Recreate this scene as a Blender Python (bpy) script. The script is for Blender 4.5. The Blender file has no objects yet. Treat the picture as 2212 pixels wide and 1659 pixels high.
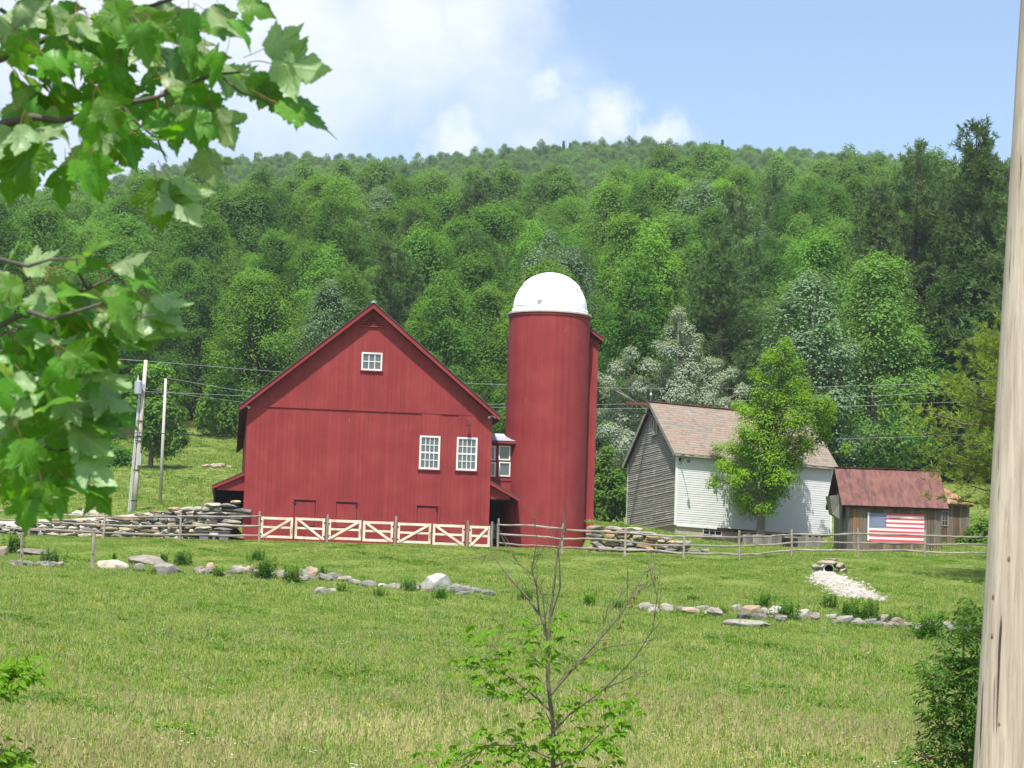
import bpy, bmesh, math, random
import numpy as np
from mathutils import Vector, Matrix

random.seed(7)
RNG = np.random.default_rng(7)
SC = bpy.context.scene
COL = SC.collection

# ------------------------------------------------------------------ camera
# the photograph is measured on a 2212 x 1659 grid; FPX is the focal length on it
W_, H_, FPX = 2212.0, 1659.0, 4900.0
PITCH, ROLL = math.radians(5.3), 0.033
FWD = Vector((0, math.cos(PITCH), math.sin(PITCH)))
_R0 = Vector((1, 0, 0))
_U0 = Vector((0, -math.sin(PITCH), math.cos(PITCH)))
RIGHT = _R0 * math.cos(ROLL) + _U0 * math.sin(ROLL)
UP = -_R0 * math.sin(ROLL) + _U0 * math.cos(ROLL)

cam_d = bpy.data.cameras.new('camera')
cam = bpy.data.objects.new('camera', cam_d)
COL.objects.link(cam)
cam.matrix_world = Matrix(((RIGHT.x, UP.x, -FWD.x, 0), (RIGHT.y, UP.y, -FWD.y, 0),
                           (RIGHT.z, UP.z, -FWD.z, 0), (0, 0, 0, 1)))
cam_d.sensor_width = 36.0
cam_d.lens = 36.0 * FPX / W_
cam_d.clip_start, cam_d.clip_end = 0.1, 20000
cam_d.dof.use_dof = True
cam_d.dof.focus_distance = 125
cam_d.dof.aperture_fstop = 17
SC.camera = cam

# ------------------------------------------------------------------ light, sky, exposure
SUN_TO = Vector((-0.065, -0.43, 1.0)).normalized()
SUN_EL = math.asin(SUN_TO.z)
SUN_AZ = math.atan2(SUN_TO.x, SUN_TO.y)
sun_d = bpy.data.lights.new('sun', 'SUN')
sun_d.energy = 5.0
sun_d.angle = math.radians(0.6)
sun_d.color = (1.0, 0.955, 0.88)
sun = bpy.data.objects.new('sun', sun_d)
COL.objects.link(sun)
sun.rotation_euler = SUN_TO.to_track_quat('Z', 'Y').to_euler()
SKY_STRENGTH, EXPOSURE, HAZE_D = 0.142, 0.6, 0.00012
SC.view_settings.view_transform = 'Standard'
SC.view_settings.look = 'None'
SC.view_settings.exposure = EXPOSURE
SC.view_settings.gamma = 1.0
SC.view_settings.use_curve_mapping = False
SC.cycles.max_bounces = 8
SC.cycles.diffuse_bounces = 3
SC.cycles.glossy_bounces = 2
SC.cycles.transmission_bounces = 4
SC.cycles.transparent_max_bounces = 4
SC.cycles.volume_bounces = 0
SC.cycles.use_denoising = True
SC.cycles.caustics_reflective = False
SC.cycles.caustics_refractive = False


def ray(px, py):
    d = FWD * FPX + RIGHT * (px - W_ / 2) - UP * (py - H_ / 2)
    return d / d.y


def P(px, py, Y):
    return ray(px, py) * Y


def hit(px, py, o, n):
    d = ray(px, py)
    return d * (Vector(o).dot(n) / d.dot(n))


def PX(x, y):          # picture column of a ground spot (roughly, for lateral interpolation)
    return W_ / 2 + FPX * x / y


class NB:
    """small helper that writes shader / geometry node graphs"""
    def __init__(s, tree):
        s.t, s.n, s.l = tree, tree.nodes, tree.links

    def add(s, typ, ins=None, **kw):
        nd = s.n.new(typ)
        for k, v in kw.items():
            setattr(nd, k, v)
        for k, v in (ins or {}).items():
            sock = nd.inputs[k]
            if isinstance(v, bpy.types.NodeSocket):
                s.l.new(v, sock)
            else:
                sock.default_value = v
        return nd

    def math(s, op, a, b=0.0, c=0.0, clamp=False):
        nd = s.n.new('ShaderNodeMath')
        nd.operation, nd.use_clamp = op, clamp
        for i, v in enumerate((a, b, c)):
            if isinstance(v, bpy.types.NodeSocket):
                s.l.new(v, nd.inputs[i])
            else:
                nd.inputs[i].default_value = v
        return nd.outputs[0]

    def vmath(s, op, a, b=(0, 0, 0)):
        nd = s.n.new('ShaderNodeVectorMath')
        nd.operation = op
        for i, v in enumerate((a, b)):
            if isinstance(v, bpy.types.NodeSocket):
                s.l.new(v, nd.inputs[i])
            else:
                nd.inputs[i].default_value = v
        return nd

    def mix(s, fac, a, b, blend='MIX'):
        nd = s.n.new('ShaderNodeMix')
        nd.data_type, nd.blend_type = 'RGBA', blend
        for i, v in ((0, fac), (6, a), (7, b)):
            if isinstance(v, bpy.types.NodeSocket):
                s.l.new(v, nd.inputs[i])
            else:
                if i and len(v) == 3:
                    v = (*v, 1)
                nd.inputs[i].default_value = v
        return nd.outputs[2]

    def noise(s, vec, scale, detail=3.0, rough=0.55, dist=0.0):
        nd = s.add('ShaderNodeTexNoise', {'Scale': scale, 'Detail': detail, 'Roughness': rough, 'Distortion': dist})
        if vec is not None:
            s.l.new(vec, nd.inputs['Vector'])
        return nd.outputs[0]

    def ramp(s, fac, stops):
        nd = s.n.new('ShaderNodeValToRGB')
        cr = nd.color_ramp
        while len(cr.elements) < len(stops):
            cr.elements.new(0.5)
        for e, (p, c) in zip(cr.elements, stops):
            e.position = p
            e.color = (c, c, c, 1) if isinstance(c, (int, float)) else (*c, 1)
        s.l.new(fac, nd.inputs[0])
        return nd.outputs[0]

    def map(s, fac, a, b, c=0.0, d=1.0, smooth=False):
        nd = s.add('ShaderNodeMapRange', {'From Min': a, 'From Max': b, 'To Min': c, 'To Max': d})
        if smooth:
            nd.interpolation_type = 'SMOOTHSTEP'
        s.l.new(fac, nd.inputs[0])
        return nd.outputs[0]

    def scale(s, vec, sc):
        nd = s.add('ShaderNodeMapping')
        nd.inputs['Scale'].default_value = sc
        s.l.new(vec, nd.inputs['Vector'])
        return nd.outputs[0]


# ---- world: physical sky with summer clouds
world = bpy.data.worlds.new('World')
SC.world = world
world.use_nodes = True
world.cycles.sampling_method = 'MANUAL'
world.cycles.sample_map_resolution = 256
wb = NB(world.node_tree)
wb.n.clear()
sky = wb.add('ShaderNodeTexSky', sky_type='NISHITA', sun_disc=False, sun_elevation=SUN_EL, sun_rotation=SUN_AZ)
sky.altitude = 500
sky.air_density = 1.0
sky.dust_density = 2.4
sky.ozone_density = 1.4
tc = wb.add('ShaderNodeTexCoord')
D = wb.vmath('NORMALIZE', tc.outputs['Generated']).outputs[0]
warp = wb.add('ShaderNodeTexNoise', {'Scale': 18.0, 'Detail': 6.0, 'Roughness': 0.6})
wb.l.new(D, warp.inputs['Vector'])
warpv = wb.vmath('MULTIPLY', wb.vmath('SUBTRACT', warp.outputs[1], (0.5, 0.5, 0.5)).outputs[0], (0.05, 0.05, 0.05)).outputs[0]
warp2 = wb.add('ShaderNodeTexNoise', {'Scale': 60.0, 'Detail': 5.0, 'Roughness': 0.6})
wb.l.new(D, warp2.inputs['Vector'])
warpv2 = wb.vmath('MULTIPLY', wb.vmath('SUBTRACT', warp2.outputs[1], (0.5, 0.5, 0.5)).outputs[0], (0.022, 0.022, 0.022)).outputs[0]
DW = wb.vmath('ADD', wb.vmath('ADD', D, warpv).outputs[0], warpv2).outputs[0]


def cloud_blobs(blobs):
    acc = None
    for bx, by, r, soft, amt in blobs:
        c = ray(bx, by).normalized()
        dist = wb.vmath('DISTANCE', DW, tuple(c)).outputs['Value']
        rr = r / FPX
        m = wb.map(dist, rr, rr * soft, 0.0, amt, True)
        acc = m if acc is None else wb.math('MAXIMUM', acc, m)
    return acc


bank = cloud_blobs([(620, 60, 470, 0.1, 0.97), (860, 70, 330, 0.1, 0.92), (250, -60, 620, 0.2, 0.97), (1020, 60, 230, 0.1, 0.85),
                    (1060, 170, 260, 0.0, 0.6), (1150, 200, 230, 0.0, 0.5), (100, 420, 500, 0.2, 0.6), (650, 260, 330, 0.0, 0.4), (1130, 20, 150, 0.0, 0.6)])
puffs = cloud_blobs([(1180, 150, 75, 0.1, 0.85), (1105, 195, 62, 0.1, 0.8), (1325, 240, 105, 0.15, 0.95), (1275, 275, 90, 0.1, 0.9), (1466, 292, 75, 0.1, 0.9), (1420, 300, 60, 0.1, 0.7),
                     (1010, 318, 110, 0.1, 0.9), (1220, 225, 120, 0.0, 0.6), (1160, 280, 110, 0.0, 0.6), (1230, 130, 90, 0.0, 0.45)])
gen = wb.noise(wb.scale(D, (3.2, 3.2, 5.0)), 1.0, 7.0, 0.6)
elev = wb.add('ShaderNodeSeparateXYZ')
wb.l.new(D, elev.inputs[0])
# scattered cumulus over the rest of the sky
away = wb.map(wb.vmath('DISTANCE', D, tuple(ray(1250, 300).normalized())).outputs['Value'], 0.28, 0.6, 0.0, 1.0, True)
gen_m = wb.math('MULTIPLY', wb.map(gen, 0.54, 0.66, 0.0, 0.9, True), away)
cm = wb.math('MAXIMUM', wb.math('MAXIMUM', bank, puffs), gen_m)
ragged = wb.map(wb.noise(wb.scale(D, (9, 9, 16)), 2.2, 8.0, 0.62), 0.25, 0.6, 0.72, 1.0)
cm = wb.math('MULTIPLY', cm, ragged)
tint = wb.noise(wb.scale(D, (6, 6, 12)), 2.0, 5.0, 0.6)
ccol = wb.mix(tint, (4.4, 4.75, 5.3), (5.1, 5.2, 5.4))
skyc = wb.mix(cm, sky.outputs[0], ccol)
bgn = wb.add('ShaderNodeBackground', {'Color': skyc, 'Strength': SKY_STRENGTH})
wo = wb.add('ShaderNodeOutputWorld', {'Surface': bgn.outputs[0]})


# ------------------------------------------------------------------ object helpers
def tag(o, label=None, cat=None, group=None, kind=None):
    if label: o['label'] = label
    if cat: o['category'] = cat
    if group: o['group'] = group
    if kind: o['kind'] = kind
    return o


def thing(name, loc, label, cat, rz=0.0, group=None):
    o = bpy.data.objects.new(name, None)
    o.empty_display_size = 0.3
    o.location = loc
    o.rotation_euler = (0, 0, rz)
    COL.objects.link(o)
    return tag(o, label, cat, group)


def fast_mesh(name, V, Fq, mats, mi=None, smooth=False, attrs=None):
    """V (n,3) array; Fq (m,k) array of equal-sized faces"""
    me = bpy.data.meshes.new(name)
    V = np.asarray(V, dtype=np.float32)
    Fq = np.asarray(Fq, dtype=np.int32)
    k = Fq.shape[1]
    me.vertices.add(len(V))
    me.vertices.foreach_set('co', V.ravel())
    me.loops.add(Fq.size)
    me.loops.foreach_set('vertex_index', Fq.ravel())
    me.polygons.add(len(Fq))
    me.polygons.foreach_set('loop_start', np.arange(0, Fq.size, k, dtype=np.int32))
    me.polygons.foreach_set('loop_total', np.full(len(Fq), k, dtype=np.int32))
    if mi is not None:
        me.polygons.foreach_set('material_index', np.asarray(mi, dtype=np.int32))
    if smooth:
        me.polygons.foreach_set('use_smooth', np.ones(len(Fq), dtype=bool))
    for m in (mats if isinstance(mats, (list, tuple)) else [mats]):
        me.materials.append(m)
    for an, (dom, arr) in (attrs or {}).items():
        a = me.attributes.new(an, 'FLOAT', dom)
        a.data.foreach_set('value', np.asarray(arr, dtype=np.float32))
    me.update(calc_edges=True)
    me.validate()
    return me


def link(name, me, parent=None, color=None):
    o = bpy.data.objects.new(name, me)
    COL.objects.link(o)
    if parent is not None:
        o.parent = parent
    if color is not None:
        o.color = (*color, 1)
    return o


class MB:
    def __init__(s):
        s.v, s.f, s.m = [], [], []

    def add(s, vs, fs, m=0):
        b = len(s.v)
        s.v += [tuple(x) for x in vs]
        s.f += [tuple(i + b for i in f) for f in fs]
        s.m += [m] * len(fs)
        return s

    def hexa(s, p, m=0):     # p: 4 bottom (ccw from above), 4 top
        return s.add(p, [(3, 2, 1, 0), (4, 5, 6, 7), (0, 1, 5, 4), (1, 2, 6, 5), (2, 3, 7, 6), (3, 0, 4, 7)], m)

    def box(s, x0, y0, z0, x1, y1, z1, m=0):
        return s.hexa([(x0, y0, z0), (x1, y0, z0), (x1, y1, z0), (x0, y1, z0),
                       (x0, y0, z1), (x1, y0, z1), (x1, y1, z1), (x0, y1, z1)], m)

    def bar(s, a, b, w, h, m=0, up=(0, 0, 1)):
        a, b = Vector(a), Vector(b)
        d = (b - a).normalized()
        sx = d.cross(Vector(up))
        if sx.length < 1e-4: sx = d.cross(Vector((0, 1, 0)))
        sx = sx.normalized() * (w / 2)
        sz = sx.cross(d).normalized() * (h / 2)
        p = [a - sx - sz, a + sx - sz, b + sx - sz, b - sx - sz, a - sx + sz, a + sx + sz, b + sx + sz, b - sx + sz]
        return s.hexa(p, m)

    def prism_y(s, poly, y0, y1, m=0):   # poly in (x,z), extruded along y
        n = len(poly)
        vs = [(x, y0, z) for x, z in poly] + [(x, y1, z) for x, z in poly]
        fs = [tuple(range(n)), tuple(range(2 * n - 1, n - 1, -1))]
        fs += [(i, i + n, (i + 1) % n + n, (i + 1) % n) for i in range(n)]
        return s.add(vs, fs, m)

    def tube(s, pts, rad, n=6, m=0, cap=True, wob=0.0):
        pts = [Vector(p) for p in pts]
        if not hasattr(rad, '__len__'): rad = [rad] * len(pts)
        b = len(s.v)
        for i, p in enumerate(pts):
            d = (pts[min(i + 1, len(pts) - 1)] - pts[max(i - 1, 0)]).normalized()
            u = d.cross(Vector((0.13, 0.99, 0.05)))
            if u.length < 0.05: u = d.cross(Vector((1, 0, 0)))
            u.normalize()
            w = d.cross(u)
            for k in range(n):
                a = 2 * math.pi * k / n
                r = rad[i] * (1 + (random.uniform(-wob, wob) if wob else 0))
                s.v.append(tuple(p + u * (math.cos(a) * r) + w * (math.sin(a) * r)))
        for i in range(len(pts) - 1):
            for k in range(n):
                s.f.append((b + i * n + k, b + i * n + (k + 1) % n, b + (i + 1) * n + (k + 1) % n, b + (i + 1) * n + k))
                s.m.append(m)
        if cap:
            s.f += [tuple(b + k for k in range(n))[::-1], tuple(b + (len(pts) - 1) * n + k for k in range(n))]
            s.m += [m, m]
        return s

    def mesh(s, name, mats, smooth=False, xf=None):
        me = bpy.data.meshes.new(name)
        vs = [xf(v) for v in s.v] if xf else s.v
        me.from_pydata(vs, [], s.f)
        for m in (mats if isinstance(mats, (list, tuple)) else [mats]):
            me.materials.append(m)
        if any(s.m):
            me.polygons.foreach_set('material_index', s.m)
        if smooth:
            me.polygons.foreach_set('use_smooth', [True] * len(s.f))
        me.update()
        return me

    def build(s, name, mats, parent=None, smooth=False, xf=None, color=None, kind=None):
        o = link(name, s.mesh(name, mats, smooth, xf), parent, color)
        if kind: o['kind'] = kind
        return o


# ------------------------------------------------------------------ materials
M = {}


def new_mat(name):
    m = bpy.data.materials.new(name)
    m.use_nodes = True
    nb = NB(m.node_tree)
    nb.n.clear()
    out = nb.add('ShaderNodeOutputMaterial')
    bs = nb.add('ShaderNodeBsdfPrincipled')
    nb.l.new(bs.outputs[0], out.inputs[0])
    M[name] = m
    return m, nb, bs, out


def setc(nb, bs, col, rough=0.8, spec=0.3, metal=0.0):
    if isinstance(col, bpy.types.NodeSocket):
        nb.l.new(col, bs.inputs['Base Color'])
    else:
        bs.inputs['Base Color'].default_value = (*col, 1)
    if isinstance(rough, bpy.types.NodeSocket):
        nb.l.new(rough, bs.inputs['Roughness'])
    else:
        bs.inputs['Roughness'].default_value = rough
    bs.inputs['Specular IOR Level'].default_value = spec
    bs.inputs['Metallic'].default_value = metal


def bump(nb, bs, h, strength=0.4, dist=0.02):
    b = nb.add('ShaderNodeBump', {'Strength': strength, 'Distance': dist, 'Height': h})
    nb.l.new(b.outputs[0], bs.inputs['Normal'])


def plain(name, col, rough=0.7, var=0.15, scale=3.0, spec=0.3, metal=0.0):
    m, nb, bs, _ = new_mat(name)
    t = nb.add('ShaderNodeTexCoord')
    n = nb.noise(t.outputs['Object'], scale, 5.0, 0.6)
    c = nb.mix(n, tuple(x * (1 - var) for x in col), tuple(min(1, x * (1 + var)) for x in col))
    setc(nb, bs, c, rough, spec, metal)
    return m


def wood(name, cols, grain=(40, 40, 1.2), var=0.5, rough=0.85, spec=0.2, perobj=0.35, knots=None):
    """boards: grain runs along local z; colour differs a little from board to board"""
    m, nb, bs, _ = new_mat(name)
    t = nb.add('ShaderNodeTexCoord')
    oi = nb.add('ShaderNodeObjectInfo')
    off = nb.vmath('ADD', t.outputs['Object'], (0, 0, 0))
    rnd = nb.add('ShaderNodeCombineXYZ', {'X': nb.math('MULTIPLY', oi.outputs['Random'], 37.0), 'Y': 0.0, 'Z': nb.math('MULTIPLY', oi.outputs['Random'], 91.0)})
    nb.l.new(rnd.outputs[0], off.inputs[1])
    g = nb.noise(nb.scale(off.outputs[0], grain), 1.0, 6.0, 0.65)
    big = nb.noise(nb.scale(off.outputs[0], (1.2, 1.2, 0.45)), 1.0, 4.0, 0.6)
    f = nb.map(g, 0.5 - var / 2, 0.5 + var / 2)
    c = nb.mix(f, cols[0], cols[1])
    if len(cols) > 2:
        c = nb.mix(nb.map(big, 0.46, 0.66, 0, 1, True), c, cols[2])
    pv = nb.map(oi.outputs['Random'], 0, 1, 1 - perobj, 1 + perobj * 0.6)
    hsv = nb.add('ShaderNodeHueSaturation', {'Value': pv, 'Color': c})
    setc(nb, bs, hsv.outputs[0], rough, spec)
    bump(nb, bs, g, 0.35, 0.01)
    return m


def leafmat(name, c_lo, c_hi, trans=0.35, objcol=True, rough=0.7, spec=0.1, noise_scale=0.6):
    """foliage: reflecting and letting light through; colour differs from leaf to leaf and tree to tree"""
    m, nb, bs, out = new_mat(name)
    geo = nb.add('ShaderNodeNewGeometry')
    oi = nb.add('ShaderNodeObjectInfo')
    n = nb.noise(geo.outputs['Position'], noise_scale, 3.0, 0.6)
    fac = nb.math('ADD', nb.math('MULTIPLY', geo.outputs['Random Per Island'], 0.25), nb.math('MULTIPLY', n, 0.85), clamp=True)
    c = nb.mix(fac, c_lo, c_hi)
    if objcol:
        c = nb.mix(1.0, c, oi.outputs['Color'], 'MULTIPLY')
    pv = nb.math('MULTIPLY', nb.map(oi.outputs['Random'], 0, 1, 0.82, 1.18), nb.map(nb.noise(geo.outputs['Position'], 0.045, 2.0, 0.5), 0.35, 0.65, 0.78, 1.2))
    hsv = nb.add('ShaderNodeHueSaturation', {'Value': pv, 'Color': c})
    c = hsv.outputs[0]
    setc(nb, bs, c, rough, spec)
    tr = nb.add('ShaderNodeBsdfTranslucent')
    tc_ = nb.mix(1.0, c, (1.25, 1.3, 0.55), 'MULTIPLY')
    nb.l.new(tc_, tr.inputs['Color'])
    mx = nb.add('ShaderNodeMixShader', {0: trans})
    nb.l.new(bs.outputs[0], mx.inputs[1])
    nb.l.new(tr.outputs[0], mx.inputs[2])
    nb.l.new(mx.outputs[0], out.inputs[0])
    return m


# red barn paint
m, nb, bs, _ = new_mat('red_paint')
t = nb.add('ShaderNodeTexCoord'); oi = nb.add('ShaderNodeObjectInfo')
geo = nb.add('ShaderNodeNewGeometry')
streak = nb.noise(nb.scale(geo.outputs['Position'], (5, 5, 0.25)), 1.0, 6.0, 0.65)
blot = nb.noise(geo.outputs['Position'], 0.8, 5.0, 0.6)
c = nb.mix(streak, (0.225, 0.028, 0.030), (0.275, 0.036, 0.038))
c = nb.mix(nb.map(blot, 0.4, 0.75), c, (0.305, 0.048, 0.048))
chip = nb.noise(nb.scale(geo.outputs['Position'], (9, 9, 1.1)), 1.0, 3.0, 0.5)
c = nb.mix(nb.map(chip, 0.755, 0.77), c, (0.5, 0.2, 0.16))
hsv = nb.add('ShaderNodeHueSaturation', {'Value': nb.map(oi.outputs['Random'], 0, 1, 0.92, 1.07), 'Color': c})
setc(nb, bs, hsv.outputs[0], 0.75, 0.25)
bump(nb, bs, nb.noise(nb.scale(t.outputs['Object'], (60, 60, 2)), 1.0, 4.0), 0.25, 0.01)

plain('dark_metal', (0.075, 0.08, 0.085), 0.5, 0.2, 2.0, 0.5)
plain('grey_metal', (0.42, 0.46, 0.5), 0.4, 0.12, 2.0, 0.5, 0.3)
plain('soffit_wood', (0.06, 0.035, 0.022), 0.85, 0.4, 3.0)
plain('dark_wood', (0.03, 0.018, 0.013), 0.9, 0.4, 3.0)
plain('white_paint', (0.76, 0.76, 0.73), 0.5, 0.06, 6.0)
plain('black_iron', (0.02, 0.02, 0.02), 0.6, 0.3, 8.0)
plain('dome_white', (0.8, 0.81, 0.82), 0.45, 0.04, 1.0)
plain('rim_white', (0.6, 0.58, 0.52), 0.7, 0.35, 5.0)
plain('vent_grey', (0.3, 0.32, 0.36), 0.6, 0.1)
plain('foundation', (0.42, 0.37, 0.27), 0.95, 0.2, 2.0)
plain('plaque', (0.5, 0.5, 0.48), 0.7, 0.2, 10)
plain('galvanised', (0.45, 0.48, 0.52), 0.45, 0.15, 6, 0.5, 0.4)
plain('wire', (0.32, 0.33, 0.33), 0.5, 0.1)
plain('wire_dark', (0.03, 0.03, 0.03), 0.6, 0.1)
plain('pipe_white', (0.72, 0.72, 0.7), 0.5, 0.1)
plain('bark', (0.11, 0.09, 0.07), 0.95, 0.5, 6)
plain('bark_pale', (0.36, 0.33, 0.28), 0.9, 0.4, 6)
plain('bark_grey', (0.2, 0.175, 0.15), 0.95, 0.4, 9)
plain('twig', (0.13, 0.11, 0.085), 0.9, 0.35, 12)
plain('twig_brown', (0.2, 0.13, 0.08), 0.9, 0.35, 12)

m, nb, bs, _ = new_mat('glass')
setc(nb, bs, (0.10, 0.115, 0.125), 0.06, 0.9)
m, nb, bs, _ = new_mat('glass_dark')
setc(nb, bs, (0.02, 0.022, 0.025), 0.12, 0.6)

wood('gate_wood', [(0.66, 0.57, 0.44), (0.80, 0.74, 0.64), (0.62, 0.48, 0.32)], (3, 30, 30), 0.5, 0.8, 0.2, 0.12)
wood('rail_wood', [(0.16, 0.135, 0.115), (0.42, 0.38, 0.33), (0.33, 0.28, 0.22)], (2.2, 26, 26), 0.45, 0.9, 0.2, 0.2)
wood('post_wood', [(0.19, 0.155, 0.125), (0.42, 0.37, 0.31)], (26, 26, 2.0), 0.45, 0.9, 0.2, 0.2)
wood('shed_wood', [(0.06, 0.048, 0.038), (0.25, 0.215, 0.175), (0.21, 0.115, 0.05)], (26, 26, 1.0), 0.4, 0.9, 0.2, 0.4)
wood('grey_board', [(0.09, 0.083, 0.075), (0.33, 0.31, 0.285)], (26, 26, 1.0), 0.5, 0.9, 0.2, 0.35)
wood('pole_far_wood', [(0.44, 0.42, 0.38), (0.64, 0.62, 0.58), (0.56, 0.46, 0.34)], (18, 18, 0.6), 0.5, 0.85, 0.2, 0.1)

# weathered clapboard, white clapboard: row-to-row change comes from an attribute on each board
for nm, ca, cb, cc in (('clap_grey', (0.19, 0.175, 0.15), (0.42, 0.40, 0.36), (0.54, 0.52, 0.48)), ('clap_white', (0.62, 0.62, 0.615), (0.70, 0.705, 0.71), (0.56, 0.55, 0.53))):
    m, nb, bs, _ = new_mat(nm)
    t = nb.add('ShaderNodeTexCoord')
    geo = nb.add('ShaderNodeNewGeometry')
    g = nb.noise(nb.scale(t.outputs['Object'], (1.5, 1.5, 40)), 1.0, 5.0, 0.65)
    big = nb.noise(t.outputs['Object'], 1.3, 5.0, 0.6)
    c = nb.mix(nb.map(g, 0.3, 0.7), ca, cb)
    c = nb.mix(nb.map(big, 0.55, 0.75), c, cc)
    c = nb.mix(nb.math('MULTIPLY', geo.outputs['Random Per Island'], 0.35), c, ca)
    setc(nb, bs, c, 0.8, 0.25)

# asphalt shingles, faded pink and buff
m, nb, bs, _ = new_mat('shingle')
geo = nb.add('ShaderNodeNewGeometry')
t = nb.add('ShaderNodeTexCoord')
big = nb.noise(t.outputs['Object'], 0.55, 4.0, 0.65)
c = nb.ramp(geo.outputs['Random Per Island'], [(0.0, (0.175, 0.155, 0.13)), (0.4, (0.225, 0.195, 0.16)), (0.65, (0.24, 0.195, 0.16)), (0.85, (0.265, 0.175, 0.135)), (1.0, (0.24, 0.23, 0.20))])
c = nb.mix(nb.map(big, 0.5, 0.7, 0, 0.45), c, (0.28, 0.155, 0.105))
lich = nb.noise(t.outputs['Object'], 7.0, 5.0, 0.7)
c = nb.mix(nb.map(lich, 0.5, 0.75, 0, 0.7), c, (0.30, 0.29, 0.24))
setc(nb, bs, c, 0.95, 0.15)
bump(nb, bs, nb.noise(t.outputs['Object'], 60.0, 2.0), 0.4, 0.02)

# rusty sheet metal
for nm, c1, c2, c3 in (('rust_red', (0.13, 0.046, 0.032), (0.19, 0.09, 0.072), (0.055, 0.028, 0.028)), ('rust_tan', (0.26, 0.13, 0.06), (0.36, 0.23, 0.13), (0.17, 0.065, 0.035))):
    m, nb, bs, _ = new_mat(nm)
    t = nb.add('ShaderNodeTexCoord')
    a = nb.noise(nb.scale(t.outputs['Object'], (1.6, 0.7, 0.7)), 1.4, 6.0, 0.65, 0.6)
    b = nb.noise(nb.scale(t.outputs['Object'], (3.0, 0.8, 0.8)), 1.0, 6.0, 0.7, 0.4)
    fine = nb.noise(t.outputs['Object'], 14.0, 5.0, 0.7)
    c = nb.mix(nb.map(a, 0.3, 0.7), c1, c2)
    c = nb.mix(nb.map(b, 0.46, 0.62, 0, 0.9), c, c3)
    c = nb.mix(nb.map(fine, 0.35, 0.75, 0, 0.35), c, c1)
    setc(nb, bs, c, 0.7, 0.3)
    bump(nb, bs, fine, 0.2, 0.02)

# field stone; the tint of each stone is its object colour
m, nb, bs, _ = new_mat('stone')
t = nb.add('ShaderNodeTexCoord'); oi = nb.add('ShaderNodeObjectInfo')
off = nb.vmath('ADD', t.outputs['Object'], (0, 0, 0))
rv = nb.add('ShaderNodeCombineXYZ', {'X': nb.math('MULTIPLY', oi.outputs['Random'], 50.0), 'Y': nb.math('MULTIPLY', oi.outputs['Random'], 23.0), 'Z': 0.0})
nb.l.new(rv.outputs[0], off.inputs[1])
a = nb.noise(off.outputs[0], 2.2, 6.0, 0.65)
b = nb.noise(nb.scale(off.outputs[0], (1.5, 1.5, 6)), 1.5, 5.0, 0.65)
lich = nb.noise(off.outputs[0], 5.0, 4.0, 0.6)
c = nb.mix(nb.map(a, 0.3, 0.7), (0.62, 0.6, 0.57), (1.15, 1.12, 1.06))
c = nb.mix(1.0, c, oi.outputs['Color'], 'MULTIPLY')
c = nb.mix(nb.map(b, 0.6, 0.75, 0, 0.5), c, (0.16, 0.14, 0.12))
c = nb.mix(nb.map(lich, 0.62, 0.7, 0, 0.45), c, (0.5, 0.52, 0.46))
setc(nb, bs, c, 0.9, 0.2)
bump(nb, bs, nb.math('ADD', a, b), 0.6, 0.05)

leafmat('leaf_forest', (0.07, 0.155, 0.034), (0.165, 0.315, 0.062), 0.5)
leafmat('leaf_far', (0.07, 0.145, 0.038), (0.165, 0.295, 0.068), 0.5)
leafmat('leaf_silver', (0.24, 0.29, 0.22), (0.42, 0.47, 0.39), 0.3, True, 0.6)
leafmat('leaf_young', (0.105, 0.23, 0.013), (0.25, 0.41, 0.03), 0.45)
leafmat('needle', (0.06, 0.125, 0.045), (0.155, 0.24, 0.085), 0.3)
leafmat('needle_young', (0.15, 0.24, 0.026), (0.32, 0.42, 0.065), 0.35)
leafmat('weed_leaf', (0.06, 0.15, 0.016), (0.15, 0.29, 0.04), 0.4)
leafmat('sapling_leaf', (0.07, 0.18, 0.012), (0.18, 0.33, 0.03), 0.4)
leafmat('shrub_leaf', (0.025, 0.07, 0.01), (0.09, 0.18, 0.03), 0.3)
leafmat('dry_leaf', (0.14, 0.06, 0.025), (0.25, 0.12, 0.05), 0.2)

# meadow grass blades; patches of dry seed heads and of lush green by place
m, nb, bs, out = new_mat('grass_blade')
geo = nb.add('ShaderNodeNewGeometry'); oi = nb.add('ShaderNodeObjectInfo')
sx = nb.add('ShaderNodeSeparateXYZ'); nb.l.new(geo.outputs['Position'], sx.inputs[0])
flat = nb.add('ShaderNodeCombineXYZ', {'X': sx.outputs[0], 'Y': nb.math('MULTIPLY', sx.outputs[1], 0.5), 'Z': 0.0}).outputs[0]
p1 = nb.noise(flat, 0.16, 5.0, 0.62)
p2 = nb.noise(flat, 0.75, 4.0, 0.6)
dry = nb.math('ADD', nb.math('MULTIPLY', p1, 0.65), nb.math('MULTIPLY', p2, 0.35))
near = nb.map(sx.outputs[1], 30, 50, 0.02, 0.0)      # unmown hay near the road has more ripe seed heads
dry = nb.math('ADD', dry, near)
g = nb.mix(oi.outputs['Random'], (0.245, 0.315, 0.065), (0.375, 0.435, 0.12))
p4 = nb.noise(flat, 2.6, 3.0, 0.6)
g = nb.mix(nb.map(p2, 0.38, 0.62), nb.mix(1.0, g, (0.72, 0.86, 0.78), 'MULTIPLY'), g)
g = nb.mix(nb.map(p4, 0.36, 0.6), nb.mix(1.0, g, (0.84, 0.92, 0.86), 'MULTIPLY'), g)
d = nb.mix(oi.outputs['Random'], (0.42, 0.40, 0.15), (0.55, 0.49, 0.24))
dm = nb.map(nb.math('ADD', dry, nb.math('MULTIPLY', nb.math('SUBTRACT', oi.outputs['Random'], 0.5), 0.12)), 0.55, 0.76, 0, 0.65, True)
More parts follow.
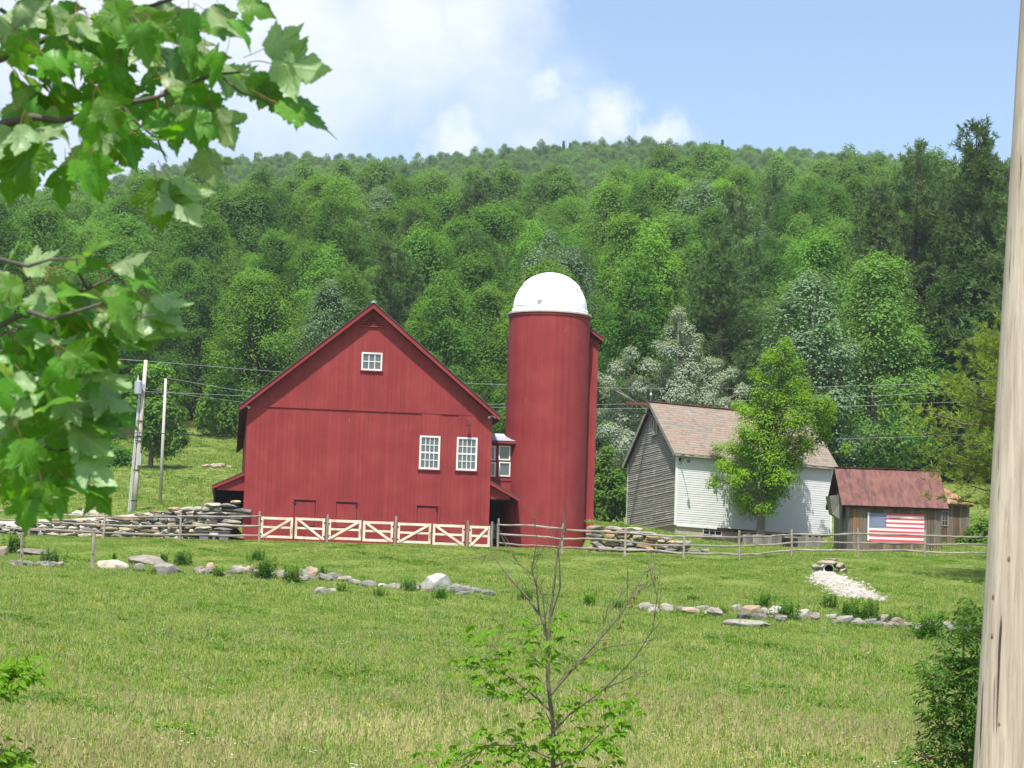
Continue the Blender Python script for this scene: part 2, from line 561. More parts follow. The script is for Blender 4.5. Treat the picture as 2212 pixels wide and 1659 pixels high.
c = nb.mix(dm, g, d)
setc(nb, bs, c, 0.6, 0.3)
tr = nb.add('ShaderNodeBsdfTranslucent', {'Color': nb.mix(1.0, c, (1.15, 1.2, 0.6), 'MULTIPLY')})
mx = nb.add('ShaderNodeMixShader', {0: 0.45})
nb.l.new(bs.outputs[0], mx.inputs[1]); nb.l.new(tr.outputs[0], mx.inputs[2]); nb.l.new(mx.outputs[0], out.inputs[0])
leafmat('hay_stalk', (0.40, 0.37, 0.16), (0.52, 0.48, 0.24), 0.4, False)
plain('petal_white', (0.8, 0.8, 0.76), 0.6, 0.05)
plain('petal_yellow', (0.75, 0.6, 0.03), 0.6, 0.1)

# soil and turf under the grass
m, nb, bs, _ = new_mat('ground')
geo = nb.add('ShaderNodeNewGeometry')
sx = nb.add('ShaderNodeSeparateXYZ'); nb.l.new(geo.outputs['Position'], sx.inputs[0])
flat = nb.add('ShaderNodeCombineXYZ', {'X': sx.outputs[0], 'Y': nb.math('MULTIPLY', sx.outputs[1], 0.5), 'Z': 0.0}).outputs[0]
p1 = nb.noise(flat, 0.16, 5.0, 0.62)
p2 = nb.noise(flat, 0.75, 4.0, 0.6)
p3 = nb.noise(geo.outputs['Position'], 6.0, 4.0, 0.7)
dry = nb.math('ADD', nb.math('ADD', nb.math('MULTIPLY', p1, 0.65), nb.math('MULTIPLY', p2, 0.35)), nb.map(sx.outputs[1], 30, 50, 0.02, 0.0))
c = nb.mix(p3, (0.11, 0.155, 0.032), (0.20, 0.25, 0.06))
c = nb.mix(nb.map(dry, 0.55, 0.76, 0, 0.6, True), c, (0.33, 0.30, 0.12))
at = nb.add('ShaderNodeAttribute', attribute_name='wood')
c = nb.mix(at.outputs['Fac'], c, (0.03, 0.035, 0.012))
at2 = nb.add('ShaderNodeAttribute', attribute_name='gravel')
gr = nb.mix(nb.noise(geo.outputs['Position'], 9.0, 5.0, 0.8), (0.3, 0.28, 0.25), (0.55, 0.53, 0.49))
c = nb.mix(nb.map(nb.math('ADD', at2.outputs['Fac'], nb.math('MULTIPLY', nb.math('SUBTRACT', p3, 0.5), 0.6)), 0.4, 0.6), c, gr)
setc(nb, bs, c, 0.95, 0.1)
bump(nb, bs, p3, 0.8, 0.15)

# ------------------------------------------------------------------ terrain
def sstep(x, a, b):
    t = np.clip((x - a) / (b - a), 0, 1)
    return t * t * (3 - 2 * t)


def bank_step(X, Y):
    """the terrace held up by the two dry-stone retaining walls"""
    px = W_ / 2 + FPX * X / np.maximum(Y, 20)
    h = np.interp(px, [-300, 0, 200, 370, 520, 1283, 1400, 1480, 1545, 1620], [0.2, 0.55, 1.0, 1.6, 2.1, 1.7, 1.25, 0.75, 0.15, 0.0])
    y0 = np.interp(px, [380, 440, 523, 560, 1270, 1283, 1545], [131.9, 130.6, 130.2, 134.5, 136.0, 129.3, 127.5])
    return h * sstep(Y, y0, y0 + 1.6)


_cp = []
for (px, Y, z) in [(-200, 2, -1.75), (1106, 2, -1.75), (2400, 2, -1.75), (-100, 10, -2.1), (1106, 10, -2.1), (2300, 10, -2.1),
                   (-100, 20, -2.65), (1106, 20, -2.65), (2300, 20, -2.65)]:
    r = (px - W_ / 2) / FPX
    _cp.append((r * Y, Y, z))
for (px, py, Y) in [
        (-300, 1655, 35), (300, 1660, 35), (1106, 1672, 35), (1900, 1690, 35), (2500, 1700, 35),
        (-300, 1470, 52), (500, 1490, 52), (1106, 1500, 52), (1800, 1530, 52), (2500, 1540, 52),
        (-300, 1300, 78), (300, 1320, 76), (800, 1352, 74), (1300, 1385, 72), (1900, 1420, 68), (2500, 1430, 66),
        (-300, 1215, 104), (50, 1225, 103), (240, 1235, 101), (450, 1243, 100), (620, 1251, 98), (800, 1272, 95), (950, 1284, 93), (1060, 1292, 91),
        (1400, 1322, 85), (1620, 1342, 82), (1900, 1354, 80), (2060, 1370, 79), (2500, 1375, 78),
        (300, 1198, 116), (800, 1218, 114), (1300, 1248, 110), (1600, 1262, 106), (1900, 1268, 105), (2300, 1280, 104),
        (1790, 1236, 113.5), (1850, 1268, 104), (1905, 1302, 95),
        (-300, 1150, 130), (50, 1158, 130), (230, 1163, 130), (390, 1168, 130), (525, 1169, 129.5), (800, 1178, 128), (1055, 1187, 127.5), (1190, 1195, 127),
        (1350, 1202, 124.5), (1478, 1207, 123.5), (1596, 1211, 122.5), (1707, 1200, 125.5), (1852, 1203, 126), (1997, 1206, 126.5), (2140, 1208, 127), (2500, 1210, 127),
        (-300, 1120, 140), (100, 1122, 140), (290, 1109, 150), (345, 1090, 155), (450, 1050, 172), (480, 995, 198), (430, 942, 226), (100, 1060, 172), (100, 985, 205), (323, 1014, 186),
        (-300, 1070, 170), (-300, 950, 226),
        (1358, 1141, 155), (1457, 1160, 147), (1577, 1172, 146), (1600, 1177, 149.5), (1700, 1186, 151.5), (1790, 1188, 153), (1700, 1185, 143.5), (1840, 1191, 138), (2030, 1190, 138.5), (2100, 1168, 147), (2300, 1165, 147),
        (1330, 1122, 165), (2110, 1082, 185), (2100, 1042, 208), (1950, 1060, 200), (2500, 1075, 185), (2500, 1035, 208), (1700, 1050, 205), (1350, 1020, 210), (900, 1000, 210)]:
    p = P(px, py, Y)
    _cp.append((p.x, p.y, p.z))
for (px, Y, z) in [(-300, 260, 22), (500, 260, 22), (1106, 250, 19), (1700, 250, 20), (2500, 250, 20)]:
    _cp.append(((px - W_ / 2) / FPX * Y, Y, z))
_cp = np.array(_cp)


def _feat(X, Y):
    u = np.clip(X / np.maximum(Y, 12.0), -0.32, 0.32)
    return np.stack([u * 130.0, Y], -1)


def _tps_k(d2):
    return np.where(d2 > 1e-9, 0.5 * d2 * np.log(np.maximum(d2, 1e-9)), 0.0)


_A = _feat(_cp[:, 0], _cp[:, 1]) / 50.0
_zz = _cp[:, 2] - bank_step(_cp[:, 0], _cp[:, 1])
_n = len(_A)
_K = _tps_k(((_A[:, None] - _A[None]) ** 2).sum(-1)) + np.eye(_n) * 0.002
_Pm = np.hstack([np.ones((_n, 1)), _A])
_S = np.zeros((_n + 3, _n + 3))
_S[:_n, :_n] = _K; _S[:_n, _n:] = _Pm; _S[_n:, :_n] = _Pm.T
_wt = np.linalg.solve(_S, np.concatenate([_zz, np.zeros(3)]))


def hill(X, Y):
    px = W_ / 2 + FPX * X / np.maximum(Y, 60)
    e_near = np.interp(px, [-900, 0, 560, 1100, 1300, 1500, 1900, 2300, 3200], [.150, .163, .180, .183, .190, .194, .196, .196, .18]) * 430 - 15
    e_far = np.interp(px, [-900, 0, 300, 530, 870, 1080, 1200, 1400, 1550, 1900, 2300, 3200], [.150, .170, .184, .192, .193, .199, .2025, .204, .203, .2005, .197, .18]) * 1000 - 13
    z0 = 13.0
    prof_t = np.array([215, 430, 600, 750, 1000, 1300, 3000, 9000])
    a = np.clip((Y - 215) / 215, -1, 1)
    z = z0 + (e_near - z0) * a
    z = np.where(Y > 430, np.interp(Y, [430, 620], [0, 1]) * (0.43 * (e_far - e_near) * 0.4) + e_near, z)
    z620 = e_near + 0.43 * (e_far - e_near) * 0.4
    z = np.where(Y > 620, z620 + (e_far - z620) * np.clip((Y - 620) / 380, 0, 1), z)
    z = np.where(Y > 1000, e_far - (Y - 1000) * 0.06, z)
    return np.maximum(z, -60)


def terrain(X, Y):
    X = np.asarray(X, float); Y = np.asarray(Y, float)
    Yc = np.clip(Y, -5, 262)
    f = _feat(X, Yc) / 50.0
    z = np.zeros(X.shape)
    fl = f.reshape(-1, 2)
    out = np.empty(len(fl))
    for i in range(0, len(fl), 20000):
        c = fl[i:i + 20000]
        k = _tps_k(((c[:, None] - _A[None]) ** 2).sum(-1))
        out[i:i + 20000] = k @ _wt[:_n] + _wt[_n] + c @ _wt[_n + 1:]
    z = out.reshape(X.shape) + bank_step(X, Y)
    b = sstep(Y, 205, 262)
    return z * (1 - b) + hill(X, Y) * b


def tz(x, y):
    return float(terrain(np.array([x]), np.array([y]))[0])


def G(px, Y, dz=0.0):
    """spot on the ground in picture column px at distance Y"""
    x = (px - W_ / 2) / FPX * Y
    for _ in range(3):     # small roll correction
        z = tz(x, Y)
        d = Vector((x, Y, z))
        pc = W_ / 2 + FPX * d.dot(RIGHT) / d.dot(FWD)
        x += (px - pc) / FPX * Y
    return Vector((x, Y, tz(x, Y) + dz))


def G0(px, Y):
    x = (px - W_ / 2) / FPX * Y
    z = tz(x, Y)
    return Vector((x - ROLL * z, Y, z))


def proj(v):
    v = Vector(v)
    return W_ / 2 + FPX * v.dot(RIGHT) / v.dot(FWD), H_ / 2 - FPX * v.dot(UP) / v.dot(FWD)


def edge_row(px):
    """distance of the forest edge by picture column"""
    return np.interp(px, [-400, 0, 250, 420, 520, 700, 1100, 1300, 1500, 1800, 2000, 2250, 2700], [212, 214, 220, 229, 229, 205, 195, 188, 196, 200, 205, 207, 207])


_xs = np.concatenate([-np.geomspace(1200, 52, 30), np.arange(-50, 50.1, 0.8), np.geomspace(52, 1200, 30)])
_ys = np.concatenate([np.array([-60, -30, -10, 0, 5, 10, 15, 20]), np.arange(24, 240, 0.8), np.arange(240, 460, 6), np.geomspace(460, 2400, 30)])
GX, GY = np.meshgrid(_xs, _ys)
GZ = terrain(GX, GY)
GZ = GZ + 0.05 * np.sin(GX * 0.9 + 1.3 * np.sin(GY * 0.31)) * np.sin(GY * 0.7 + np.sin(GX * 0.4)) * sstep(GY, 10, 30)
_nx, _ny = len(_xs), len(_ys)
_idx = np.arange(_nx * _ny).reshape(_ny, _nx)
_F = np.stack([_idx[:-1, :-1], _idx[:-1, 1:], _idx[1:, 1:], _idx[1:, :-1]], -1).reshape(-1, 4)
_pxg = W_ / 2 + FPX * GX / np.maximum(GY, 60)
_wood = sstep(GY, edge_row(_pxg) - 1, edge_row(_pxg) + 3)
_gpx = W_ / 2 + FPX * GX / np.maximum(GY, 20)
_top = np.interp(_gpx, [-100, 0, 520, 600], [133.3, 133.3, 133.3, 133.3])
_grav = ((_gpx < 620) & (_gpx > -600)).astype(float) * sstep(GY, 131.5, 132.6) * (1 - sstep(GY, 138 + 0.014 * (_gpx - 200), 142 + 0.014 * (_gpx - 200)))
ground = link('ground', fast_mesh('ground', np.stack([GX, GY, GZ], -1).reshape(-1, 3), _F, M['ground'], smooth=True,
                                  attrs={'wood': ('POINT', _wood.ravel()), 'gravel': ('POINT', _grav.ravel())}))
tag(ground, 'green meadow rising to the wooded hillside', 'meadow', kind='structure')


# ------------------------------------------------------------------ window builder (frame proud of the wall, panes set back)
def window(name, parent, u0, u1, z0, z1, cols, rows, w=0.0, mid=False, fr=0.09, bar=0.03, glass='glass', frame_mat='white_paint', sill=True, deep=0.10):
    b = MB()
    y0, y1 = w - 0.05, w + 0.05
    b.box(u0, y0, z0, u0 + fr, y1, z1); b.box(u1 - fr, y0, z0, u1, y1, z1)
    b.box(u0 + fr, y0, z1 - fr, u1 - fr, y1, z1); b.box(u0 + fr, y0, z0, u1 - fr, y1, z0 + fr)
    o = b.build('window', M[frame_mat], parent)
    iu0, iu1, iz0, iz1 = u0 + fr, u1 - fr, z0 + fr, z1 - fr
    b = MB()
    for i in range(1, cols):
        x = iu0 + (iu1 - iu0) * i / cols
        b.box(x - bar / 2, w - 0.012, iz0, x + bar / 2, w + 0.03, iz1)
    if cols > 1: b.build('mullion', M[frame_mat], o)
    b = MB()
    for j in range(1, rows):
        z = iz0 + (iz1 - iz0) * j / rows
        hb = bar * (2.2 if mid and j * 2 == rows else 1)
        b.box(iu0, w - 0.018, z - hb / 2, iu1, w + 0.028, z + hb / 2)
    if rows > 1: b.build('glazing_bar', M[frame_mat], o)
    for i in range(cols):
        for j in range(rows):
            du, dz_ = (iu1 - iu0) / cols, (iz1 - iz0) / rows
            a = random.uniform(-0.004, 0.004)
            MB().hexa([(iu0 + i * du, w + 0.012 + a, iz0 + j * dz_), (iu0 + (i + 1) * du, w + 0.012 - a, iz0 + j * dz_), (iu0 + (i + 1) * du, w + 0.022, iz0 + j * dz_), (iu0 + i * du, w + 0.022, iz0 + j * dz_),
                       (iu0 + i * du, w + 0.012, iz0 + (j + 1) * dz_), (iu0 + (i + 1) * du, w + 0.012 - a, iz0 + (j + 1) * dz_), (iu0 + (i + 1) * du, w + 0.022, iz0 + (j + 1) * dz_), (iu0 + i * du, w + 0.022, iz0 + (j + 1) * dz_)]
                      ).build('pane', M[glass], o)
    if sill:
        MB().box(u0 - 0.06, w - 0.09, z0 - 0.06, u1 + 0.06, w + 0.05, z0 - 0.004).build('sill', M['red_paint'], o)
    return o


def boards(parent, u0, u1, zb, top, opens, mat, bw=0.25, th=0.03, w=0.0, name='board', gap=0.006, rough=0.004, jit=0.0, stagger=0.0):
    """vertical boards, one object each; opens = rectangles left free; top = function of u"""
    n = max(1, round((u1 - u0) / bw))
    d = (u1 - u0) / n
    for i in range(n):
        a, b_ = u0 + i * d + gap / 2, u0 + (i + 1) * d - gap / 2
        cuts = sorted({a, b_} | {c for o in opens for c in (o[0], o[1]) if a + 1e-3 < c < b_ - 1e-3} | ({_apex} if (_apex := getattr(top, 'apex', None)) is not None and a < _apex < b_ else set()))
        y = w - th - random.uniform(0, rough)
        zb_ = zb(0.5 * (a + b_)) if callable(zb) else zb
        zb_ -= random.uniform(0, stagger)
        for c0, c1 in zip(cuts[:-1], cuts[1:]):
            mid = 0.5 * (c0 + c1)
            segs = [(zb_, None)]
            for o in sorted(opens, key=lambda q: q[2]):
                if o[0] - 1e-4 <= mid <= o[1] + 1e-4:
                    lo, hi = segs.pop()
                    segs += [(lo, o[2]), (o[3], hi)]
            for lo, hi in segs:
                h0, h1 = (hi, hi) if hi is not None else (top(c0), top(c1))
                if max(h0, h1) <= lo + 0.01: continue
                h0, h1 = max(h0, lo + .005), max(h1, lo + .005)
                MB().hexa([(c0, y, lo), (c1, y, lo), (c1, w, lo), (c0, w, lo), (c0, y, h0), (c1, y, h1), (c1, w, h1), (c0, w, h0)]).build(name, M[mat], parent)


# ------------------------------------------------------------------ red barn
BROT = math.radians(6.95)
BA = P(522.5, 1168, 130.0)
BU = Vector((math.cos(BROT), math.sin(BROT), 0)); BW = Vector((-math.sin(BROT), math.cos(BROT), 0))


def barn_uz(px, py, w=0.0):
    o = BA + BW * w
    p = hit(px, py, o, BW) - BA
    return p.dot(BU), p.z


barn = thing('red_barn', BA, 'large red gabled barn with white windows standing behind the gates', 'barn', BROT)
WB = barn_uz(1054.5, 1180)[0]
# wall top line from the roof: apex and the two rake ends (top of roof, front overhang plane)
OV = -0.5
au, az = barn_uz(806.9, 651.7, OV)
lu, lz = barn_uz(518, 874, OV)
ru, rz_ = barn_uz(1079.7, 896, OV)
RT = 0.32
sl, sr = (az - lz) / (au - lu), (az - rz_) / (ru - au)


def roof_z(u):
    return az - sl * (au - u) if u < au else az - sr * (u - au)


def wall_top(u):
    return roof_z(u) - RT * 1.2


wall_top.apex = au
tz0 = barn_uz(564, 877)[1]; tz1 = barn_uz(1045, 898)[1]
trim_z = 0.5 * (tz0 + tz1)
wins = []
for x0, y0, x1, y1 in ((780, 763, 826, 799.5), (904.4, 942.6, 951.3, 1013), (984.6, 946, 1031.6, 1015.6)):
    a = barn_uz(x0, y1); b = barn_uz(x1, y0)
    wins.append((a[0], b[0], a[1], b[1]))
doors = []
for x0, x1, y in ((631.6, 686.5, 1076), (722.6, 776.8, 1080.5), (897, 950, 1089)):
    a = barn_uz(x0, y); b = barn_uz(x1, y)
    doors.append((a[0], b[0], -0.6, 0.5 * (a[1] + b[1])))
pad = 0.05
op = [(a + pad, b - pad, c + pad, d - pad) for a, b, c, d in wins]
dop = [(a + .12, b - .12, c, d - .12) for a, b, c, d in doors]
boards(barn, 0, WB, -0.7, lambda u: trim_z - 0.03, op + dop, 'red_paint', 0.26, w=0.0)
boards(barn, 0.0, WB, trim_z + 0.05, wall_top, op, 'red_paint', 0.26, w=-0.03)
MB().box(-0.02, -0.08, trim_z - 0.03, WB + 0.02, -0.002, trim_z + 0.045).build('drip_board', M['red_paint'], barn)
for x in (0, WB):
    pass
# wall core behind the boards, with deep openings
core = MB()
core.box(0.01, 0.16, -0.9, WB - 0.01, 0.22, trim_z)
core.prism_y([(0.01, trim_z), (WB - 0.01, trim_z), (WB - 0.01, wall_top(WB - 0.01)), (au, wall_top(au)), (0.01, wall_top(0.01))], 0.16, 0.22)
core.build('wall_core', M['red_paint'], barn)
DEP = 42.0
for nm, x0, x1, zt in (('side_wall', 0.0, 0.14, wall_top(0)), ('side_wall', WB - 0.14, WB, wall_top(WB))):
    MB().box(x0, 0.012, -0.9, x1, DEP, zt).build(nm, M['red_paint'], barn)
bk = MB(); bk.prism_y([(0, -0.9), (WB, -0.9), (WB, wall_top(WB)), (au, wall_top(au)), (0, wall_top(0))], DEP, DEP + 0.1)
bk.build('back_wall', M['red_paint'], barn)
# roof
for s in (0, 1):
    e = (lu, lz) if s == 0 else (ru, rz_)
    b = MB()
    t = 0.05
    b.prism_y([(e[0], e[1]), (au, az), (au, az - t), (e[0], e[1] - t)] if s else [(e[0], e[1] - t), (au, az - t), (au, az), (e[0], e[1])], OV - 0.05, DEP + 0.5)
    o = b.build('roof_sheet', M['dark_metal'], barn)
    b = MB()
    b.prism_y([(e[0], e[1] - t - 0.003), (au, az - t - 0.003), (au, az - RT), (e[0], e[1] - RT)][::(-1 if s else -1)], OV + 0.05, DEP + 0.4)
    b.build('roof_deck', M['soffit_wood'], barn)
    b = MB()
    b.prism_y([(e[0], e[1] - t - 0.006), (au, az - t - 0.006), (au, az - RT - 0.06), (e[0], e[1] - RT - 0.02)], OV, OV + 0.048)
    b.build('rake_board', M['red_paint'], barn)
    k = 1 if s else -1
    b = MB(); b.prism_y([(e[0] + 0.002 * k, e[1] - RT - 0.02), (e[0] + 0.03 * k, e[1] - RT - 0.02), (e[0] + 0.03 * k, e[1] - 0.054), (e[0] + 0.002 * k, e[1] - 0.054)], OV + 0.02, DEP + 0.4)
    b.build('eave_board', M['soffit_wood'], barn)
MB().prism_y([(au - 0.16, az - 0.06), (au + 0.16, az - 0.06), (au + 0.03, az + 0.07), (au - 0.03, az + 0.07)], OV - 0.06, DEP + 0.5).build('ridge_cap', M['grey_metal'], barn)
# gable vent
vz = barn_uz(808, 703)[1]
vt = barn_uz(808, 670)[1]
vw = barn_uz(831, 703)[0] - barn_uz(785, 703)[0]
vent = MB().prism_y([(au - vw / 2, vz), (au + vw / 2, vz), (au, vz + vw * 0.48 * (sl + sr) / 1.9)], -0.075, -0.066).build('gable_vent', M['dark_wood'], barn)
vh = vw * 0.48 * (sl + sr) / 1.9
for i in range(5):
    f = (i + 0.35) / 5.6
    hw = vw / 2 * (1 - f)
    z = vz + vh * f
    MB().hexa([(au - hw, -0.15, z), (au + hw, -0.15, z), (au + hw, -0.078, z + .012), (au - hw, -0.078, z + .012), (au - hw, -0.15, z + .04), (au + hw, -0.15, z + .04), (au + hw, -0.078, z + .05), (au - hw, -0.078, z + .05)]).build('louvre', M['red_paint'], vent)
MB().box(au - vw / 2 - 0.08, -0.15, vz - 0.1, au + vw / 2 + 0.08, -0.064, vz - 0.03).build('vent_sill', M['red_paint'], vent)
# windows
o = window('window', barn, *wins[0], 3, 2, w=-0.06, fr=0.085, bar=0.045)
o['label'] = 'small six-pane white attic window'
for i in (1, 2):
    o = window('window', barn, *wins[i], 4, 4, w=-0.03, mid=True, fr=0.10, bar=0.04)
    o['label'] = 'tall white sash window, %s of the pair' % ('left' if i == 1 else 'right')
# stable doors flush in the boards
for k, (a, b_, c, d) in enumerate(doors):
    leaf = MB().box(a + .14, -0.012, -0.6, b_ - .14, 0.05, d - .14).build('stable_door', M['red_paint'], barn)
    tr = MB()
    tr.box(a, -0.075, -0.6, a + .10, -0.036, d - .11); tr.box(b_ - .10, -0.075, -0.6, b_, -0.036, d - .11); tr.box(a, -0.085, d - .108, b_, -0.036, d)
    tr.build('door_trim', M['red_paint'], leaf)
    n = 5
    for j in range(n):
        x0 = a + .145 + (b_ - a - .29) * j / n; x1 = a + .145 + (b_ - a - .29) * (j + 1) / n
        MB().box(x0 + .004, -0.03, -0.6, x1 - .004, -0.013, d - .2).build('board', M['red_paint'], leaf)
    MB().box(a + .14, -0.045, d - .195, b_ - .14, -0.013, d - .15).build('drip_strip', M['black_iron'], leaf)
    hx = a + .12 if k == 0 else b_ - .12
    MB().box(hx - .11, -0.075, d - .34, hx + .11, -0.062, d - .24).build('hinge', M['black_iron'], leaf)
    MB().box(a + .14, -0.045, d - 1.62, b_ - .14, -0.031, d - 1.58).build('door_rail', M['black_iron'], leaf)
# wall lamp (gooseneck barn light) on the front, and floodlights at the eaves
fu, fz = barn_uz(1012, 911)
lamp = MB().box(fu - .06, -.06, fz - .02, fu + .06, -.03, fz + .14).build('barn_lamp', M['red_paint'], barn)
MB().tube([(fu, -.06, fz + .06), (fu, -.22, fz + .12), (fu, -.34, fz + .04), (fu, -.36, fz - .06)], .025, 6).build('lamp_arm', M['red_paint'], lamp)
MB().tube([(fu, -.36, fz - .04), (fu, -.36, fz - .12), (fu, -.37, fz - .22)], [.03, .07, .13], 10).build('lamp_shade', M['black_iron'], lamp)
for px, py in ((531, 877), (1063, 899)):
    u, z = barn_uz(px, py, -0.15)
    fl = MB().tube([(u, -.06, z), (u, -.16, z)], .04, 8).build('floodlight', M['white_paint'], barn)
    for s in (-1, 1):
        MB().tube([(u + s * .05, -.14, z), (u + s * .14, -.2, z - .05), (u + s * .2, -.25, z - .1)], [.03, .05, .075], 8).build('lamp_head', M['white_paint'], fl)
# lean-to on the left of the barn
l1 = barn_uz(527.5, 1017.6, .15); l2 = barn_uz(457.8, 1047.7, .15)
LT = .16
ls = (l1[1] - l2[1]) / (l1[0] - l2[0])
lean = MB().prism_y([(l2[0], l2[1] - .035), (0.0, l1[1] - .035), (0.0, l1[1]), (l2[0], l2[1])], .10, 26).build('lean_to', M['dark_metal'], barn)
MB().prism_y([(l2[0], l2[1] - .24), (-.004, l1[1] - .24), (-.004, l1[1] - .038), (l2[0], l2[1] - .038)], .12, .16).build('rake_board', M['red_paint'], lean)
MB().prism_y([(l2[0] + .01, l2[1] - .18), (-.004, l1[1] - .18), (-.004, l1[1] - .04), (l2[0] + .01, l2[1] - .04)], .165, 25.9).build('lean_to_deck', M['soffit_wood'], lean)
zi = l2[1] - .26
boards_z = lambda u: l1[1] - .26 + (u - l1[0]) * ls
MB().prism_y([(l2[0] + .3, zi), (-.006, zi), (-.006, boards_z(0)), (l2[0] + .3, boards_z(l2[0] + .3))], .28, .34).build('gable_infill', M['red_paint'], lean)
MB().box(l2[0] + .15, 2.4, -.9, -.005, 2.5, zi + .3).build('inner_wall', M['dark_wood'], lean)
MB().box(l2[0] + .12, .4, 0.2, l2[0] + .2, 25.5, zi).build('outer_wall', M['soffit_wood'], lean)
# small lean-to roof on the right, over the yard door
r1 = barn_uz(1057.6, 1037, .1); r2 = barn_uz(1123.8, 1075, .1)
rs = (r1[1] - r2[1]) / (r2[0] - r1[0])
r1z = r2[1] + rs * (r2[0] - WB)
porch = MB().prism_y([(r2[0], r2[1]), (WB, r1z), (WB, r1z - .035), (r2[0], r2[1] - .035)], .02, 4.4).build('porch_roof', M['dark_metal'], barn)
MB().prism_y([(r2[0], r2[1] - .038), (WB + .004, r1z - .038), (WB + .004, r1z - .25), (r2[0], r2[1] - .25)], .04, .085).build('rake_board', M['red_paint'], porch)
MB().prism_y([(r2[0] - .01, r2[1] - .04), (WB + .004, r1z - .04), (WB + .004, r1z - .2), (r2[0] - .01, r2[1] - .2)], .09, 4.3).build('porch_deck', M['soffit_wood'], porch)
zq = r2[1] - .12
MB().prism_y([(WB + .005, zq), (r2[0] - .55, zq), (r2[0] - .55, zq + .12), (WB + .005, r1z - .26)], .3, .36).build('gable_infill', M['red_paint'], porch)
MB().box(WB + .02, .31, zq - .05, r2[0] - .1, 4.2, zq - .01).build('porch_ceiling', M['dark_wood'], porch)
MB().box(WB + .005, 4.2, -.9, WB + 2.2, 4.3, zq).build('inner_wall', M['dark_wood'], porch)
yd = MB().box(WB + .25, 4.08, -.6, WB + 1.2, 4.18, 1.75).build('yard_door', M['soffit_wood'], barn)
for i in range(3):
    for j in range(2):
        MB().box(WB + .32 + i * .28, 4.05, .75 + j * .45, WB + .56 + i * .28, 4.075, 1.15 + j * .45).build('pane', M['glass'], yd)

# ------------------------------------------------------------------ link between barn and silo
CW = 2.0


def link_uz(px, py):
    return barn_uz(px, py, CW)


lk = thing('link_building', BA + BU * WB + BW * CW, 'narrow red passage with four white windows joining barn and silo', 'passage', BROT)


def lku(px, py):
    u, z = link_uz(px, py)
    return u - WB, z


ltop = lku(1075, 955)[1]
lr = lku(1112, 955)[0]
lops = []
for x0, x1 in ((1049.5, 1070.9), (1076.5, 1102.6)):
    for y0, y1 in ((963.4, 993.8), (998.5, 1029)):
        a = lku(x0, y1); b = lku(x1, y0)
        lops.append((max(a[0], 0.02 - .6), b[0], a[1], b[1]))
lo2 = [(a + .04, b - .04, c + .04, d - .04) for a, b, c, d in lops]
boards(lk, -.75, lr, r2[1] + .02, lambda u: ltop - .02, lo2, 'red_paint', 0.24)
MB().box(-.7, .12, r2[1] + .02, lr + .6, 2.4, ltop).build('wall_core', M['red_paint'], lk)
for k, r in enumerate(lops):
    window('window', lk, *r, 1, 1, w=-.03, fr=.075, sill=False)
MB().box(-.75, -.075, lku(1080, 1036)[1] - .06, lr, -.035, lku(1080, 1036)[1] + .03).build('sill_board', M['red_paint'], lk)
ec = lku(1115.8, 954)
et = lku(1091.7, 935.4)
b = MB()
nst = 7
pts = []
for i in range(nst + 1):
    f = i / nst
    pts.append((et[0] + (ec[0] - et[0]) * f, et[1] - (et[1] - ec[1]) * (f ** 0.62)))
hh = et[1] - ec[1]
for i in range(nst):
    f0, f1 = i / nst, (i + 1) / nst
    z0, z1 = pts[i][1], pts[i + 1][1]
    y0, y1 = .75 - 1.15 * f0, .75 - 1.15 * f1
    b.add([(-.75, y0, z0), (pts[i][0], y0, z0), (pts[i + 1][0], y1, z1), (-.75, y1, z1)], [(0, 1, 2, 3)][::1])
    b.add([(pts[i][0], y0, z0), (pts[i][0], 2.5, z0), (pts[i + 1][0], 2.5, z1), (pts[i + 1][0], y1, z1)], [(0, 1, 2, 3)])
b.add([(-.75, .75, et[1]), (et[0], .75, et[1]), (et[0], 2.5, et[1]), (-.75, 2.5, et[1])], [(0, 1, 2, 3)])
rf = b.build('metal_roof', M['grey_metal'], lk)
for x in (-.45, .0, .42):
    bb = MB()
    for i in range(nst):
        f0, f1 = i / nst, (i + 1) / nst
        bb.bar((x, .75 - 1.15 * f0, pts[i][1] + .015), (x, .75 - 1.15 * f1, pts[i + 1][1] + .015), .025, .04)
    bb.build('standing_seam', M['grey_metal'], rf)
MB().box(-.75, -.38, ec[1] - .16, ec[0] - .02, -.33, ec[1] - .008).build('fascia', M['red_paint'], lk)
MB().box(-.75, -.328, ec[1] - .12, ec[0] - .03, -.034, ec[1] - .08).build('soffit', M['soffit_wood'], lk)

# ------------------------------------------------------------------ silo with the white dome
SY = 135.2
sc_top = P(1187.6, 684, SY)
sb_mid = P(1171.5, 1190, SY)
SX = 0.5 * (sc_top.x + sb_mid.x)
SZ0 = tz(SX, 132.5) - 0.4
SR = 88.0 / FPX * SY * 1.0
SH = sc_top.z - SZ0
silo = thing('silo', (SX, SY, SZ0), 'tall round red silo with a white observatory dome', 'silo')
NS = 72
MB().tube([(0, 0, 0), (0, 0, SH - .05)], SR - .05, 48).build('silo_core', M['red_paint'], silo, smooth=True)
hw = math.tan(math.pi / NS) * SR - .002
st = MB().hexa([(-hw, -SR, 0), (hw, -SR, 0), (hw * .97, -SR + .06, 0), (-hw * .97, -SR + .06, 0), (-hw, -SR, SH - .16), (hw, -SR, SH - .16), (hw * .97, -SR + .06, SH - .16), (-hw * .97, -SR + .06, SH - .16)]).mesh('board', M['red_paint'])
for k in range(NS):
    o = link('board', st, silo)
    o.rotation_euler = (0, 0, 2 * math.pi * k / NS)
    s_ = 1 + random.uniform(0, .0022)
    o.scale = (s_, s_, 1)


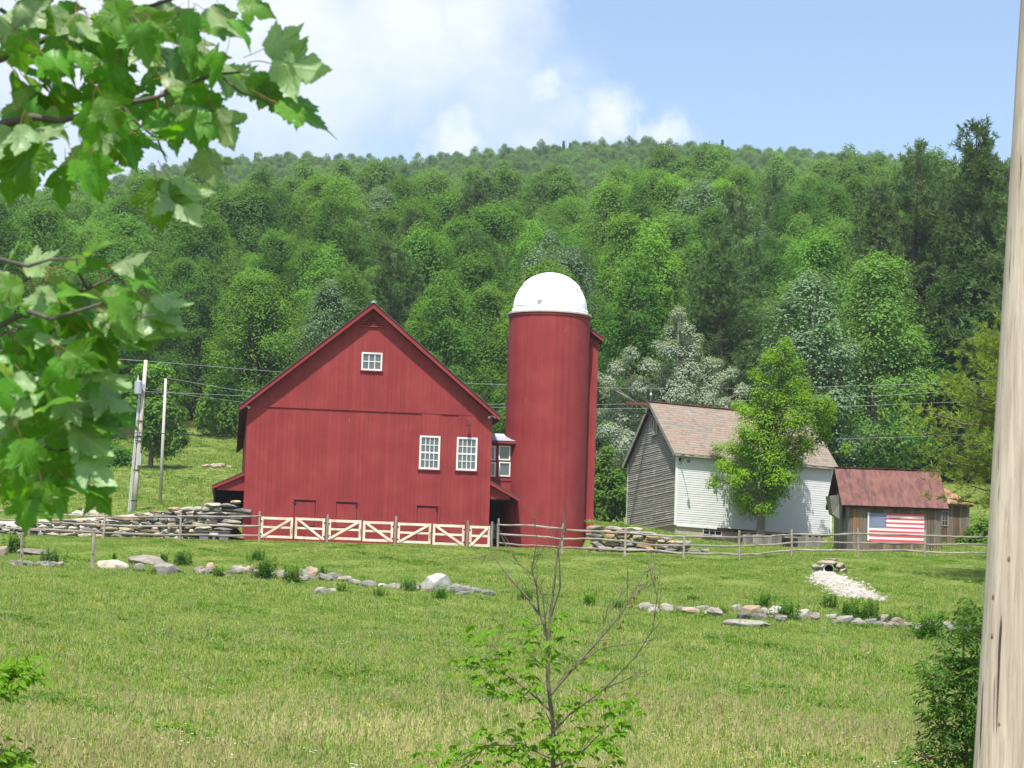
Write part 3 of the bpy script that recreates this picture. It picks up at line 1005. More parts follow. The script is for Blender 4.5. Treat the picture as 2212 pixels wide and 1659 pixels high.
def lathe(name, prof, mat, parent, n=64, smooth=True):
    b = MB()
    for i, (r, z) in enumerate(prof):
        for k in range(n):
            a = 2 * math.pi * k / n
            b.v.append((r * math.cos(a), r * math.sin(a), z))
    for i in range(len(prof) - 1):
        for k in range(n):
            b.f.append((i * n + k, i * n + (k + 1) % n, (i + 1) * n + (k + 1) % n, (i + 1) * n + k)); b.m.append(0)
    o = b.build(name, mat, parent, smooth)
    return o


lathe('top_band', [(SR - .02, SH - .158), (SR + .05, SH - .158), (SR + .05, SH), (SR - .02, SH)], M['red_paint'], silo, 72, False)
rim = lathe('rim', [(SR - .2, SH + .002), (SR + .10, SH + .002), (SR + .11, SH + .10), (SR + .05, SH + .13), (SR - .15, SH + .2), (SR - .3, SH + .2)], M['rim_white'], silo, 72, False)
DR = 80.9 / FPX * SY
dz0 = SH + .2
prof = [(DR, dz0), (DR + .05, dz0 + .001), (DR + .05, dz0 + .16), (DR, dz0 + .162)] + [(DR * math.cos(a), dz0 + .17 + DR * math.sin(a)) for a in np.linspace(0, math.pi / 2 - .001, 26)]
dome = lathe('dome', prof, M['dome_white'], silo, 72)
cap = [( (DR + .045) * math.sin(a), dz0 + .17 + (DR + .045) * math.cos(a)) for a in np.linspace(.9, .001, 16)]
sh_ = MB()
nph = 30
# shutter: a raised curved strip over the crown
for i in range(nph):
    pass
N_, Mh = 26, 8
vs = []
for i in range(N_ + 1):
    a = -0.80 + 1.68 * i / N_
    for j in range(Mh + 1):
        b_ = -0.5 + 1.3 * j / Mh
        d = Vector((math.sin(a), -math.sin(b_) * math.cos(a), math.cos(b_) * math.cos(a))).normalized()
        for rr in (DR - .02, DR + .05):
            vs.append(d * rr + Vector((0, 0, dz0 + .17)))
fs = []
q = lambda i, j, k: (i * (Mh + 1) + j) * 2 + k
for i in range(N_):
    for j in range(Mh):
        fs.append((q(i, j, 1), q(i, j + 1, 1), q(i + 1, j + 1, 1), q(i + 1, j, 1)))
for i in range(N_):
    fs.append((q(i, 0, 0), q(i, 0, 1), q(i + 1, 0, 1), q(i + 1, 0, 0))); fs.append((q(i, Mh, 1), q(i, Mh, 0), q(i + 1, Mh, 0), q(i + 1, Mh, 1)))
for j in range(Mh):
    fs.append((q(0, j, 1), q(0, j, 0), q(0, j + 1, 0), q(0, j + 1, 1))); fs.append((q(N_, j, 0), q(N_, j, 1), q(N_, j + 1, 1), q(N_, j + 1, 0)))
sh_.add(vs, fs)
sh_.build('dome_shutter', M['dome_white'], silo)


def on_dome(px, py):
    c = Vector((SX, SY, SZ0 + dz0 + .17)); d = ray(px, py).normalized()
    b = -d.dot(c); cc = c.dot(c) - DR * DR
    t = -b - math.sqrt(max(b * b - cc, 0))
    return d * t - Vector((SX, SY, SZ0))


pv = on_dome(1167.5, 651); n_ = (pv - Vector((0, 0, dz0 + .17))).normalized()
vb = MB().bar(pv - n_ * .03 - Vector((.17, 0, 0)), pv - n_ * .03 + Vector((.17, 0, 0)), .1, .2)
vb.build('dome_vent', M['vent_grey'], silo)
pts = [on_dome(x, 660.5 - (x - 1116) * .055) * 1.0 for x in range(1117, 1154, 4)]
MB().tube(pts, .018, 5).build('dome_rail', M['vent_grey'], silo)
pb = on_dome(1256, 677)
MB().box(pb.x - .2, pb.y - .1, pb.z - .1, pb.x + .15, pb.y + .02, pb.z - .02).build('dome_bracket', M['galvanised'], silo)
# boarded stair tower against the silo
a0 = P(1236, 1195, SY + 1.0) - Vector((SX, SY, SZ0)); a1 = P(1283.0, 1195, SY + 1.0) - Vector((SX, SY, SZ0)); at_ = P(1290, 735, SY + 1.0) - Vector((SX, SY, SZ0))
ax1 = 0.5 * (a1.x + at_.x) - .02
zt1 = at_.z - .05
tw = MB().box(SR * .62, .75, 0, ax1 - .03, 3.4, zt1 - .05).build('stair_tower', M['red_paint'], silo)
slope = (P(1274, 712, SY + 1).z - P(1302, 733, SY + 1).z) / (P(1302, 733, SY + 1).x - P(1274, 712, SY + 1).x)
boards(tw, SR * .62, ax1, 0, lambda u: zt1 + (ax1 - u) * slope * .9 - .1, [], 'red_paint', .24, w=.745)
xr = P(1302.5, 733, SY + 1).x - SX; zr = P(1302.5, 731, SY + 1).z - SZ0
xl = SR * .7; zl = zr + (xr - xl) * slope
MB().prism_y([(xl, zl - .05), (xr, zr - .05), (xr, zr), (xl, zl)], .35, 3.7).build('tower_roof', M['dark_metal'], tw)
MB().prism_y([(xl, zl - .26), (xr - .01, zr - .26), (xr - .01, zr - .053), (xl, zl - .053)], .38, .44).build('rake_board', M['red_paint'], tw)
MB().prism_y([(xl, zl - .2), (xr - .02, zr - .2), (xr - .02, zr - .055), (xl, zl - .055)], .445, 3.6).build('roof_deck', M['soffit_wood'], tw)

# ------------------------------------------------------------------ white clapboard house
HROT = math.radians(20)
HC = P(1457.6, 1132.3, 148.0)
HU = Vector((math.cos(HROT), math.sin(HROT), 0)); HWd = Vector((-math.sin(HROT), math.cos(HROT), 0))
SAG_U, SAG_W = 0.030, 0.055        # the old frame has settled towards the back and the right


def h_uz(px, py):
    p = hit(px, py, HC, HWd) - HC
    u = p.dot(HU)
    return u, p.z + SAG_U * u


def h_wz(px, py):      # on the gable plane
    p = hit(px, py, HC, HU) - HC
    w = p.dot(HWd)
    return w, p.z + SAG_W * w


hx = lambda v: (v[0], v[1], v[2] - SAG_U * v[0] - SAG_W * v[1])
house = thing('white_house', HC, 'old white clapboard outbuilding with a faded pink shingle roof and bare grey gable', 'house', HROT)
HL = h_uz(1796, 1085)[0]
HD = 8.0
EZ = h_uz(1464, 975.6)[1]
RZ = EZ + 3.55


def gable_top(w):
    return EZ + (RZ - EZ) * (1 - abs(w - HD / 2) / (HD / 2))


def hb(b, name, mat, parent=None, **k):
    return b.build(name, M[mat], parent or house, xf=hx, **k)


# clapboards: overlapping wedge boards, one joined part for each wall (too fine to pick apart)
b = MB()
rh = 0.145
nrow = int(EZ / rh)
for r in range(nrow):
    z0 = r * EZ / nrow; z1 = z0 + EZ / nrow
    cuts = [0.02] + sorted(random.uniform(1, HL - 1) for _ in range(2)) + [HL - .02]
    for c0, c1 in zip(cuts[:-1], cuts[1:]):
        w0 = random.uniform(0, .004)
        b.hexa([(c0 + .002, -.024 - w0, z0), (c1 - .002, -.024 - w0, z0), (c1 - .002, 0, z0), (c0 + .002, 0, z0), (c0 + .002, -.008, z1 + .01), (c1 - .002, -.008, z1 + .01), (c1 - .002, 0, z1 + .01), (c0 + .002, 0, z1 + .01)])
hb(b, 'front_clapboards', 'clap_white', kind='stuff')
b = MB()
nrow = int(RZ / rh)
for r in range(nrow):
    z0 = r * rh; z1 = z0 + rh
    if z0 < EZ: w0, w1 = .02, HD - .02
    else:
        f = (z0 - EZ) / (RZ - EZ)
        w0, w1 = HD / 2 * f + .02, HD - HD / 2 * f - .02
    if w1 - w0 < .15: continue
    cuts = [w0] + sorted(random.uniform(w0, w1) for _ in range(2)) + [w1]
    for c0, c1 in zip(cuts[:-1], cuts[1:]):
        if c1 - c0 < .06: continue
        o_ = random.uniform(0, .02); t0 = random.uniform(-.015, .015); t1 = random.uniform(-.015, .015)
        b.hexa([(-.045 - o_, c1 - .003, z0 + t1), (-.045 - o_, c0 + .003, z0 + t0), (0, c0 + .003, z0 + t0), (0, c1 - .003, z0 + t1), (-.008, c1 - .003, z1 + t1 + .01), (-.008, c0 + .003, z1 + t0 + .01), (0, c0 + .003, z1 + t0 + .01), (0, c1 - .003, z1 + t1 + .01)])
hb(b, 'gable_clapboards', 'clap_grey', kind='stuff')
b = MB()
prof = [(0, 0), (HD, 0), (HD, EZ), (HD / 2, RZ), (0, EZ)]
n = 5
vs = [(.001, w, z) for w, z in prof] + [(HL, w, z) for w, z in prof]
b.add([(x, y + (.002 if y < 1 else 0), z) for x, y, z in vs], [(4, 3, 2, 1, 0), (5, 6, 7, 8, 9), (0, 1, 6, 5), (1, 2, 7, 6), (2, 3, 8, 7), (3, 4, 9, 8), (4, 0, 5, 9)])
hb(b, 'house_frame', 'clap_white')
for (x0, y0, x1, y1, nm) in ((-.05, -.055, .10, .06, 'corner_board'), (HL - .10, -.055, HL + .04, .06, 'corner_board'), (-.05, HD - .08, .06, HD + .03, 'corner_board')):
    hb(MB().box(x0, y0, -.05, x1, y1, EZ - .02), nm, 'white_paint')
hb(MB().box(.11, -.06, -.12, 3.0, -.001, .03), 'water_table', 'white_paint')
hb(MB().box(3.0, -.07, -.20, 6.6, -.02, -.02), 'rotten_sill', 'soffit_wood')
# roof deck, eaves, shingles
ovh, ovg = .32, .28
k = (RZ - EZ) / (HD / 2)
for s in (0, 1):
    e = -ovh if s == 0 else HD + ovh
    ez = EZ - ovh * k
    b = MB()
    up = .16
    P4 = [(-ovg, e, ez), (HL + ovg, e, ez), (HL + ovg, HD / 2, RZ), (-ovg, HD / 2, RZ)]
    b.hexa(P4 + [(x, y, z + up) for x, y, z in P4] if s == 0 else [P4[i] for i in (1, 0, 3, 2)] + [(P4[i][0], P4[i][1], P4[i][2] + up) for i in (1, 0, 3, 2)])
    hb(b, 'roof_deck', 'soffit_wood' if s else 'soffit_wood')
    b = MB()
    b.bar((-ovg - .02, e, ez + .02), (-ovg - .02, HD / 2, RZ + .02), .035, .24)
    hb(b, 'rake_board', 'clap_grey')
hb(MB().box(-ovg, -ovh - .03, EZ - ovh * k - .02, HL + ovg, -ovh - .002, EZ - ovh * k + .17), 'eave_board', 'clap_grey')
b = MB()
nr = 21
sl_len = math.hypot(HD / 2 + ovh, (HD / 2 + ovh) * k)
for s in (0, 1):
    for r in range(nr):
        f0, f1 = r / nr, (r + 1.25) / nr
        f1 = min(f1, 1.0)
        x = -ovg - random.uniform(0, .3)
        while x < HL + ovg:
            wd = random.uniform(.26, .42)
            x0, x1 = max(x, -ovg - .03), min(x + wd, HL + ovg + .03)
            x += wd + .006
            if x1 - x0 < .05: continue
            j = random.choice((0, 0, .12)) * (1 / nr) + random.uniform(-.02, .02) / nr
            g0 = max(f0 - j, -.01)

            def pt(xx, f, h):
                y = -ovh - .04 + (HD / 2 + ovh + .04) * f
                z = EZ + k * y + .165 + h
                return (xx, y if s == 0 else HD - y, z)
            lo, hi = random.uniform(.022, .034), .006
            q = [pt(x0, g0, 0), pt(x1, g0, 0), pt(x1, f1, 0), pt(x0, f1, 0), pt(x0, g0, lo), pt(x1, g0, lo), pt(x1, f1, hi), pt(x0, f1, hi)]
            if s: q = [q[i] for i in (1, 0, 3, 2, 5, 4, 7, 6)]
            b.hexa(q)
hb(b, 'shingles', 'shingle', kind='stuff')
hb(MB().bar((-ovg - .05, HD / 2, RZ + .215), (HL + ovg + .05, HD / 2, RZ + .215), .24, .07), 'ridge_cap', 'rust_red')
hb(MB().bar((-1.9, HD / 2 + .3, RZ - .02), (.3, HD / 2, RZ + .02), .16, .2), 'hay_beam', 'rust_red')
hb(MB().bar((-1.6, HD / 2 + .2, RZ - .65), (-.05, HD / 2, RZ - .6), .07, .08), 'hay_beam_brace', 'dark_wood')
fin = hb(MB().tube([(-.2, HD / 2, RZ + .2), (-.2, HD / 2, RZ + 1.1)], .015, 5), 'lightning_rod', 'galvanised')
hb(MB().tube([(-.2, HD / 2, RZ + .55), (-.2, HD / 2, RZ + .62), (-.2, HD / 2, RZ + .72), (-.2, HD / 2, RZ + .8)], [.03, .09, .09, .03], 8), 'glass_ball', 'plaque', fin)
# gable window: a bare frame with loose slats
wa = h_wz(1411, 940); wb_ = h_wz(1424, 911)
w0, w1 = sorted((wa[0], wb_[0])); z0, z1 = sorted((wa[1], wb_[1]))
z1 = z0 + 1.0
b = MB(); b.box(-.09, w0, z0, -.05, w1, z1)
gw = hb(MB().box(-.085, w0 + .05, z0 + .05, -.066, w1 - .05, z1 - .05), 'gable_window', 'black_iron')
for q_ in ((w0, w0 + .09, z0, z1), (w1 - .09, w1, z0, z1)):
    hb(MB().box(-.13, q_[0], q_[2], -.06, q_[1], q_[3]), 'window_frame', 'post_wood', gw)
for i in range(3):
    x = w0 + .09 + (w1 - w0 - .18) * (i + .6) / 3.4
    hb(MB().box(-.11, x - .03, z0 + .02, -.09, x + .035, z1 - .03), 'slat', 'gate_wood', gw)
hb(MB().box(-.15, w0 - .06, z0 - .06, -.06, w1 + .06, z0), 'sill', 'post_wood', gw)
# foundation and the boarded cellar
fd = MB().box(.08, .05, -2.2, 4.6, HD - .2, -.004)
hb(fd, 'foundation', 'foundation')
ba = h_uz(1518, 1155); bb_ = h_uz(1560, 1141)
cw = window('window', house, ba[0], bb_[0], ba[1], bb_[1] + .05, 3, 2, w=.03, fr=.06, bar=.04, glass='glass_dark', frame_mat='plaque', sill=False)
for o_ in [cw] + list(cw.children):
    for v in o_.data.vertices: v.co = hx(v.co)
hb(MB().box(ba[0] - .15, -.12, ba[1] - .2, bb_[0] + .15, .04, ba[1] - .08), 'lintel_stone', 'plaque')
for i in range(26):
    x0 = 4.62 + i * .24
    if x0 > HL - .4: break
    if 7.5 < x0 < 8.25: continue
    hb(MB().box(x0 + .006, .06 + random.uniform(0, .03), -2.3, x0 + .232, .10 + random.uniform(0, .02), -.03 - random.uniform(0, .12)), 'cellar_board', 'grey_board')
hb(MB().box(4.62, .5, -2.3, HL - .4, .6, -.03), 'cellar_shade_sheet', 'black_iron')  # black sheet behind the boards, its colour stands in for the cellar's shade
# iron bracket lamp by the corner
la = h_uz(1468, 993)
bl = hb(MB().box(la[0] - .06, -.09, la[1] - .12, la[0] + .06, -.04, la[1] + .12), 'bracket_lamp', 'black_iron')
hb(MB().tube([(la[0], -.07, la[1] + .04), (la[0] + .12, -.8, la[1] + .09), (la[0] + .16, -1.05, la[1] + .07)], .022, 6), 'lamp_arm', 'black_iron', bl)
hb(MB().tube([(la[0], -.07, la[1] - .35), (la[0] + .08, -.5, la[1] + .02)], .016, 6), 'lamp_brace', 'black_iron', bl)
hb(MB().tube([(la[0] + .16, -1.05, la[1] + .08), (la[0] + .16, -1.05, la[1] - .06), (la[0] + .17, -1.05, la[1] - .28)], [.03, .07, .11], 8), 'lamp_shade', 'black_iron', bl)

# low pen wall of upright boards in front of the house
pw0 = P(1604, 1181, 145.2)
pen = thing('board_pen_wall', pw0, 'low grey board wall under the right half of the white house', 'wall')
x = 0.0
xe = P(1772, 1186, 145.2).x - pw0.x
zt_ = lambda x: (P(1604 + 168 * x / xe, 1151 + 6 * x / xe, 145.2).z - pw0.z)
ga, gb = P(1694, 1180, 145.2).x - pw0.x, P(1721, 1180, 145.2).x - pw0.x
while x < xe:
    w = random.uniform(.16, .26)
    if not (x + w > ga and x < gb):
        y = random.uniform(-.03, .03)
        MB().box(x, y, -.6, x + w - .012, y + .03, zt_(x) - random.uniform(0, .12)).build('board', M['grey_board'], pen)
    x += w
MB().box(0, .1, zt_(0) * .75, xe, .16, zt_(0) * .75 + .1).build('pen_rail', M['grey_board'], pen)
MB().box(ga - .1, .5, -.6, gb + .1, .55, .9).build('opening_shade_sheet', M['black_iron'], pen)  # the shade inside the opening is put in as a black sheet
MB().bar((-.3, .05, zt_(0) + .05), (ga, .05, zt_(ga) + .06), .1, .09).build('top_beam', M['soffit_wood'], pen)

# ------------------------------------------------------------------ flag shed
FR = math.radians(2.0)
FC = P(1833.5, 1188, 138.6)
FU = Vector((math.cos(FR), math.sin(FR), 0)); FW = Vector((-math.sin(FR), math.cos(FR), 0))


def f_uz(px, py, w=0.0):
    p = hit(px, py, FC + FW * w, FW) - FC
    return p.dot(FU), p.z


shed = thing('board_shed', FC, 'weathered board shed with a rusty red metal roof behind the rail fence', 'shed', FR)
FL = f_uz(2032, 1130)[0]; FD = 5.0
ea = f_uz(1827, 1091.6, -.35); eb = f_uz(2050, 1098.7, -.35)
ra = f_uz(1811.8, 1009, FD / 2); rb = f_uz(2035.7, 1019, FD / 2)
eav = 0.5 * (ea[1] + eb[1]); rdg = 0.5 * (ra[1] + rb[1])
kk = (rdg - eav) / (FD / 2 + .35)
wt = eav + .35 * kk - .12
boards(shed, 0, FL, -.8, lambda u: wt, [], 'shed_wood', .21, th=.03, gap=.012, rough=.02, stagger=.1)
MB().box(.03, .02, -.9, FL - .03, FD, wt - .02).build('wall_core', M['dark_wood'], shed)
# left gable boards
ng = 22
for i in range(ng):
    a, c = FD * i / ng + .006, FD * (i + 1) / ng - .006
    tp = lambda w: wt + kk * (FD / 2 - abs(w - FD / 2)) - .05
    y = -.03 - random.uniform(0, .015)
    MB().hexa([(y, c, -.9), (y, a, -.9), (0, a, -.9), (0, c, -.9), (y, c, tp(c)), (y, a, tp(a)), (0, a, tp(a)), (0, c, tp(c))]).build('board', M['grey_board'], shed)
b = MB(); b.add([(.03, 0.03, wt), (.03, FD, wt), (.03, FD / 2, wt + kk * FD / 2), (FL - .03, .03, wt), (FL - .03, FD, wt), (FL - .03, FD / 2, wt + kk * FD / 2)], [(2, 1, 0), (3, 4, 5)])
b.build('gable_core', M['dark_wood'], shed)
lx, rx = -.55, FL + .42
# roof: sheets of roofing laid side by side, a little buckled
for s in (0, 1):
    nsh = 9
    for i in range(nsh):
        x0 = lx + (rx - lx) * i / nsh - (.03 if i else 0); x1 = lx + (rx - lx) * (i + 1) / nsh
        b = MB(); NN = 6
        dz_ = .012 * (i % 2)
        wv = [random.uniform(-.02, .02) for _ in range((NN + 1) * 2)]
        low = random.uniform(-.04, .03)
        for h_ in (0, .012):
            for j in range(NN + 1):
                f = j / NN
                y = -.35 - (low * -1 if j == 0 else 0) * .5 + (FD / 2 + .35) * f
                z = eav + (rdg - eav) * f + dz_ + h_ + (wv[2 * j] if 0 < j < NN else 0) * .6
                b.v += [(x0, y if s == 0 else FD - y, z), (x1, y if s == 0 else FD - y, z + (wv[2 * j + 1] if 0 < j < NN else 0) * .4)]
        nv = (NN + 1) * 2
        for j in range(NN):
            a_ = j * 2
            tq = (nv + a_, nv + a_ + 1, nv + a_ + 3, nv + a_ + 2); bq = (a_ + 1, a_, a_ + 2, a_ + 3)
            b.f += [tq, bq] if s == 0 else [tq[::-1], bq[::-1]]; b.m += [0, 0]
        b.f += [(0, 1, nv + 1, nv)]; b.m += [0]
        b.build('roof_sheet', M['rust_red'], shed)
    b = MB()
    y0, y1 = (-.3, FD / 2) if s == 0 else (FD + .3, FD / 2)
    P4 = [(lx + .03, y0, eav + .02 - .12), (rx - .03, y0, eav + .02 - .12), (rx - .03, y1, rdg - .14), (lx + .03, y1, rdg - .14)]
    if s: P4 = [P4[i] for i in (1, 0, 3, 2)]
    b.hexa(P4 + [(x, y, z + .10) for x, y, z in P4]).build('roof_deck', M['dark_wood'], shed)
for i in range(9):
    x = .3 + (FL - .6) * i / 8
    MB().bar((x, -.28, eav - .13), (x, .0, eav - .13 + .28 * kk), .07, .1).build('rafter_tail', M['dark_wood'], shed)
MB().bar((lx, FD / 2, rdg + .03), (rx, FD / 2, rdg + .03), .3, .03).build('ridge_cap', M['rust_red'], shed)
# feed chute and door hardware on the gable side
ch = P(1796, 1078, 141.5) - FC
cb = MB(); cb.hexa([(-.9, .9, 2.2), (-.45, .9, 1.9), (-.3, 2.0, 1.9), (-.9, 2.0, 2.2), (-1.1, .7, 3.3), (-.06, .9, 3.45), (-.06, 2.2, 3.45), (-1.1, 2.2, 3.3)])
cb.build('feed_chute', M['grey_board'], shed)
MB().box(-.08, .9, 1.05, -.045, 1.8, 1.12).build('gable_batten', M['plaque'], shed)

# flag on the shed
m, nb, bs, _ = new_mat('flag_red'); setc(nb, bs, (0.62, 0.10, 0.13), 0.85, 0.15)
m, nb, bs, _ = new_mat('flag_white'); setc(nb, bs, (0.78, 0.77, 0.76), 0.85, 0.15)
m, nb, bs, _ = new_mat('flag_blue'); setc(nb, bs, (0.085, 0.11, 0.24), 0.85, 0.15)
fa = f_uz(1878, 1106.5, -.1); fb = f_uz(1997, 1112.5, -.1); fc = f_uz(1995, 1173.5, -.1); fcan = f_uz(1917.5, 1141.5, -.1)
fw_, fh_ = fb[0] - fa[0], fb[1] - fc[1]
flag = thing('flag', FC + FU * fa[0] - FW * .075 + Vector((0, 0, 0.5 * (fa[1] + fb[1]) - fh_)), 'striped flag with white stars on blue, fixed flat to the shed wall', 'flag', FR)
ripple = lambda x, z: .012 * math.sin(x * 3.1 + z * 2) + .008 * math.sin(z * 5 + x)
b = MB()
nc = 16
cw_, chh = fw_ * .315, fh_ * 7 / 13
for r in range(13):
    z1 = fh_ * (13 - r) / 13; z0 = fh_ * (12 - r) / 13
    for c in range(nc):
        x0, x1 = fw_ * c / nc, fw_ * (c + 1) / nc
        mi_ = 0 if r % 2 == 0 else 1
        if r < 7 and x1 <= fw_ * 5 / nc + 1e-6: mi_ = 2
        sg = (-.10 * math.sin(math.pi * x0 / fw_) if r == 12 else 0, -.10 * math.sin(math.pi * x1 / fw_) if r == 12 else 0)
        b.add([(x0, ripple(x0, z0), z0 + sg[0]), (x1, ripple(x1, z0), z0 + sg[1]), (x1, ripple(x1, z1), z1), (x0, ripple(x0, z1), z1)], [(0, 1, 2, 3)], mi_)
cloth = b.build('flag_cloth', [M['flag_red'], M['flag_white'], M['flag_blue']], flag)
b = MB()
cwid = fw_ * 5 / nc
for r in range(9):
    for c in range(6 if r % 2 == 0 else 5):
        cx = cwid * ((c + .5) / 6 if r % 2 == 0 else (c + 1) / 6); cz = fh_ - fh_ * 7 / 13 * (r + .5) / 9
        R = .05
        pts_ = [(cx + (R if i % 2 == 0 else R * .42) * math.sin(i * math.pi / 5), ripple(cx, cz) - .006, cz + (R if i % 2 == 0 else R * .42) * math.cos(i * math.pi / 5)) for i in range(10)]
        b.add(pts_, [tuple(range(9, -1, -1))])
b.build('stars', M['flag_white'], flag)
MB().box(-.09, -.035, .02, -.004, .035, fh_ + .02).build('flag_batten', M['white_paint'], flag)

# ------------------------------------------------------------------ small hip-roofed shed behind
KC = P(2030, 1170, 145.5)
KR = math.radians(4)
ks = thing('back_shed', KC, 'small grey board shed with tan rusty roof beside the flag shed', 'shed', KR)
KU = Vector((math.cos(KR), math.sin(KR), 0)); KW = Vector((-math.sin(KR), math.cos(KR), 0))


def k_uz(px, py, w=0.0):
    p = hit(px, py, KC + KW * w, KW) - KC
    return p.dot(KU), p.z


kl = k_uz(2092.6, 1130)[0]; kz = k_uz(2075, 1091)[1]
ka = k_uz(2034.5, 1135); kb = k_uz(2047, 1105)
boards(ks, -1.2, kl, -.8, lambda u: kz, [(ka[0], kb[0], ka[1], kb[1])], 'shed_wood', .2, gap=.012, rough=.02)
MB().box(-1.18, .12, -.9, kl - .03, 3.6, kz - .02).build('wall_core', M['dark_wood'], ks)
for i in range(16):
    MB().box(kl, i * .225 + .008, -.9, kl + .03, i * .225 + .217, kz - .02).build('board', M['grey_board'], ks)
window('window', ks, ka[0] - .04, kb[0] + .04, ka[1] - .04, kb[1] + .04, 2, 3, w=-.03, fr=.05, bar=.03, glass='glass_dark', frame_mat='post_wood', sill=False)
ke = k_uz(2103.5, 1090.5, -.3); kt = k_uz(2036, 1043, 1.2)
x1 = ke[0]; zt = kt[1]; x0 = -1.5; ze = ke[1]
xm = x1 - (zt - ze) * 1.45
b = MB()
A = [(x0, -.35, ze), (x1, -.35, ze), (x1, 3.9, ze), (x0, 3.9, ze), (x0, 1.7, zt), (xm, 1.7, zt)]
top_ = [(x, y, z + .03) for x, y, z in A]
b.add(A + top_, [(6, 7, 11, 10), (7, 8, 11), (8, 9, 10, 11), (9, 6, 10), (0, 6, 9, 3), (1, 0, 3, 2), (0, 1, 7, 6), (1, 2, 8, 7), (2, 3, 9, 8)])
b.build('metal_roof', M['rust_tan'], ks)
MB().box(x0, -.33, ze - .14, x1 - .02, -.29, ze - .004).build('eave_board', M['dark_wood'], ks)
MB().box(x1 - .06, -.285, ze - .14, x1 - .02, 3.8, ze - .004).build('eave_board', M['dark_wood'], ks)

# ------------------------------------------------------------------ stones
def stone_mesh(seed, rough=.16, npts=20, boxy=4.0):
    """hull of points spread over a blunt block: a split field stone"""
    rg = np.random.default_rng(seed)
    p = rg.normal(size=(npts, 3)); p /= np.linalg.norm(p, axis=1, keepdims=True)
    p = p / (np.abs(p) ** boxy).sum(1, keepdims=True) ** (1 / boxy)
    p *= (.5 * rg.uniform(1 - rough, 1 + rough * .3, (npts, 1)))
    bm = bmesh.new()
    for q in p: bm.verts.new(q)
    r = bmesh.ops.convex_hull(bm, input=list(bm.verts))
    bmesh.ops.delete(bm, geom=list(set(g for g in r['geom_interior'] + r['geom_unused'] if isinstance(g, bmesh.types.BMVert))), context='VERTS')
    me = bpy.data.meshes.new('stone')
    bm.to_mesh(me); bm.free()
    me.materials.append(M['stone'])
    return me


STONES = [stone_mesh(i, .2, 30 + 4 * (i % 4), 4.0) for i in range(18)]
GREYS = [(.25, .24, .22), (.19, .19, .18), (.30, .28, .25), (.15, .15, .145), (.28, .24, .19), (.34, .32, .28)]
WARMS = [(.33, .24, .15), (.29, .20, .14), (.38, .31, .22), (.44, .41, .36)]


def stone(parent, x, y, z, sx, sy, sz, col, rz=None, tilt=.06, name='stone'):
    o = link(name, random.choice(STONES), parent, col)
    o.location = (x, y, z)
    o.scale = (sx, sy, sz)
    o.rotation_euler = (random.uniform(-tilt, tilt) + random.choice((0, math.pi)), random.uniform(-tilt, tilt), (random.uniform(-.15, .15) if rz is None else rz))
    return o


def dry_wall(name, label, top_px, bot_px, yfun, thick, row_h, wmin, wmax, big=None, warm=.25):
    """dry-stone wall: rows of flat stones between two picture-measured outlines, standing at distance yfun(column)"""
    xs = np.arange(top_px[0][0], top_px[-1][0] + 1, 1.0)
    base = P(top_px[0][0], np.interp(top_px[0][0], *zip(*bot_px)), yfun(top_px[0][0]))
    t = thing(name, base, label, 'stone wall')
    x0 = base.x
    tx, ty = zip(*top_px); bx_, by_ = zip(*bot_px)
    xl = P(tx[0], by_[0], yfun(tx[0])).x; xr = P(tx[-1], by_[-1], yfun(tx[-1])).x
    top_of = lambda X: None
    cols = np.linspace(tx[0], tx[-1], 200)
    wx = np.array([P(c, np.interp(c, tx, ty), yfun(c)).x for c in cols])
    wt_ = np.array([P(c, np.interp(c, tx, ty), yfun(c)).z for c in cols])
    wb2 = np.array([P(c, np.interp(c, bx_, by_), yfun(c)).z for c in cols])
    wy = np.array([yfun(c) for c in cols])
    zmin, zmax = wb2.min() - .15, wt_.max()
    z = zmin
    cnt = 0
    while z < zmax:
        h = row_h * random.uniform(.7, 1.35)
        X = xl + random.uniform(-.3, 0)
        while X < xr:
            w = random.uniform(wmin, wmax) * (1.0 if random.random() < .8 else 1.6)
            if big and big(X): w *= 1.35
            xc = X + w / 2
            X += w * .97
            if xc > xr: break
            zt_ = np.interp(xc, wx, wt_); zb_ = np.interp(xc, wx, wb2)
            zc = z + h / 2
            if zc > zt_ + .02 or zc < zb_ - .35: continue
            hh = min(h, zt_ - z + .06)
            if hh < .07: continue
            col = random.choice(WARMS) if random.random() < warm else random.choice(GREYS)
            k = random.uniform(1.0, 1.45)
            y = np.interp(xc, wx, wy)
            stone(t, xc - base.x, y + thick / 2 - base.y + random.uniform(-.12, .06), zc - base.z, w * 1.06, thick * random.uniform(.9, 1.2), hh * random.uniform(1.02, 1.22), tuple(c * k for c in col), tilt=.09)
            cnt += 1
        z += h * .93
    return t


dry_wall('dry_stone_wall', 'long dry-stone retaining wall rising to the left of the barn', [(-20, 1130), (80, 1128), (170, 1122), (222, 1119), (300, 1112), (370, 1100), (454, 1088), (509, 1084)],
         [(-20, 1148), (81, 1156), (173, 1161), (300, 1165), (509, 1169)], lambda px: float(np.interp(px, [380, 440], [131.3, 129.7])), .7, .235, .42, 1.0, lambda X: X > -17.5, .34)
dry_wall('dry_stone_wall', 'short dry-stone wall tapering down to the right of the silo', [(1276, 1133), (1330, 1134), (1400, 1150), (1480, 1172), (1548, 1199)],
         [(1276, 1198), (1400, 1203), (1548, 1207)], lambda px: 128.7 - (px - 1280) * .006, .7, .24, .45, 1.1, None, .3)

# tumbled field wall across the meadow
WLINE = [(-60, 104), (50, 103), (240, 101), (450, 100), (620, 98), (800, 95), (950, 93), (1060, 91), (1400, 85), (1620, 82), (1900, 80), (2060, 79), (2200, 78.5)]


def wl(px):
    return float(np.interp(px, *zip(*WLINE)))



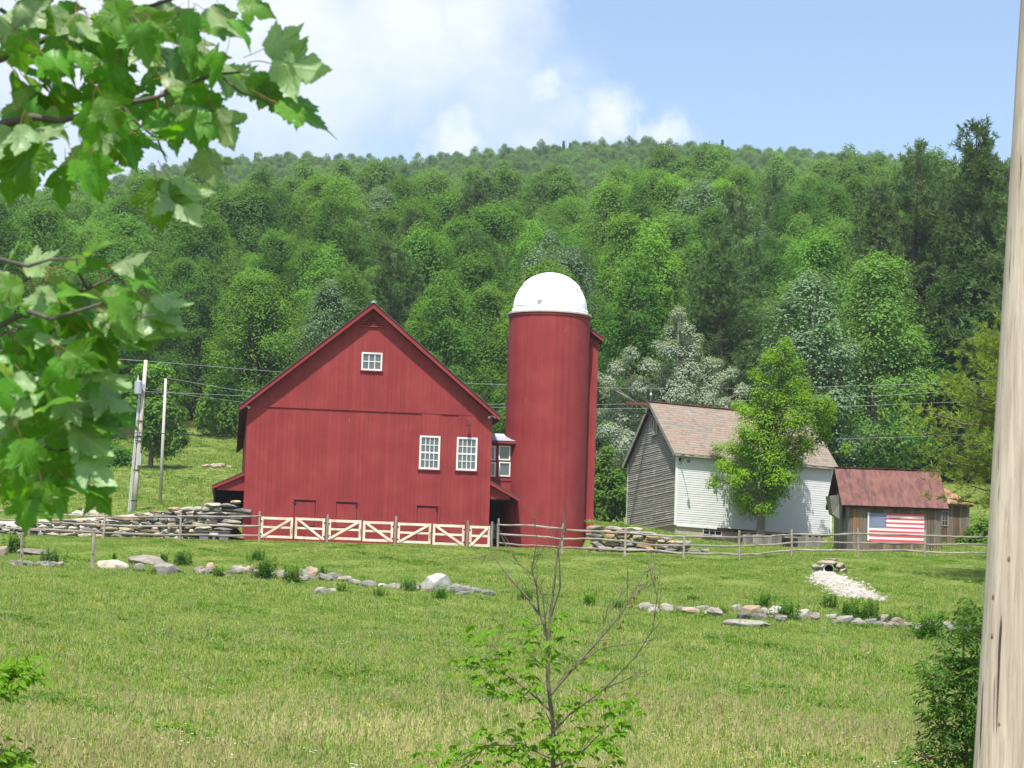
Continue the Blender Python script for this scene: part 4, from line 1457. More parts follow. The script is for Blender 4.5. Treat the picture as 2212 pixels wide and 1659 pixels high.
def row_Y(px, py):
    """distance at which the ground shows in picture row py of column px"""
    best = None
    for Y in np.arange(70, 126, .5):
        g = G0(px, Y)
        r = proj(g)[1]
        if best is None or abs(r - py) < best[0]: best = (abs(r - py), Y)
    return best[1]


fw0 = G(240, wl(240))
fwall = thing('field_wall', fw0, 'low tumbled line of field stones half sunk in the meadow grass', 'stone wall')


def fstone(px, py, wpx, hpx, col, dY=0.0, parent=None, squash=.8):
    Y = row_Y(px, py + hpx * .5)
    p = P(px, py, Y)
    w, h = wpx / FPX * Y, hpx / FPX * Y
    stone(fwall, p.x - fw0.x, p.y - fw0.y, p.z - fw0.z + .04, w * 1.15, max(w * squash, h), h * 1.5, col, tilt=.2)


def rock_mesh(seed):
    """weathered boulder: a ball cut by random planes, then roughened"""
    rg = np.random.default_rng(seed)
    bm = bmesh.new()
    bmesh.ops.create_icosphere(bm, subdivisions=4, radius=.62)
    V = np.array([v.co[:] for v in bm.verts])
    for _ in range(11):
        nn = rg.normal(size=3); nn /= np.linalg.norm(nn)
        d = V @ nn
        V = V - np.outer(np.maximum(d - rg.uniform(.34, .5), 0) * .93, nn)
    for fr, am in ((3.5, .025), (8, .014), (17, .008)):
        ph = rg.uniform(0, 6, 6)
        V = V * (1 + am * (np.sin(V[:, 0] * fr + ph[0]) * np.cos(V[:, 1] * fr + ph[1]) + np.sin(V[:, 2] * fr * 1.2 + ph[2]) * np.cos(V[:, 0] * fr * .8 + ph[3])))[:, None]
    for v, c in zip(bm.verts, V): v.co = c
    me = bpy.data.meshes.new('boulder')
    bm.to_mesh(me); bm.free()
    me.materials.append(M['stone'])
    return me


def boulder(px, py, wpx, hpx, col, label, seed, dY=0.0, shape=None):
    Y = row_Y(px, py + hpx * .5)
    p = P(px, py, Y)
    w, h = wpx / FPX * Y, hpx / FPX * Y
    me = rock_mesh(seed)
    o = link('boulder', me, None, col)
    o.location = (p.x, p.y, p.z - h * .12)
    o.scale = (w * 1.15, max(w * .7, h), h * 1.45)
    o.rotation_euler = (0, random.uniform(-.1, .1), random.uniform(-.3, .3))
    tag(o, label, 'boulder')


boulder(239, 1222, 56, 21, (.50, .46, .39), 'pale cream boulder with pointed left end near the old fence post', 101)
boulder(326, 1213, 70, 18, (.27, .25, .22), 'long flat grey boulder right of the pale cream one', 102, 1)
boulder(940, 1263, 50, 36, (.42, .42, .41), 'big light grey boulder, tallest in the tumbled field wall', 103)
boulder(1621, 1347, 84, 16, (.29, .28, .25), 'wide low grey slab sunk in grass below the field wall', 104, -2)
boulder(1673, 1321, 36, 17, (.48, .48, .46), 'small white boulder in the right half of the field wall', 105)
boulder(80, 1192, 66, 13, (.20, .18, .16), 'flat dark slab beside the leaning grey post at far left', 106, 5)
boulder(5, 1191, 26, 20, (.30, .25, .20), 'brown boulder at the left picture edge under the maple', 107, 5)
for px, py, w, h, c in [(355, 1234, 40, 22, 0), (300, 1228, 22, 12, 5), (454, 1231, 22, 18, 4), (430, 1233, 22, 12, 2), (513, 1232, 22, 13, 2), (521, 1236, 26, 14, 5), (541, 1233, 20, 15, 4), (560, 1238, 26, 10, 0),
                        (602, 1241, 30, 10, 0), (620, 1245, 22, 10, 3), (652, 1241, 18, 16, 0), (672, 1239, 24, 18, 4), (655, 1252, 22, 12, 2), (700, 1250, 34, 11, 1), (722, 1247, 34, 11, 0), (745, 1253, 30, 10, 2), (697, 1281, 32, 13, 2),
                        (715, 1279, 20, 9, 0), (765, 1259, 26, 9, 0), (785, 1263, 28, 9, 1), (806, 1267, 26, 9, 2), (828, 1269, 24, 9, 5), (850, 1271, 28, 8, 2), (875, 1272, 26, 9, 1), (900, 1270, 30, 10, 0),
                        (985, 1271, 28, 12, 0), (1003, 1274, 28, 10, 1), (1020, 1278, 26, 10, 0), (1038, 1280, 24, 9, 3), (1055, 1284, 24, 9, 2), (1000, 1286, 26, 9, 3),
                        (1388, 1312, 24, 9, 0), (1415, 1313, 20, 8, 2), (1443, 1313, 26, 10, 2), (1468, 1318, 24, 9, 1), (1492, 1322, 36, 14, 4), (1520, 1317, 36, 10, 0), (1545, 1321, 22, 8, 5),
                        (1593, 1319, 22, 15, 2), (1621, 1322, 38, 22, 4), (1648, 1325, 22, 13, 2), (1735, 1331, 32, 18, 5), (1762, 1333, 22, 10, 0), (1795, 1336, 24, 10, 2), (1824, 1341, 34, 13, 0), (1850, 1345, 24, 10, 2), (1880, 1346, 26, 11, 1),
                        (1913, 1341, 28, 16, 2), (1900, 1351, 26, 10, 3), (1930, 1352, 24, 10, 0), (1960, 1352, 22, 9, 2), (2030, 1352, 30, 14, 2), (2057, 1357, 36, 14, 1), (2085, 1360, 24, 12, 2), (2010, 1347, 20, 9, 4)]:
    base = (GREYS + WARMS)[c] if c < 4 else [(.34, .26, .20), (.38, .36, .33)][c - 4]
    k = random.uniform(.9, 1.3)
    fstone(px, py, w, h, tuple(q * k for q in base))
for i in range(70):
    px = random.choice([random.uniform(360, 1060), random.uniform(1380, 2080), random.uniform(20, 130)])
    Y = wl(px) + random.uniform(-.8, .8)
    g = G(px, Y, random.uniform(.08, .2))
    s = random.uniform(.25, .55)
    kq = random.uniform(.8, 1.2)
    stone(fwall, g.x - fw0.x, g.y - fw0.y, g.z - fw0.z, s * 1.3, s, s * .7, tuple(q * kq for q in random.choice(GREYS)), tilt=.3)
# far rock pile by the poles and a low outcrop in the upper meadow
for px, Y, n, lab in ((190, 143, 16, 'heap of pale rocks beside the far utility pole'), (475, 186, 9, 'low grey rock outcrop in the upper meadow behind the poles')):
    g = G(px, Y)
    t = thing('rock_pile', g, lab, 'rocks')
    for i in range(n):
        a = random.uniform(0, 6.28); r = random.uniform(0, 1.0)
        s = random.uniform(.35, .75)
        stone(t, r * math.cos(a) * 1.3, r * math.sin(a) * .6, .12 + .35 * (1 - r) * (1 if px < 300 else .2), s * 1.4, s, s * .6, random.choice([(.4, .36, .31), (.45, .43, .4), (.36, .28, .23), (.28, .26, .23)]), tilt=.3)

# ------------------------------------------------------------------ split-rail fences and gates
def rail_mesh(L, seed, r=.055, sag=0.06):
    rg = random.Random(seed)
    b = MB()
    n = 9
    A1, A2, p1, p2 = rg.uniform(-sag, sag), rg.uniform(-.04, .04), rg.uniform(0, 6), rg.uniform(0, 6)
    pts, rad = [], []
    for i in range(n + 1):
        f = i / n
        e = math.sin(math.pi * f)
        pts.append((L * f, rg.uniform(-.012, .012) + .03 * math.sin(p2 + 5 * f) * e, e * A1 + A2 * math.sin(p1 + 6.3 * f) * e + rg.uniform(-.008, .008)))
        rad.append(r * (.62 + .38 * min(1, e * 2.2)) * rg.uniform(.85, 1.15))
    b.tube(pts, rad, 6, wob=.18)
    return b.mesh('rail', M['rail_wood'])


def post_mesh(h, seed, r=.07):
    rg = random.Random(seed)
    b = MB()
    pts = [(0, 0, -.3)] + [(rg.uniform(-.02, .02), rg.uniform(-.02, .02), h * f) for f in (.0, .35, .7, 1.0)]
    b.tube(pts, [r * 1.15, r * 1.1, r, r * .95, r * .85], 6, wob=.15)
    return b.mesh('post', M['post_wood'])


def rail_fence(label, posts, heights, name='rail_fence', extra_posts=(), open_spans=()):
    """posts: (column, row of top, row of foot, distance)"""
    p0 = P(posts[0][0], posts[0][2], posts[0][3])
    t = thing(name, p0, label, 'fence')
    feet = []
    for i, (px, pt, pb, Y) in enumerate(posts):
        f = P(px, pb, Y); top = P(px, pt, Y)
        h = (top - f).length
        o = link('post', post_mesh(h, i + len(posts) * 7), t)
        o.location = f - p0
        o.rotation_euler = (random.uniform(-.03, .03), random.uniform(-.02, .02), random.uniform(0, 6))
        feet.append((f, h))
    for i in range(len(posts) - 1):
        if i in open_spans: continue
        for j, hf in enumerate(heights):
            a = feet[i][0] + Vector((0, 0, feet[i][1] * hf)); b_ = feet[i + 1][0] + Vector((0, 0, feet[i + 1][1] * (hf + random.uniform(-.025, .025))))
            d = b_ - a
            L = d.length + .2
            o = link('rail', rail_mesh(L, i * 10 + j + int(px)), t)
            o.location = a - d.normalized() * .1 - p0 + Vector((0, random.uniform(-.03, .03), 0))
            o.rotation_euler = (random.uniform(-.3, .3), -math.asin(d.normalized().z), math.atan2(d.y, d.x))
    return t


FH = (.80, .50, .22)
rail_fence('grey split-rail fence running left from the gates past the stone wall', [(559.5, 1104, 1170, 127.6), (388, 1106, 1168, 128.2), (223.5, 1106, 1162, 129), (62, 1100, 1154, 130), (-100, 1094, 1147, 131)], (.84, .52, .20))
rail_fence('grey split-rail fence running right from the gates to the roadside pole', [(1075.5, 1119.7, 1187, 126.8), (1214.5, 1130, 1198, 125.5), (1349.5, 1138, 1202, 124.5), (1477, 1147, 1208, 123.5), (1597, 1146, 1213, 122.3), (1709, 1143, 1201, 125.3),
           (1853.5, 1140, 1204, 125.8), (1997.5, 1144, 1207, 126.3), (2143, 1148, 1209, 126.8), (2290, 1152, 1213, 127.4)], FH)
gp = rail_fence('row of grey posts that carry the pale wooden gates', [(705.5, 1112, 1173, 127.5), (853.8, 1115, 1179, 127.4), (1008.7, 1124, 1186, 127.2), (1061, 1127, 1186, 127.0)], (), 'gate_posts')
GATES = [((563.4, 1115.5), (632.4, 1118), (562.5, 1161), 1, 127.6, 'leftmost'), ((637, 1117), (701.4, 1120), (636, 1163.5), -1, 127.55, 'second'), ((709.8, 1121.5), (780, 1124), (709, 1165), 1, 127.5, 'third'),
         ((783.6, 1125), (849, 1127), (783, 1169), -1, 127.45, 'fourth'), ((859, 1128.5), (931, 1131), (858, 1172.5), 1, 127.4, 'fifth'), ((935.3, 1131.5), (1003.5, 1134), (934, 1176.5), -1, 127.3, 'sixth'),
         ((1014.3, 1135), (1059, 1136.5), (1013, 1180), 1, 127.1, 'narrow rightmost')]
for k, (tl, tr_, bl_, diag, Y, nm) in enumerate(GATES):
    a = P(*tl, Y); b_ = P(*tr_, Y); c = P(*bl_, Y)
    w = (b_ - a).length; h = a.z - c.z
    g = thing('wooden_gate', c, ('%s pale wooden gate in front of the barn, brace rising to the %s' % (nm, 'right' if diag > 0 else 'left')) if k < 6 else 'narrow pale wooden gate at the right end of the gate row', 'gate',
              math.atan2(b_.y - a.y, b_.x - a.x), 'pale wooden gates in front of the barn')
    tilt = (b_.z - a.z) / w
    xf = lambda v: (v[0], v[1], v[2] + v[0] * tilt)
    s = .13
    for x0, x1 in ((0, s), (w - s, w)):
        MB().box(x0, -.03, 0, x1, .03, h).build('stile', M['gate_wood'], g, xf=xf)
    for z0, z1 in ((.0, .14), (h * .46, h * .46 + .12), (h - .15, h - .01)):
        MB().box(s, -.022, z0, w - s, .022, z1).build('rail', M['gate_wood'], g, xf=xf)
    p0_, p1_ = ((s, .08), (w - s, h - .09)) if diag > 0 else ((s, h - .09), (w - s, .08))
    MB().bar((p0_[0], -.042, p0_[1]), (p1_[0], -.042, p1_[1]), .036, .13, up=(0, 0, 1)).build('brace', M['gate_wood'], g, xf=xf)
    for z in (.2, h - .25):
        x = .02 if k % 2 == 0 else w - .02
        MB().box(x - .05, -.05, z - .03, x + .05, -.032, z + .03).build('hinge', M['black_iron'], g, xf=xf)
    if k % 2 == 0 and k < 6:
        MB().box(w - .06, -.055, .25, w - .03, -.034, .65).build('latch', M['black_iron'], g, xf=xf)
# old grey posts near the tumbled wall
for px, pt, pb, Y, r, lab in ((45.7, 1152, 1223, 101.5, .075, 'leaning grey post with a forked twig at far left'), (200, 1152, 1221, 101, .085, 'stout pale post beside the cream boulder')):
    f = P(px, pb, Y); t = P(px + 1, pt, Y)
    h = (t - f).length
    po = thing('old_post', f, lab, 'post')
    o = link('post_shaft', post_mesh(h, int(px), r), po)
    o.rotation_euler = (0, .03, random.uniform(0, 6))
    if px < 100:
        MB().tube([(0, -.02, h * .72), (-.2, -.02, h * .95), (-.32, -.02, h * 1.05)], [.02, .014, .006], 5).build('forked_twig', M['bark_pale'], po)
    for z in (.35, .62):
        MB().box(-.025, -r - .03, h * z - .02, .025, -r + .03, h * z + .02).build('insulator', M['black_iron'], po)

# ------------------------------------------------------------------ block trough against the left wall
ta = P(428, 1168, 129.3); tb = P(495, 1169, 129.3)
tw_ = (tb - ta).length; th_ = P(428, 1146, 129.3).z - ta.z
tr = thing('block_trough', ta, 'dark grey block trough with a small plaque before the stone wall', 'trough')
M_ = plain('block_grey', (.17, .175, .18), .9, .25, 5)
for r in range(2):
    for c in range(3):
        x0, x1 = tw_ * c / 3 + .012, tw_ * (c + 1) / 3 - .012
        if r == 0 and c == 1: x0, x1 = x0 + .2, x1 - .2
        ins = .05 if r == 0 else 0
        MB().box(x0 + (ins if c == 0 else 0), random.uniform(0, .015), th_ * .46 * r, x1 - (ins if c == 2 else 0), .6, th_ * .46 * (r + 1) - .018).build('block', M['block_grey'], tr)
MB().box(.03, .05, .0, tw_ - .03, .58, th_ * .9).build('trough_core', M['black_iron'], tr)
MB().box(-.04, -.04, th_ * .92, tw_ + .04, .65, th_).build('cap_slab', M['block_grey'], tr)
pl = MB().box(tw_ * .36, -.03, th_ * .56, tw_ * .64, -.001, th_ * .84).build('plaque', M['plaque'], tr)
MB().box(tw_ * .41, -.036, th_ * .66, tw_ * .59, -.031, th_ * .72).build('plaque_band', M['white_paint'], pl)

# ------------------------------------------------------------------ utility poles and wires
u1 = G(289.5, 150.0)
pt_ = P(315, 778, 150.0)
up1 = thing('utility_pole', u1, 'tall far utility pole with a grey transformer and pale conduit', 'utility pole')
ph = pt_ - u1
r_at = lambda f: .17 - .05 * f
MB().tube([ph * f for f in (-.03, .25, .5, .75, 1.0)], [r_at(f) for f in (0, .25, .5, .75, 1)], 12).build('pole_shaft', M['pole_far_wood'], up1, smooth=True)
q = P(300.5, 838, 149.6) - u1
tb_ = MB().tube([q + Vector((-.05, 0, -.42)), q + Vector((-.05, 0, -.38)), q + Vector((-.05, 0, .38)), q + Vector((-.05, 0, .42)), q + Vector((-.05, 0, .5))], [.2, .26, .26, .26, .1], 14).build('transformer', M['galvanised'], up1)
MB().tube([q + Vector((-.1, 0, .45)), q + Vector((-.1, 0, .85))], [.07, .03], 8).build('bushing', M['plaque'], tb_)
MB().bar(q + Vector((.1, 0, .1)), q + Vector((.35, .1, .1)), .08, .3).build('mount_arm', M['galvanised'], tb_)
for dx in (-.42, -.30):
    MB().tube([ph * .0 + Vector((dx * .9, -.05, 0)), ph * .35 + Vector((dx * .8, -.05, 0)), ph * .78 + Vector((dx * .65, -.05, 0))], .045, 8).build('conduit', M['plaque'], up1)
MB().box(ph.x * .35 - .02, -.3, ph.z * .35 - .4, ph.x * .35 + .25, -.12, ph.z * .35 + .4).build('meter_box', M['galvanised'], up1)
for f in (.08, .28, .47, .5, .60):
    MB().tube([ph * f + Vector((-.25, -.16, 0)), ph * f + Vector((.2, -.16, 0))], .035, 6).build('strap', M['black_iron'], up1)
u2 = G(345.5, 155.0)
pt2 = P(358, 818, 155.0)
up2 = thing('utility_pole', u2, 'slim bare pole just right of the transformer pole', 'utility pole')
ph2 = pt2 - u2
MB().tube([ph2 * f for f in (-.03, .5, 1.0)], [.13, .11, .085], 10).build('pole_shaft', M['pole_far_wood'], up2, smooth=True)
MB().tube([ph2 * .99, ph2 + Vector((0, 0, .18))], [.05, .03], 6).build('insulator', M['black_iron'], up2)


def wire(label, pts, mat='wire', r=.016):
    pp = [P(*p) for p in pts]
    # resample with slight sag kept from the measured points
    t = link('overhead_wire', MB().tube([p - pp[0] for p in pp], r, 5).mesh('overhead_wire', M[mat]), None)
    t.location = pp[0]
    tag(t, label, 'wire')


wire('top overhead wire from the transformer pole passing behind the silo', [(-60, 752, 149), (150, 768, 150), (315, 780, 150), (600, 803, 157), (800, 817, 162), (1030, 829, 167), (1300, 838, 172), (1500, 840, 176), (1700, 838, 180), (2000, 829, 184), (2330, 812, 190)])
wire('second overhead wire, leaving the slim pole and passing behind the house roof', [(358, 816, 155), (480, 838, 158), (620, 858, 161), (850, 874, 165), (1060, 880, 169), (1300, 883, 173), (1600, 882, 178), (1830, 878, 182), (2200, 863, 188)])
wire('third overhead wire at mid height behind the barn eave', [(-60, 834, 149), (315, 846, 150), (540, 856, 156), (700, 866, 160), (900, 873, 165), (1300, 874, 173), (1800, 860, 182), (2200, 838, 188)])
wire('thin slack wire below the third one, left of the barn', [(330, 842, 152), (440, 858, 156), (560, 874, 160), (800, 896, 166)], r=.013)
wire('dark thick cable sagging low from the far poles to the barn', [(-60, 934, 149), (150, 936, 149.5), (300, 935, 149.8), (400, 938, 152), (520, 944, 155), (700, 952, 160), (1100, 962, 168), (1300, 968, 172), (1500, 968, 176), (1850, 944, 182), (2200, 934, 188)], 'wire_dark', .03)
wire('low paired wire above the rusty shed roof', [(1300, 930, 173), (1600, 946, 178), (1830, 948, 182), (2200, 936, 188)], r=.013)

# ------------------------------------------------------------------ culvert
cu = P(1790.5, 1230, 113.4)
cul = thing('culvert', cu, 'white drain pipe mouth under flat stones above the gravel spill', 'drain pipe')
b = MB(); n = 20; ro, ri, L = .27, .225, 1.6
for y in (0, L):
    for r in (ro, ri):
        for k in range(n):
            a = 2 * math.pi * k / n
            b.v.append((r * math.cos(a), y, r * math.sin(a)))
for k in range(n):
    k2 = (k + 1) % n
    b.f += [(k, k2, 2 * n + k2, 2 * n + k), (n + k2, n + k, 3 * n + k, 3 * n + k2), (k2, k, n + k, n + k2)]; b.m += [0, 1, 0]
b.build('pipe', [M['pipe_white'], M['black_iron']], cul, smooth=False)
MB().tube([(0, L - .2, 0), (0, L, 0)], ro - .01, 16).build('pipe_end', M['black_iron'], cul)
for (dx, dz, w, h, c) in ((-.1, .36, 1.1, .22, (.36, .31, .24)), (.55, .2, .6, .34, (.35, .30, .23)), (-.55, .1, .5, .3, (.3, .28, .24)), (.15, .5, .7, .14, (.32, .28, .22)), (.75, -.05, .5, .3, (.36, .33, .29)), (-.6, -.2, .45, .3, (.36, .34, .31))):
    stone(cul, dx, .25 + (dz > .4) * .15, dz, w, .8, h, c, tilt=.1)
gv0 = G(1842, 104)
rg = np.random.default_rng(3)
pts, cols = [], []
Vs, Fs = [], []
base = np.array([[-1, -1, -1], [1, -1, -1], [1, 1, -1], [-1, 1, -1], [-.7, -.7, 1], [.7, -.7, 1], [.7, .7, 1], [-.7, .7, 1]]) * .5
fq = np.array([(3, 2, 1, 0), (4, 5, 6, 7), (0, 1, 5, 4), (1, 2, 6, 5), (2, 3, 7, 6), (3, 0, 4, 7)])
NG = 5200
yy = 113.0 - 18.5 * rg.random(NG) ** .9
f = (113.0 - yy) / 18.5
cpx = np.interp(f, [0, .2, .5, 1], [1790, 1803, 1838, 1893])
wid = np.interp(f, [0, .15, .5, .85, 1], [10, 26, 44, 40, 24])
ppx = cpx + rg.normal(0, .62, NG) * wid * .9
# keep columns honest against the roll of the camera
gx = (ppx - W_ / 2) / FPX * yy
gz = terrain(gx, yy)
gx = gx - 0.033 * gz
gz = terrain(gx, yy) + .02
for i in range(NG):
    s = rg.uniform(.06, .17) * (1.5 if rg.random() < .1 else 1)
    R = Matrix.Rotation(rg.uniform(0, 6.3), 3, 'Z') @ Matrix.Rotation(rg.uniform(-.8, .8), 3, 'X')
    v = (base + rg.normal(0, .14, base.shape)) * np.array([s * 1.3, s, s * .8])
    v = v @ np.array(R).T + np.array([gx[i], yy[i], gz[i]]) - np.array(gv0)
    Fs.append(fq + len(Vs) * 8); Vs.append(v)
m, nb, bs, _ = new_mat('gravel')
geo = nb.add('ShaderNodeNewGeometry')
c = nb.ramp(geo.outputs['Random Per Island'], [(0, (.22, .20, .17)), (.3, (.36, .34, .30)), (.7, (.46, .44, .41)), (1, (.32, .27, .20))])
setc(nb, bs, c, .9, .2)
gv = link('gravel_spill', fast_mesh('gravel_spill', np.concatenate(Vs), np.concatenate(Fs), M['gravel']))
gv.location = gv0
tag(gv, 'pale gravel spill running down the bank from the drain pipe', 'gravel', kind='stuff')

# ------------------------------------------------------------------ roadside pole in the foreground
m, nb, bs, _ = new_mat('near_pole_wood')
t = nb.add('ShaderNodeTexCoord')
g1 = nb.noise(nb.scale(t.outputs['Object'], (34, 34, 1.1)), 1.0, 7.0, .68)
g2 = nb.noise(nb.scale(t.outputs['Object'], (90, 90, 3.0)), 1.0, 5.0, .7)
big = nb.noise(nb.scale(t.outputs['Object'], (5, 5, .7)), 1.0, 4.0, .6)
crack = nb.noise(nb.scale(t.outputs['Object'], (30, 30, .45)), 1.0, 3.0, .5, .3)
c = nb.mix(nb.map(g1, .34, .66), (.35, .275, .22), (.62, .52, .43))
c = nb.mix(nb.map(big, .42, .68, 0, .55), c, (.52, .455, .395))
c = nb.mix(nb.map(g2, .5, .66, 0, .5), c, (.24, .19, .15))
ck = nb.map(crack, .665, .69)
c = nb.mix(ck, c, (.07, .05, .035))
setc(nb, bs, c, .85, .2)
bump(nb, bs, nb.math('SUBTRACT', nb.math('ADD', g1, nb.math('MULTIPLY', g2, .5)), nb.math('MULTIPLY', ck, 1.5)), .7, .006)
fp_b = P(2103, 1659, 11.0); fp_t = P(2206.5, 0, 11.0)
axis = (fp_t - fp_b)
base_z = tz(fp_b.x + .15, 11.0) - .3
low = fp_b + axis * ((base_z - fp_b.z) / axis.z) + Vector((.155, 0, 0))
high = fp_b + axis * ((7.2 - fp_b.z) / axis.z) + Vector((.125, 0, 0))
np_ = thing('roadside_pole', low, 'thick pale weathered utility pole in the right foreground', 'utility pole')
d = high - low
b = MB()
N1, N2 = 40, 28
for i in range(N1 + 1):
    f = i / N1
    c_ = d * f
    r = .155 - .03 * f
    for k in range(N2):
        a = 2 * math.pi * k / N2
        rr = r * (1 + .012 * math.sin(3 * a + f * 9) + random.uniform(-.006, .006))
        b.v.append((c_.x + rr * math.cos(a), c_.y + rr * math.sin(a), c_.z))
for i in range(N1):
    for k in range(N2):
        b.f.append((i * N2 + k, i * N2 + (k + 1) % N2, (i + 1) * N2 + (k + 1) % N2, (i + 1) * N2 + k)); b.m.append(0)
b.f.append(tuple(N1 * N2 + k for k in range(N2))); b.m.append(0)
shaft = b.build('pole_shaft', M['near_pole_wood'], np_, smooth=True)
plain('knot', (.20, .12, .07), .85, .5, 60)
for px, py in ((2181, 1208), (2149, 1375), (2160, 1566), (2152, 1290)):
    pp = hit(px, py, Vector((0, 10.86, 0)), Vector((0, 1, 0)))
    f = (pp.z - low.z) / d.z
    c_ = low + d * f
    r = .155 - .03 * f
    dx = pp.x - c_.x
    if abs(dx) > r * .9: continue
    q = Vector((pp.x, c_.y - math.sqrt(r * r - dx * dx) + .004, pp.z)) - low
    nrm = Vector((dx, -math.sqrt(r * r - dx * dx), 0)).normalized()
    bb = MB(); bb.tube([q - nrm * .004, q + nrm * .004, q + nrm * .006], [.009, .008, .004], 9)
    o = bb.build('knot', M['knot'], np_)
    for v in o.data.vertices: v.co.z = q.z + (v.co.z - q.z) * 1.9

# ------------------------------------------------------------------ foliage builders
def unit(a):
    return a / np.maximum(np.linalg.norm(a, axis=-1, keepdims=True), 1e-9)


def leaf_quads(pos, tip, nrm, size, width=.62, fold=.12):
    """kite-shaped, slightly folded leaves"""
    tip = unit(tip)
    side = unit(np.cross(tip, nrm))
    nn = np.cross(side, tip)
    s = size[:, None]
    a = pos
    b = pos + tip * s * .45 + side * s * width / 2 + nn * s * fold
    c = pos + tip * s
    d = pos + tip * s * .45 - side * s * width / 2 + nn * s * fold
    V = np.stack([a, b, c, d], 1).reshape(-1, 3)
    F = np.arange(len(V)).reshape(-1, 4)
    return V, F


def puff_leaves(rg, centers, radii, n, leaf, flat=1.0, up=.5, shell=.38, droop=.25):
    centers = np.asarray(centers, float); radii = np.asarray(radii, float)
    w = radii ** 2; w = w / w.sum()
    k = rg.choice(len(centers), n, p=w)
    d = unit(rg.normal(size=(n, 3)))
    d[:, 2] = np.where((d[:, 2] < -.35) & (rg.random(n) < .75), -d[:, 2], d[:, 2])
    r = radii[k] * rg.random(n) ** shell
    r = r * (1 + .18 * np.sin(d[:, 0] * 7 + k) * np.cos(d[:, 1] * 6 + k * 2))
    pos = centers[k] + d * r[:, None] * np.array([1, 1, flat])
    ctr = centers.mean(0) - np.array([0, 0, (centers[:, 2].max() - centers[:, 2].min()) * .25])
    cd = unit(pos - ctr)
    nrm = unit(d * 1.0 + cd * .6 + np.array([0, 0, up]) + rg.normal(0, .3, (n, 3)))
    t = rg.normal(size=(n, 3)); t[:, 2] -= droop
    tip = unit(t - (t * nrm).sum(1, keepdims=True) * nrm)
    size = leaf * rg.uniform(.65, 1.3, n)
    return leaf_quads(pos, tip, nrm, size)


def limb(b, p0, p1, r0, r1, rg, n=4, bow=.12, sides=5):
    p0, p1 = Vector(p0), Vector(p1)
    L = (p1 - p0).length
    off = Vector(rg.normal(0, bow * L * .5, 3)); off.z = abs(off.z) * .6
    pts, rad = [], []
    for i in range(n + 1):
        f = i / n
        pts.append(p0.lerp(p1, f) + off * math.sin(math.pi * f)); rad.append(r0 + (r1 - r0) * f)
    b.tube(pts, rad, sides, cap=False)
    return pts


def puff_tree(seed, base, centers, radii, n, leaf, mat, bark, trunk_r, fork=.35, limbs=None, env=None, **kw):
    """crown from foliage clumps carried by a trunk and limbs; centres relative to the base"""
    rg = np.random.default_rng(seed)
    centers = np.asarray(centers, float)
    V, F = puff_leaves(rg, centers, radii, n, leaf, **kw)
    if env:
        V2, F2 = env
        F = np.concatenate([F, F2 + len(V)]); V = np.concatenate([V, V2])
    crown = fast_mesh('crown', V, F, M[mat])
    b = MB()
    top = centers[np.argmax(centers[:, 2])]
    lowz = centers[:, 2].min()
    ax = [Vector((0, 0, -.3)), Vector((rg.normal(0, .05), 0, top[2] * .2)), Vector((top[0] * .3, top[1] * .3, top[2] * .5)), Vector((top[0] * .7, top[1] * .7, top[2] * .8)), Vector(top)]
    b.tube(ax, [trunk_r * 1.25, trunk_r, trunk_r * .7, trunk_r * .4, trunk_r * .12], 8, cap=False)
    sel = list(range(len(centers)))
    rg.shuffle(sel)
    for i in sel[:limbs or 14]:
        c = centers[i]
        f = max(.12, min(.8, (c[2] / top[2]) * .62))
        s = ax[0].lerp(ax[-1], f) if False else Vector((top[0] * f * .8, top[1] * f * .8, top[2] * f))
        pts = limb(b, s, c, trunk_r * (.5 - .35 * f), trunk_r * .08, rg)
        for q in range(2):
            e = Vector(c) + Vector(rg.normal(0, radii[i] * .55, 3))
            limb(b, pts[2], e, trunk_r * .12, trunk_r * .04, rg, 2)
    trunk = b.mesh('trunk', M[bark], True)
    return trunk, crown


def broadleaf(seed, H, R, base=.2, npuff=22, n=6000, leaf=.42, mat='leaf_forest', bark='bark', tall=1.0, pr=(.24, .42), **kw):
    rg = np.random.default_rng(seed)
    t = np.sort(rg.random(npuff)) * .93 + .03
    prof = np.sin(np.pi * np.clip(t * .78 + .19, 0, 1)) ** .8
    a = np.arange(npuff) * 2.4 + rg.uniform(0, 1, npuff)
    rr = R * prof * np.sqrt(rg.uniform(.12, .8, npuff)) * .85
    z = H * (base + (1 - base) * t) - R * .2
    rad = R * rg.uniform(pr[0], pr[1], npuff) * (1.12 - .38 * t)
    c = np.stack([rr * np.cos(a), rr * np.sin(a), z], 1)
    # leaves all over the crown's outer skin tie the clumps together
    m_ = int(n * .26)
    te = rg.random(m_) ** .85
    ae = rg.uniform(0, 6.283, m_)
    lobes = .9 + .22 * np.sin(2 * ae + 5 * te + seed) + .20 * np.sin(4 * ae + 13 * te + seed * 2) + .16 * np.sin(19 * te + 3 * ae + seed)
    re_ = R * .92 * np.sin(np.pi * np.clip(te * .80 + .17, 0, 1)) ** .7 * lobes * (1 - .6 * rg.random(m_) ** 1.5)
    ze = H * (base + (1 - base) * te) - R * .1 + rg.normal(0, .25, m_)
    pe = np.stack([re_ * np.cos(ae), re_ * np.sin(ae), ze], 1)
    out_ = np.stack([np.cos(ae), np.sin(ae), 1.7 * (te - .35)], 1)
    ne = unit(out_ + np.array([0, 0, .45]) + rg.normal(0, .5, (m_, 3)))
    tt = rg.normal(size=(m_, 3)); tt[:, 2] -= .3
    env = leaf_quads(pe, unit(tt - (tt * ne).sum(1, keepdims=True) * ne), ne, leaf * rg.uniform(.65, 1.3, m_))
    return puff_tree(seed, None, c, rad, int(n * .95), leaf, mat, bark, H * .014 + .03, limbs=10, env=env, **kw)


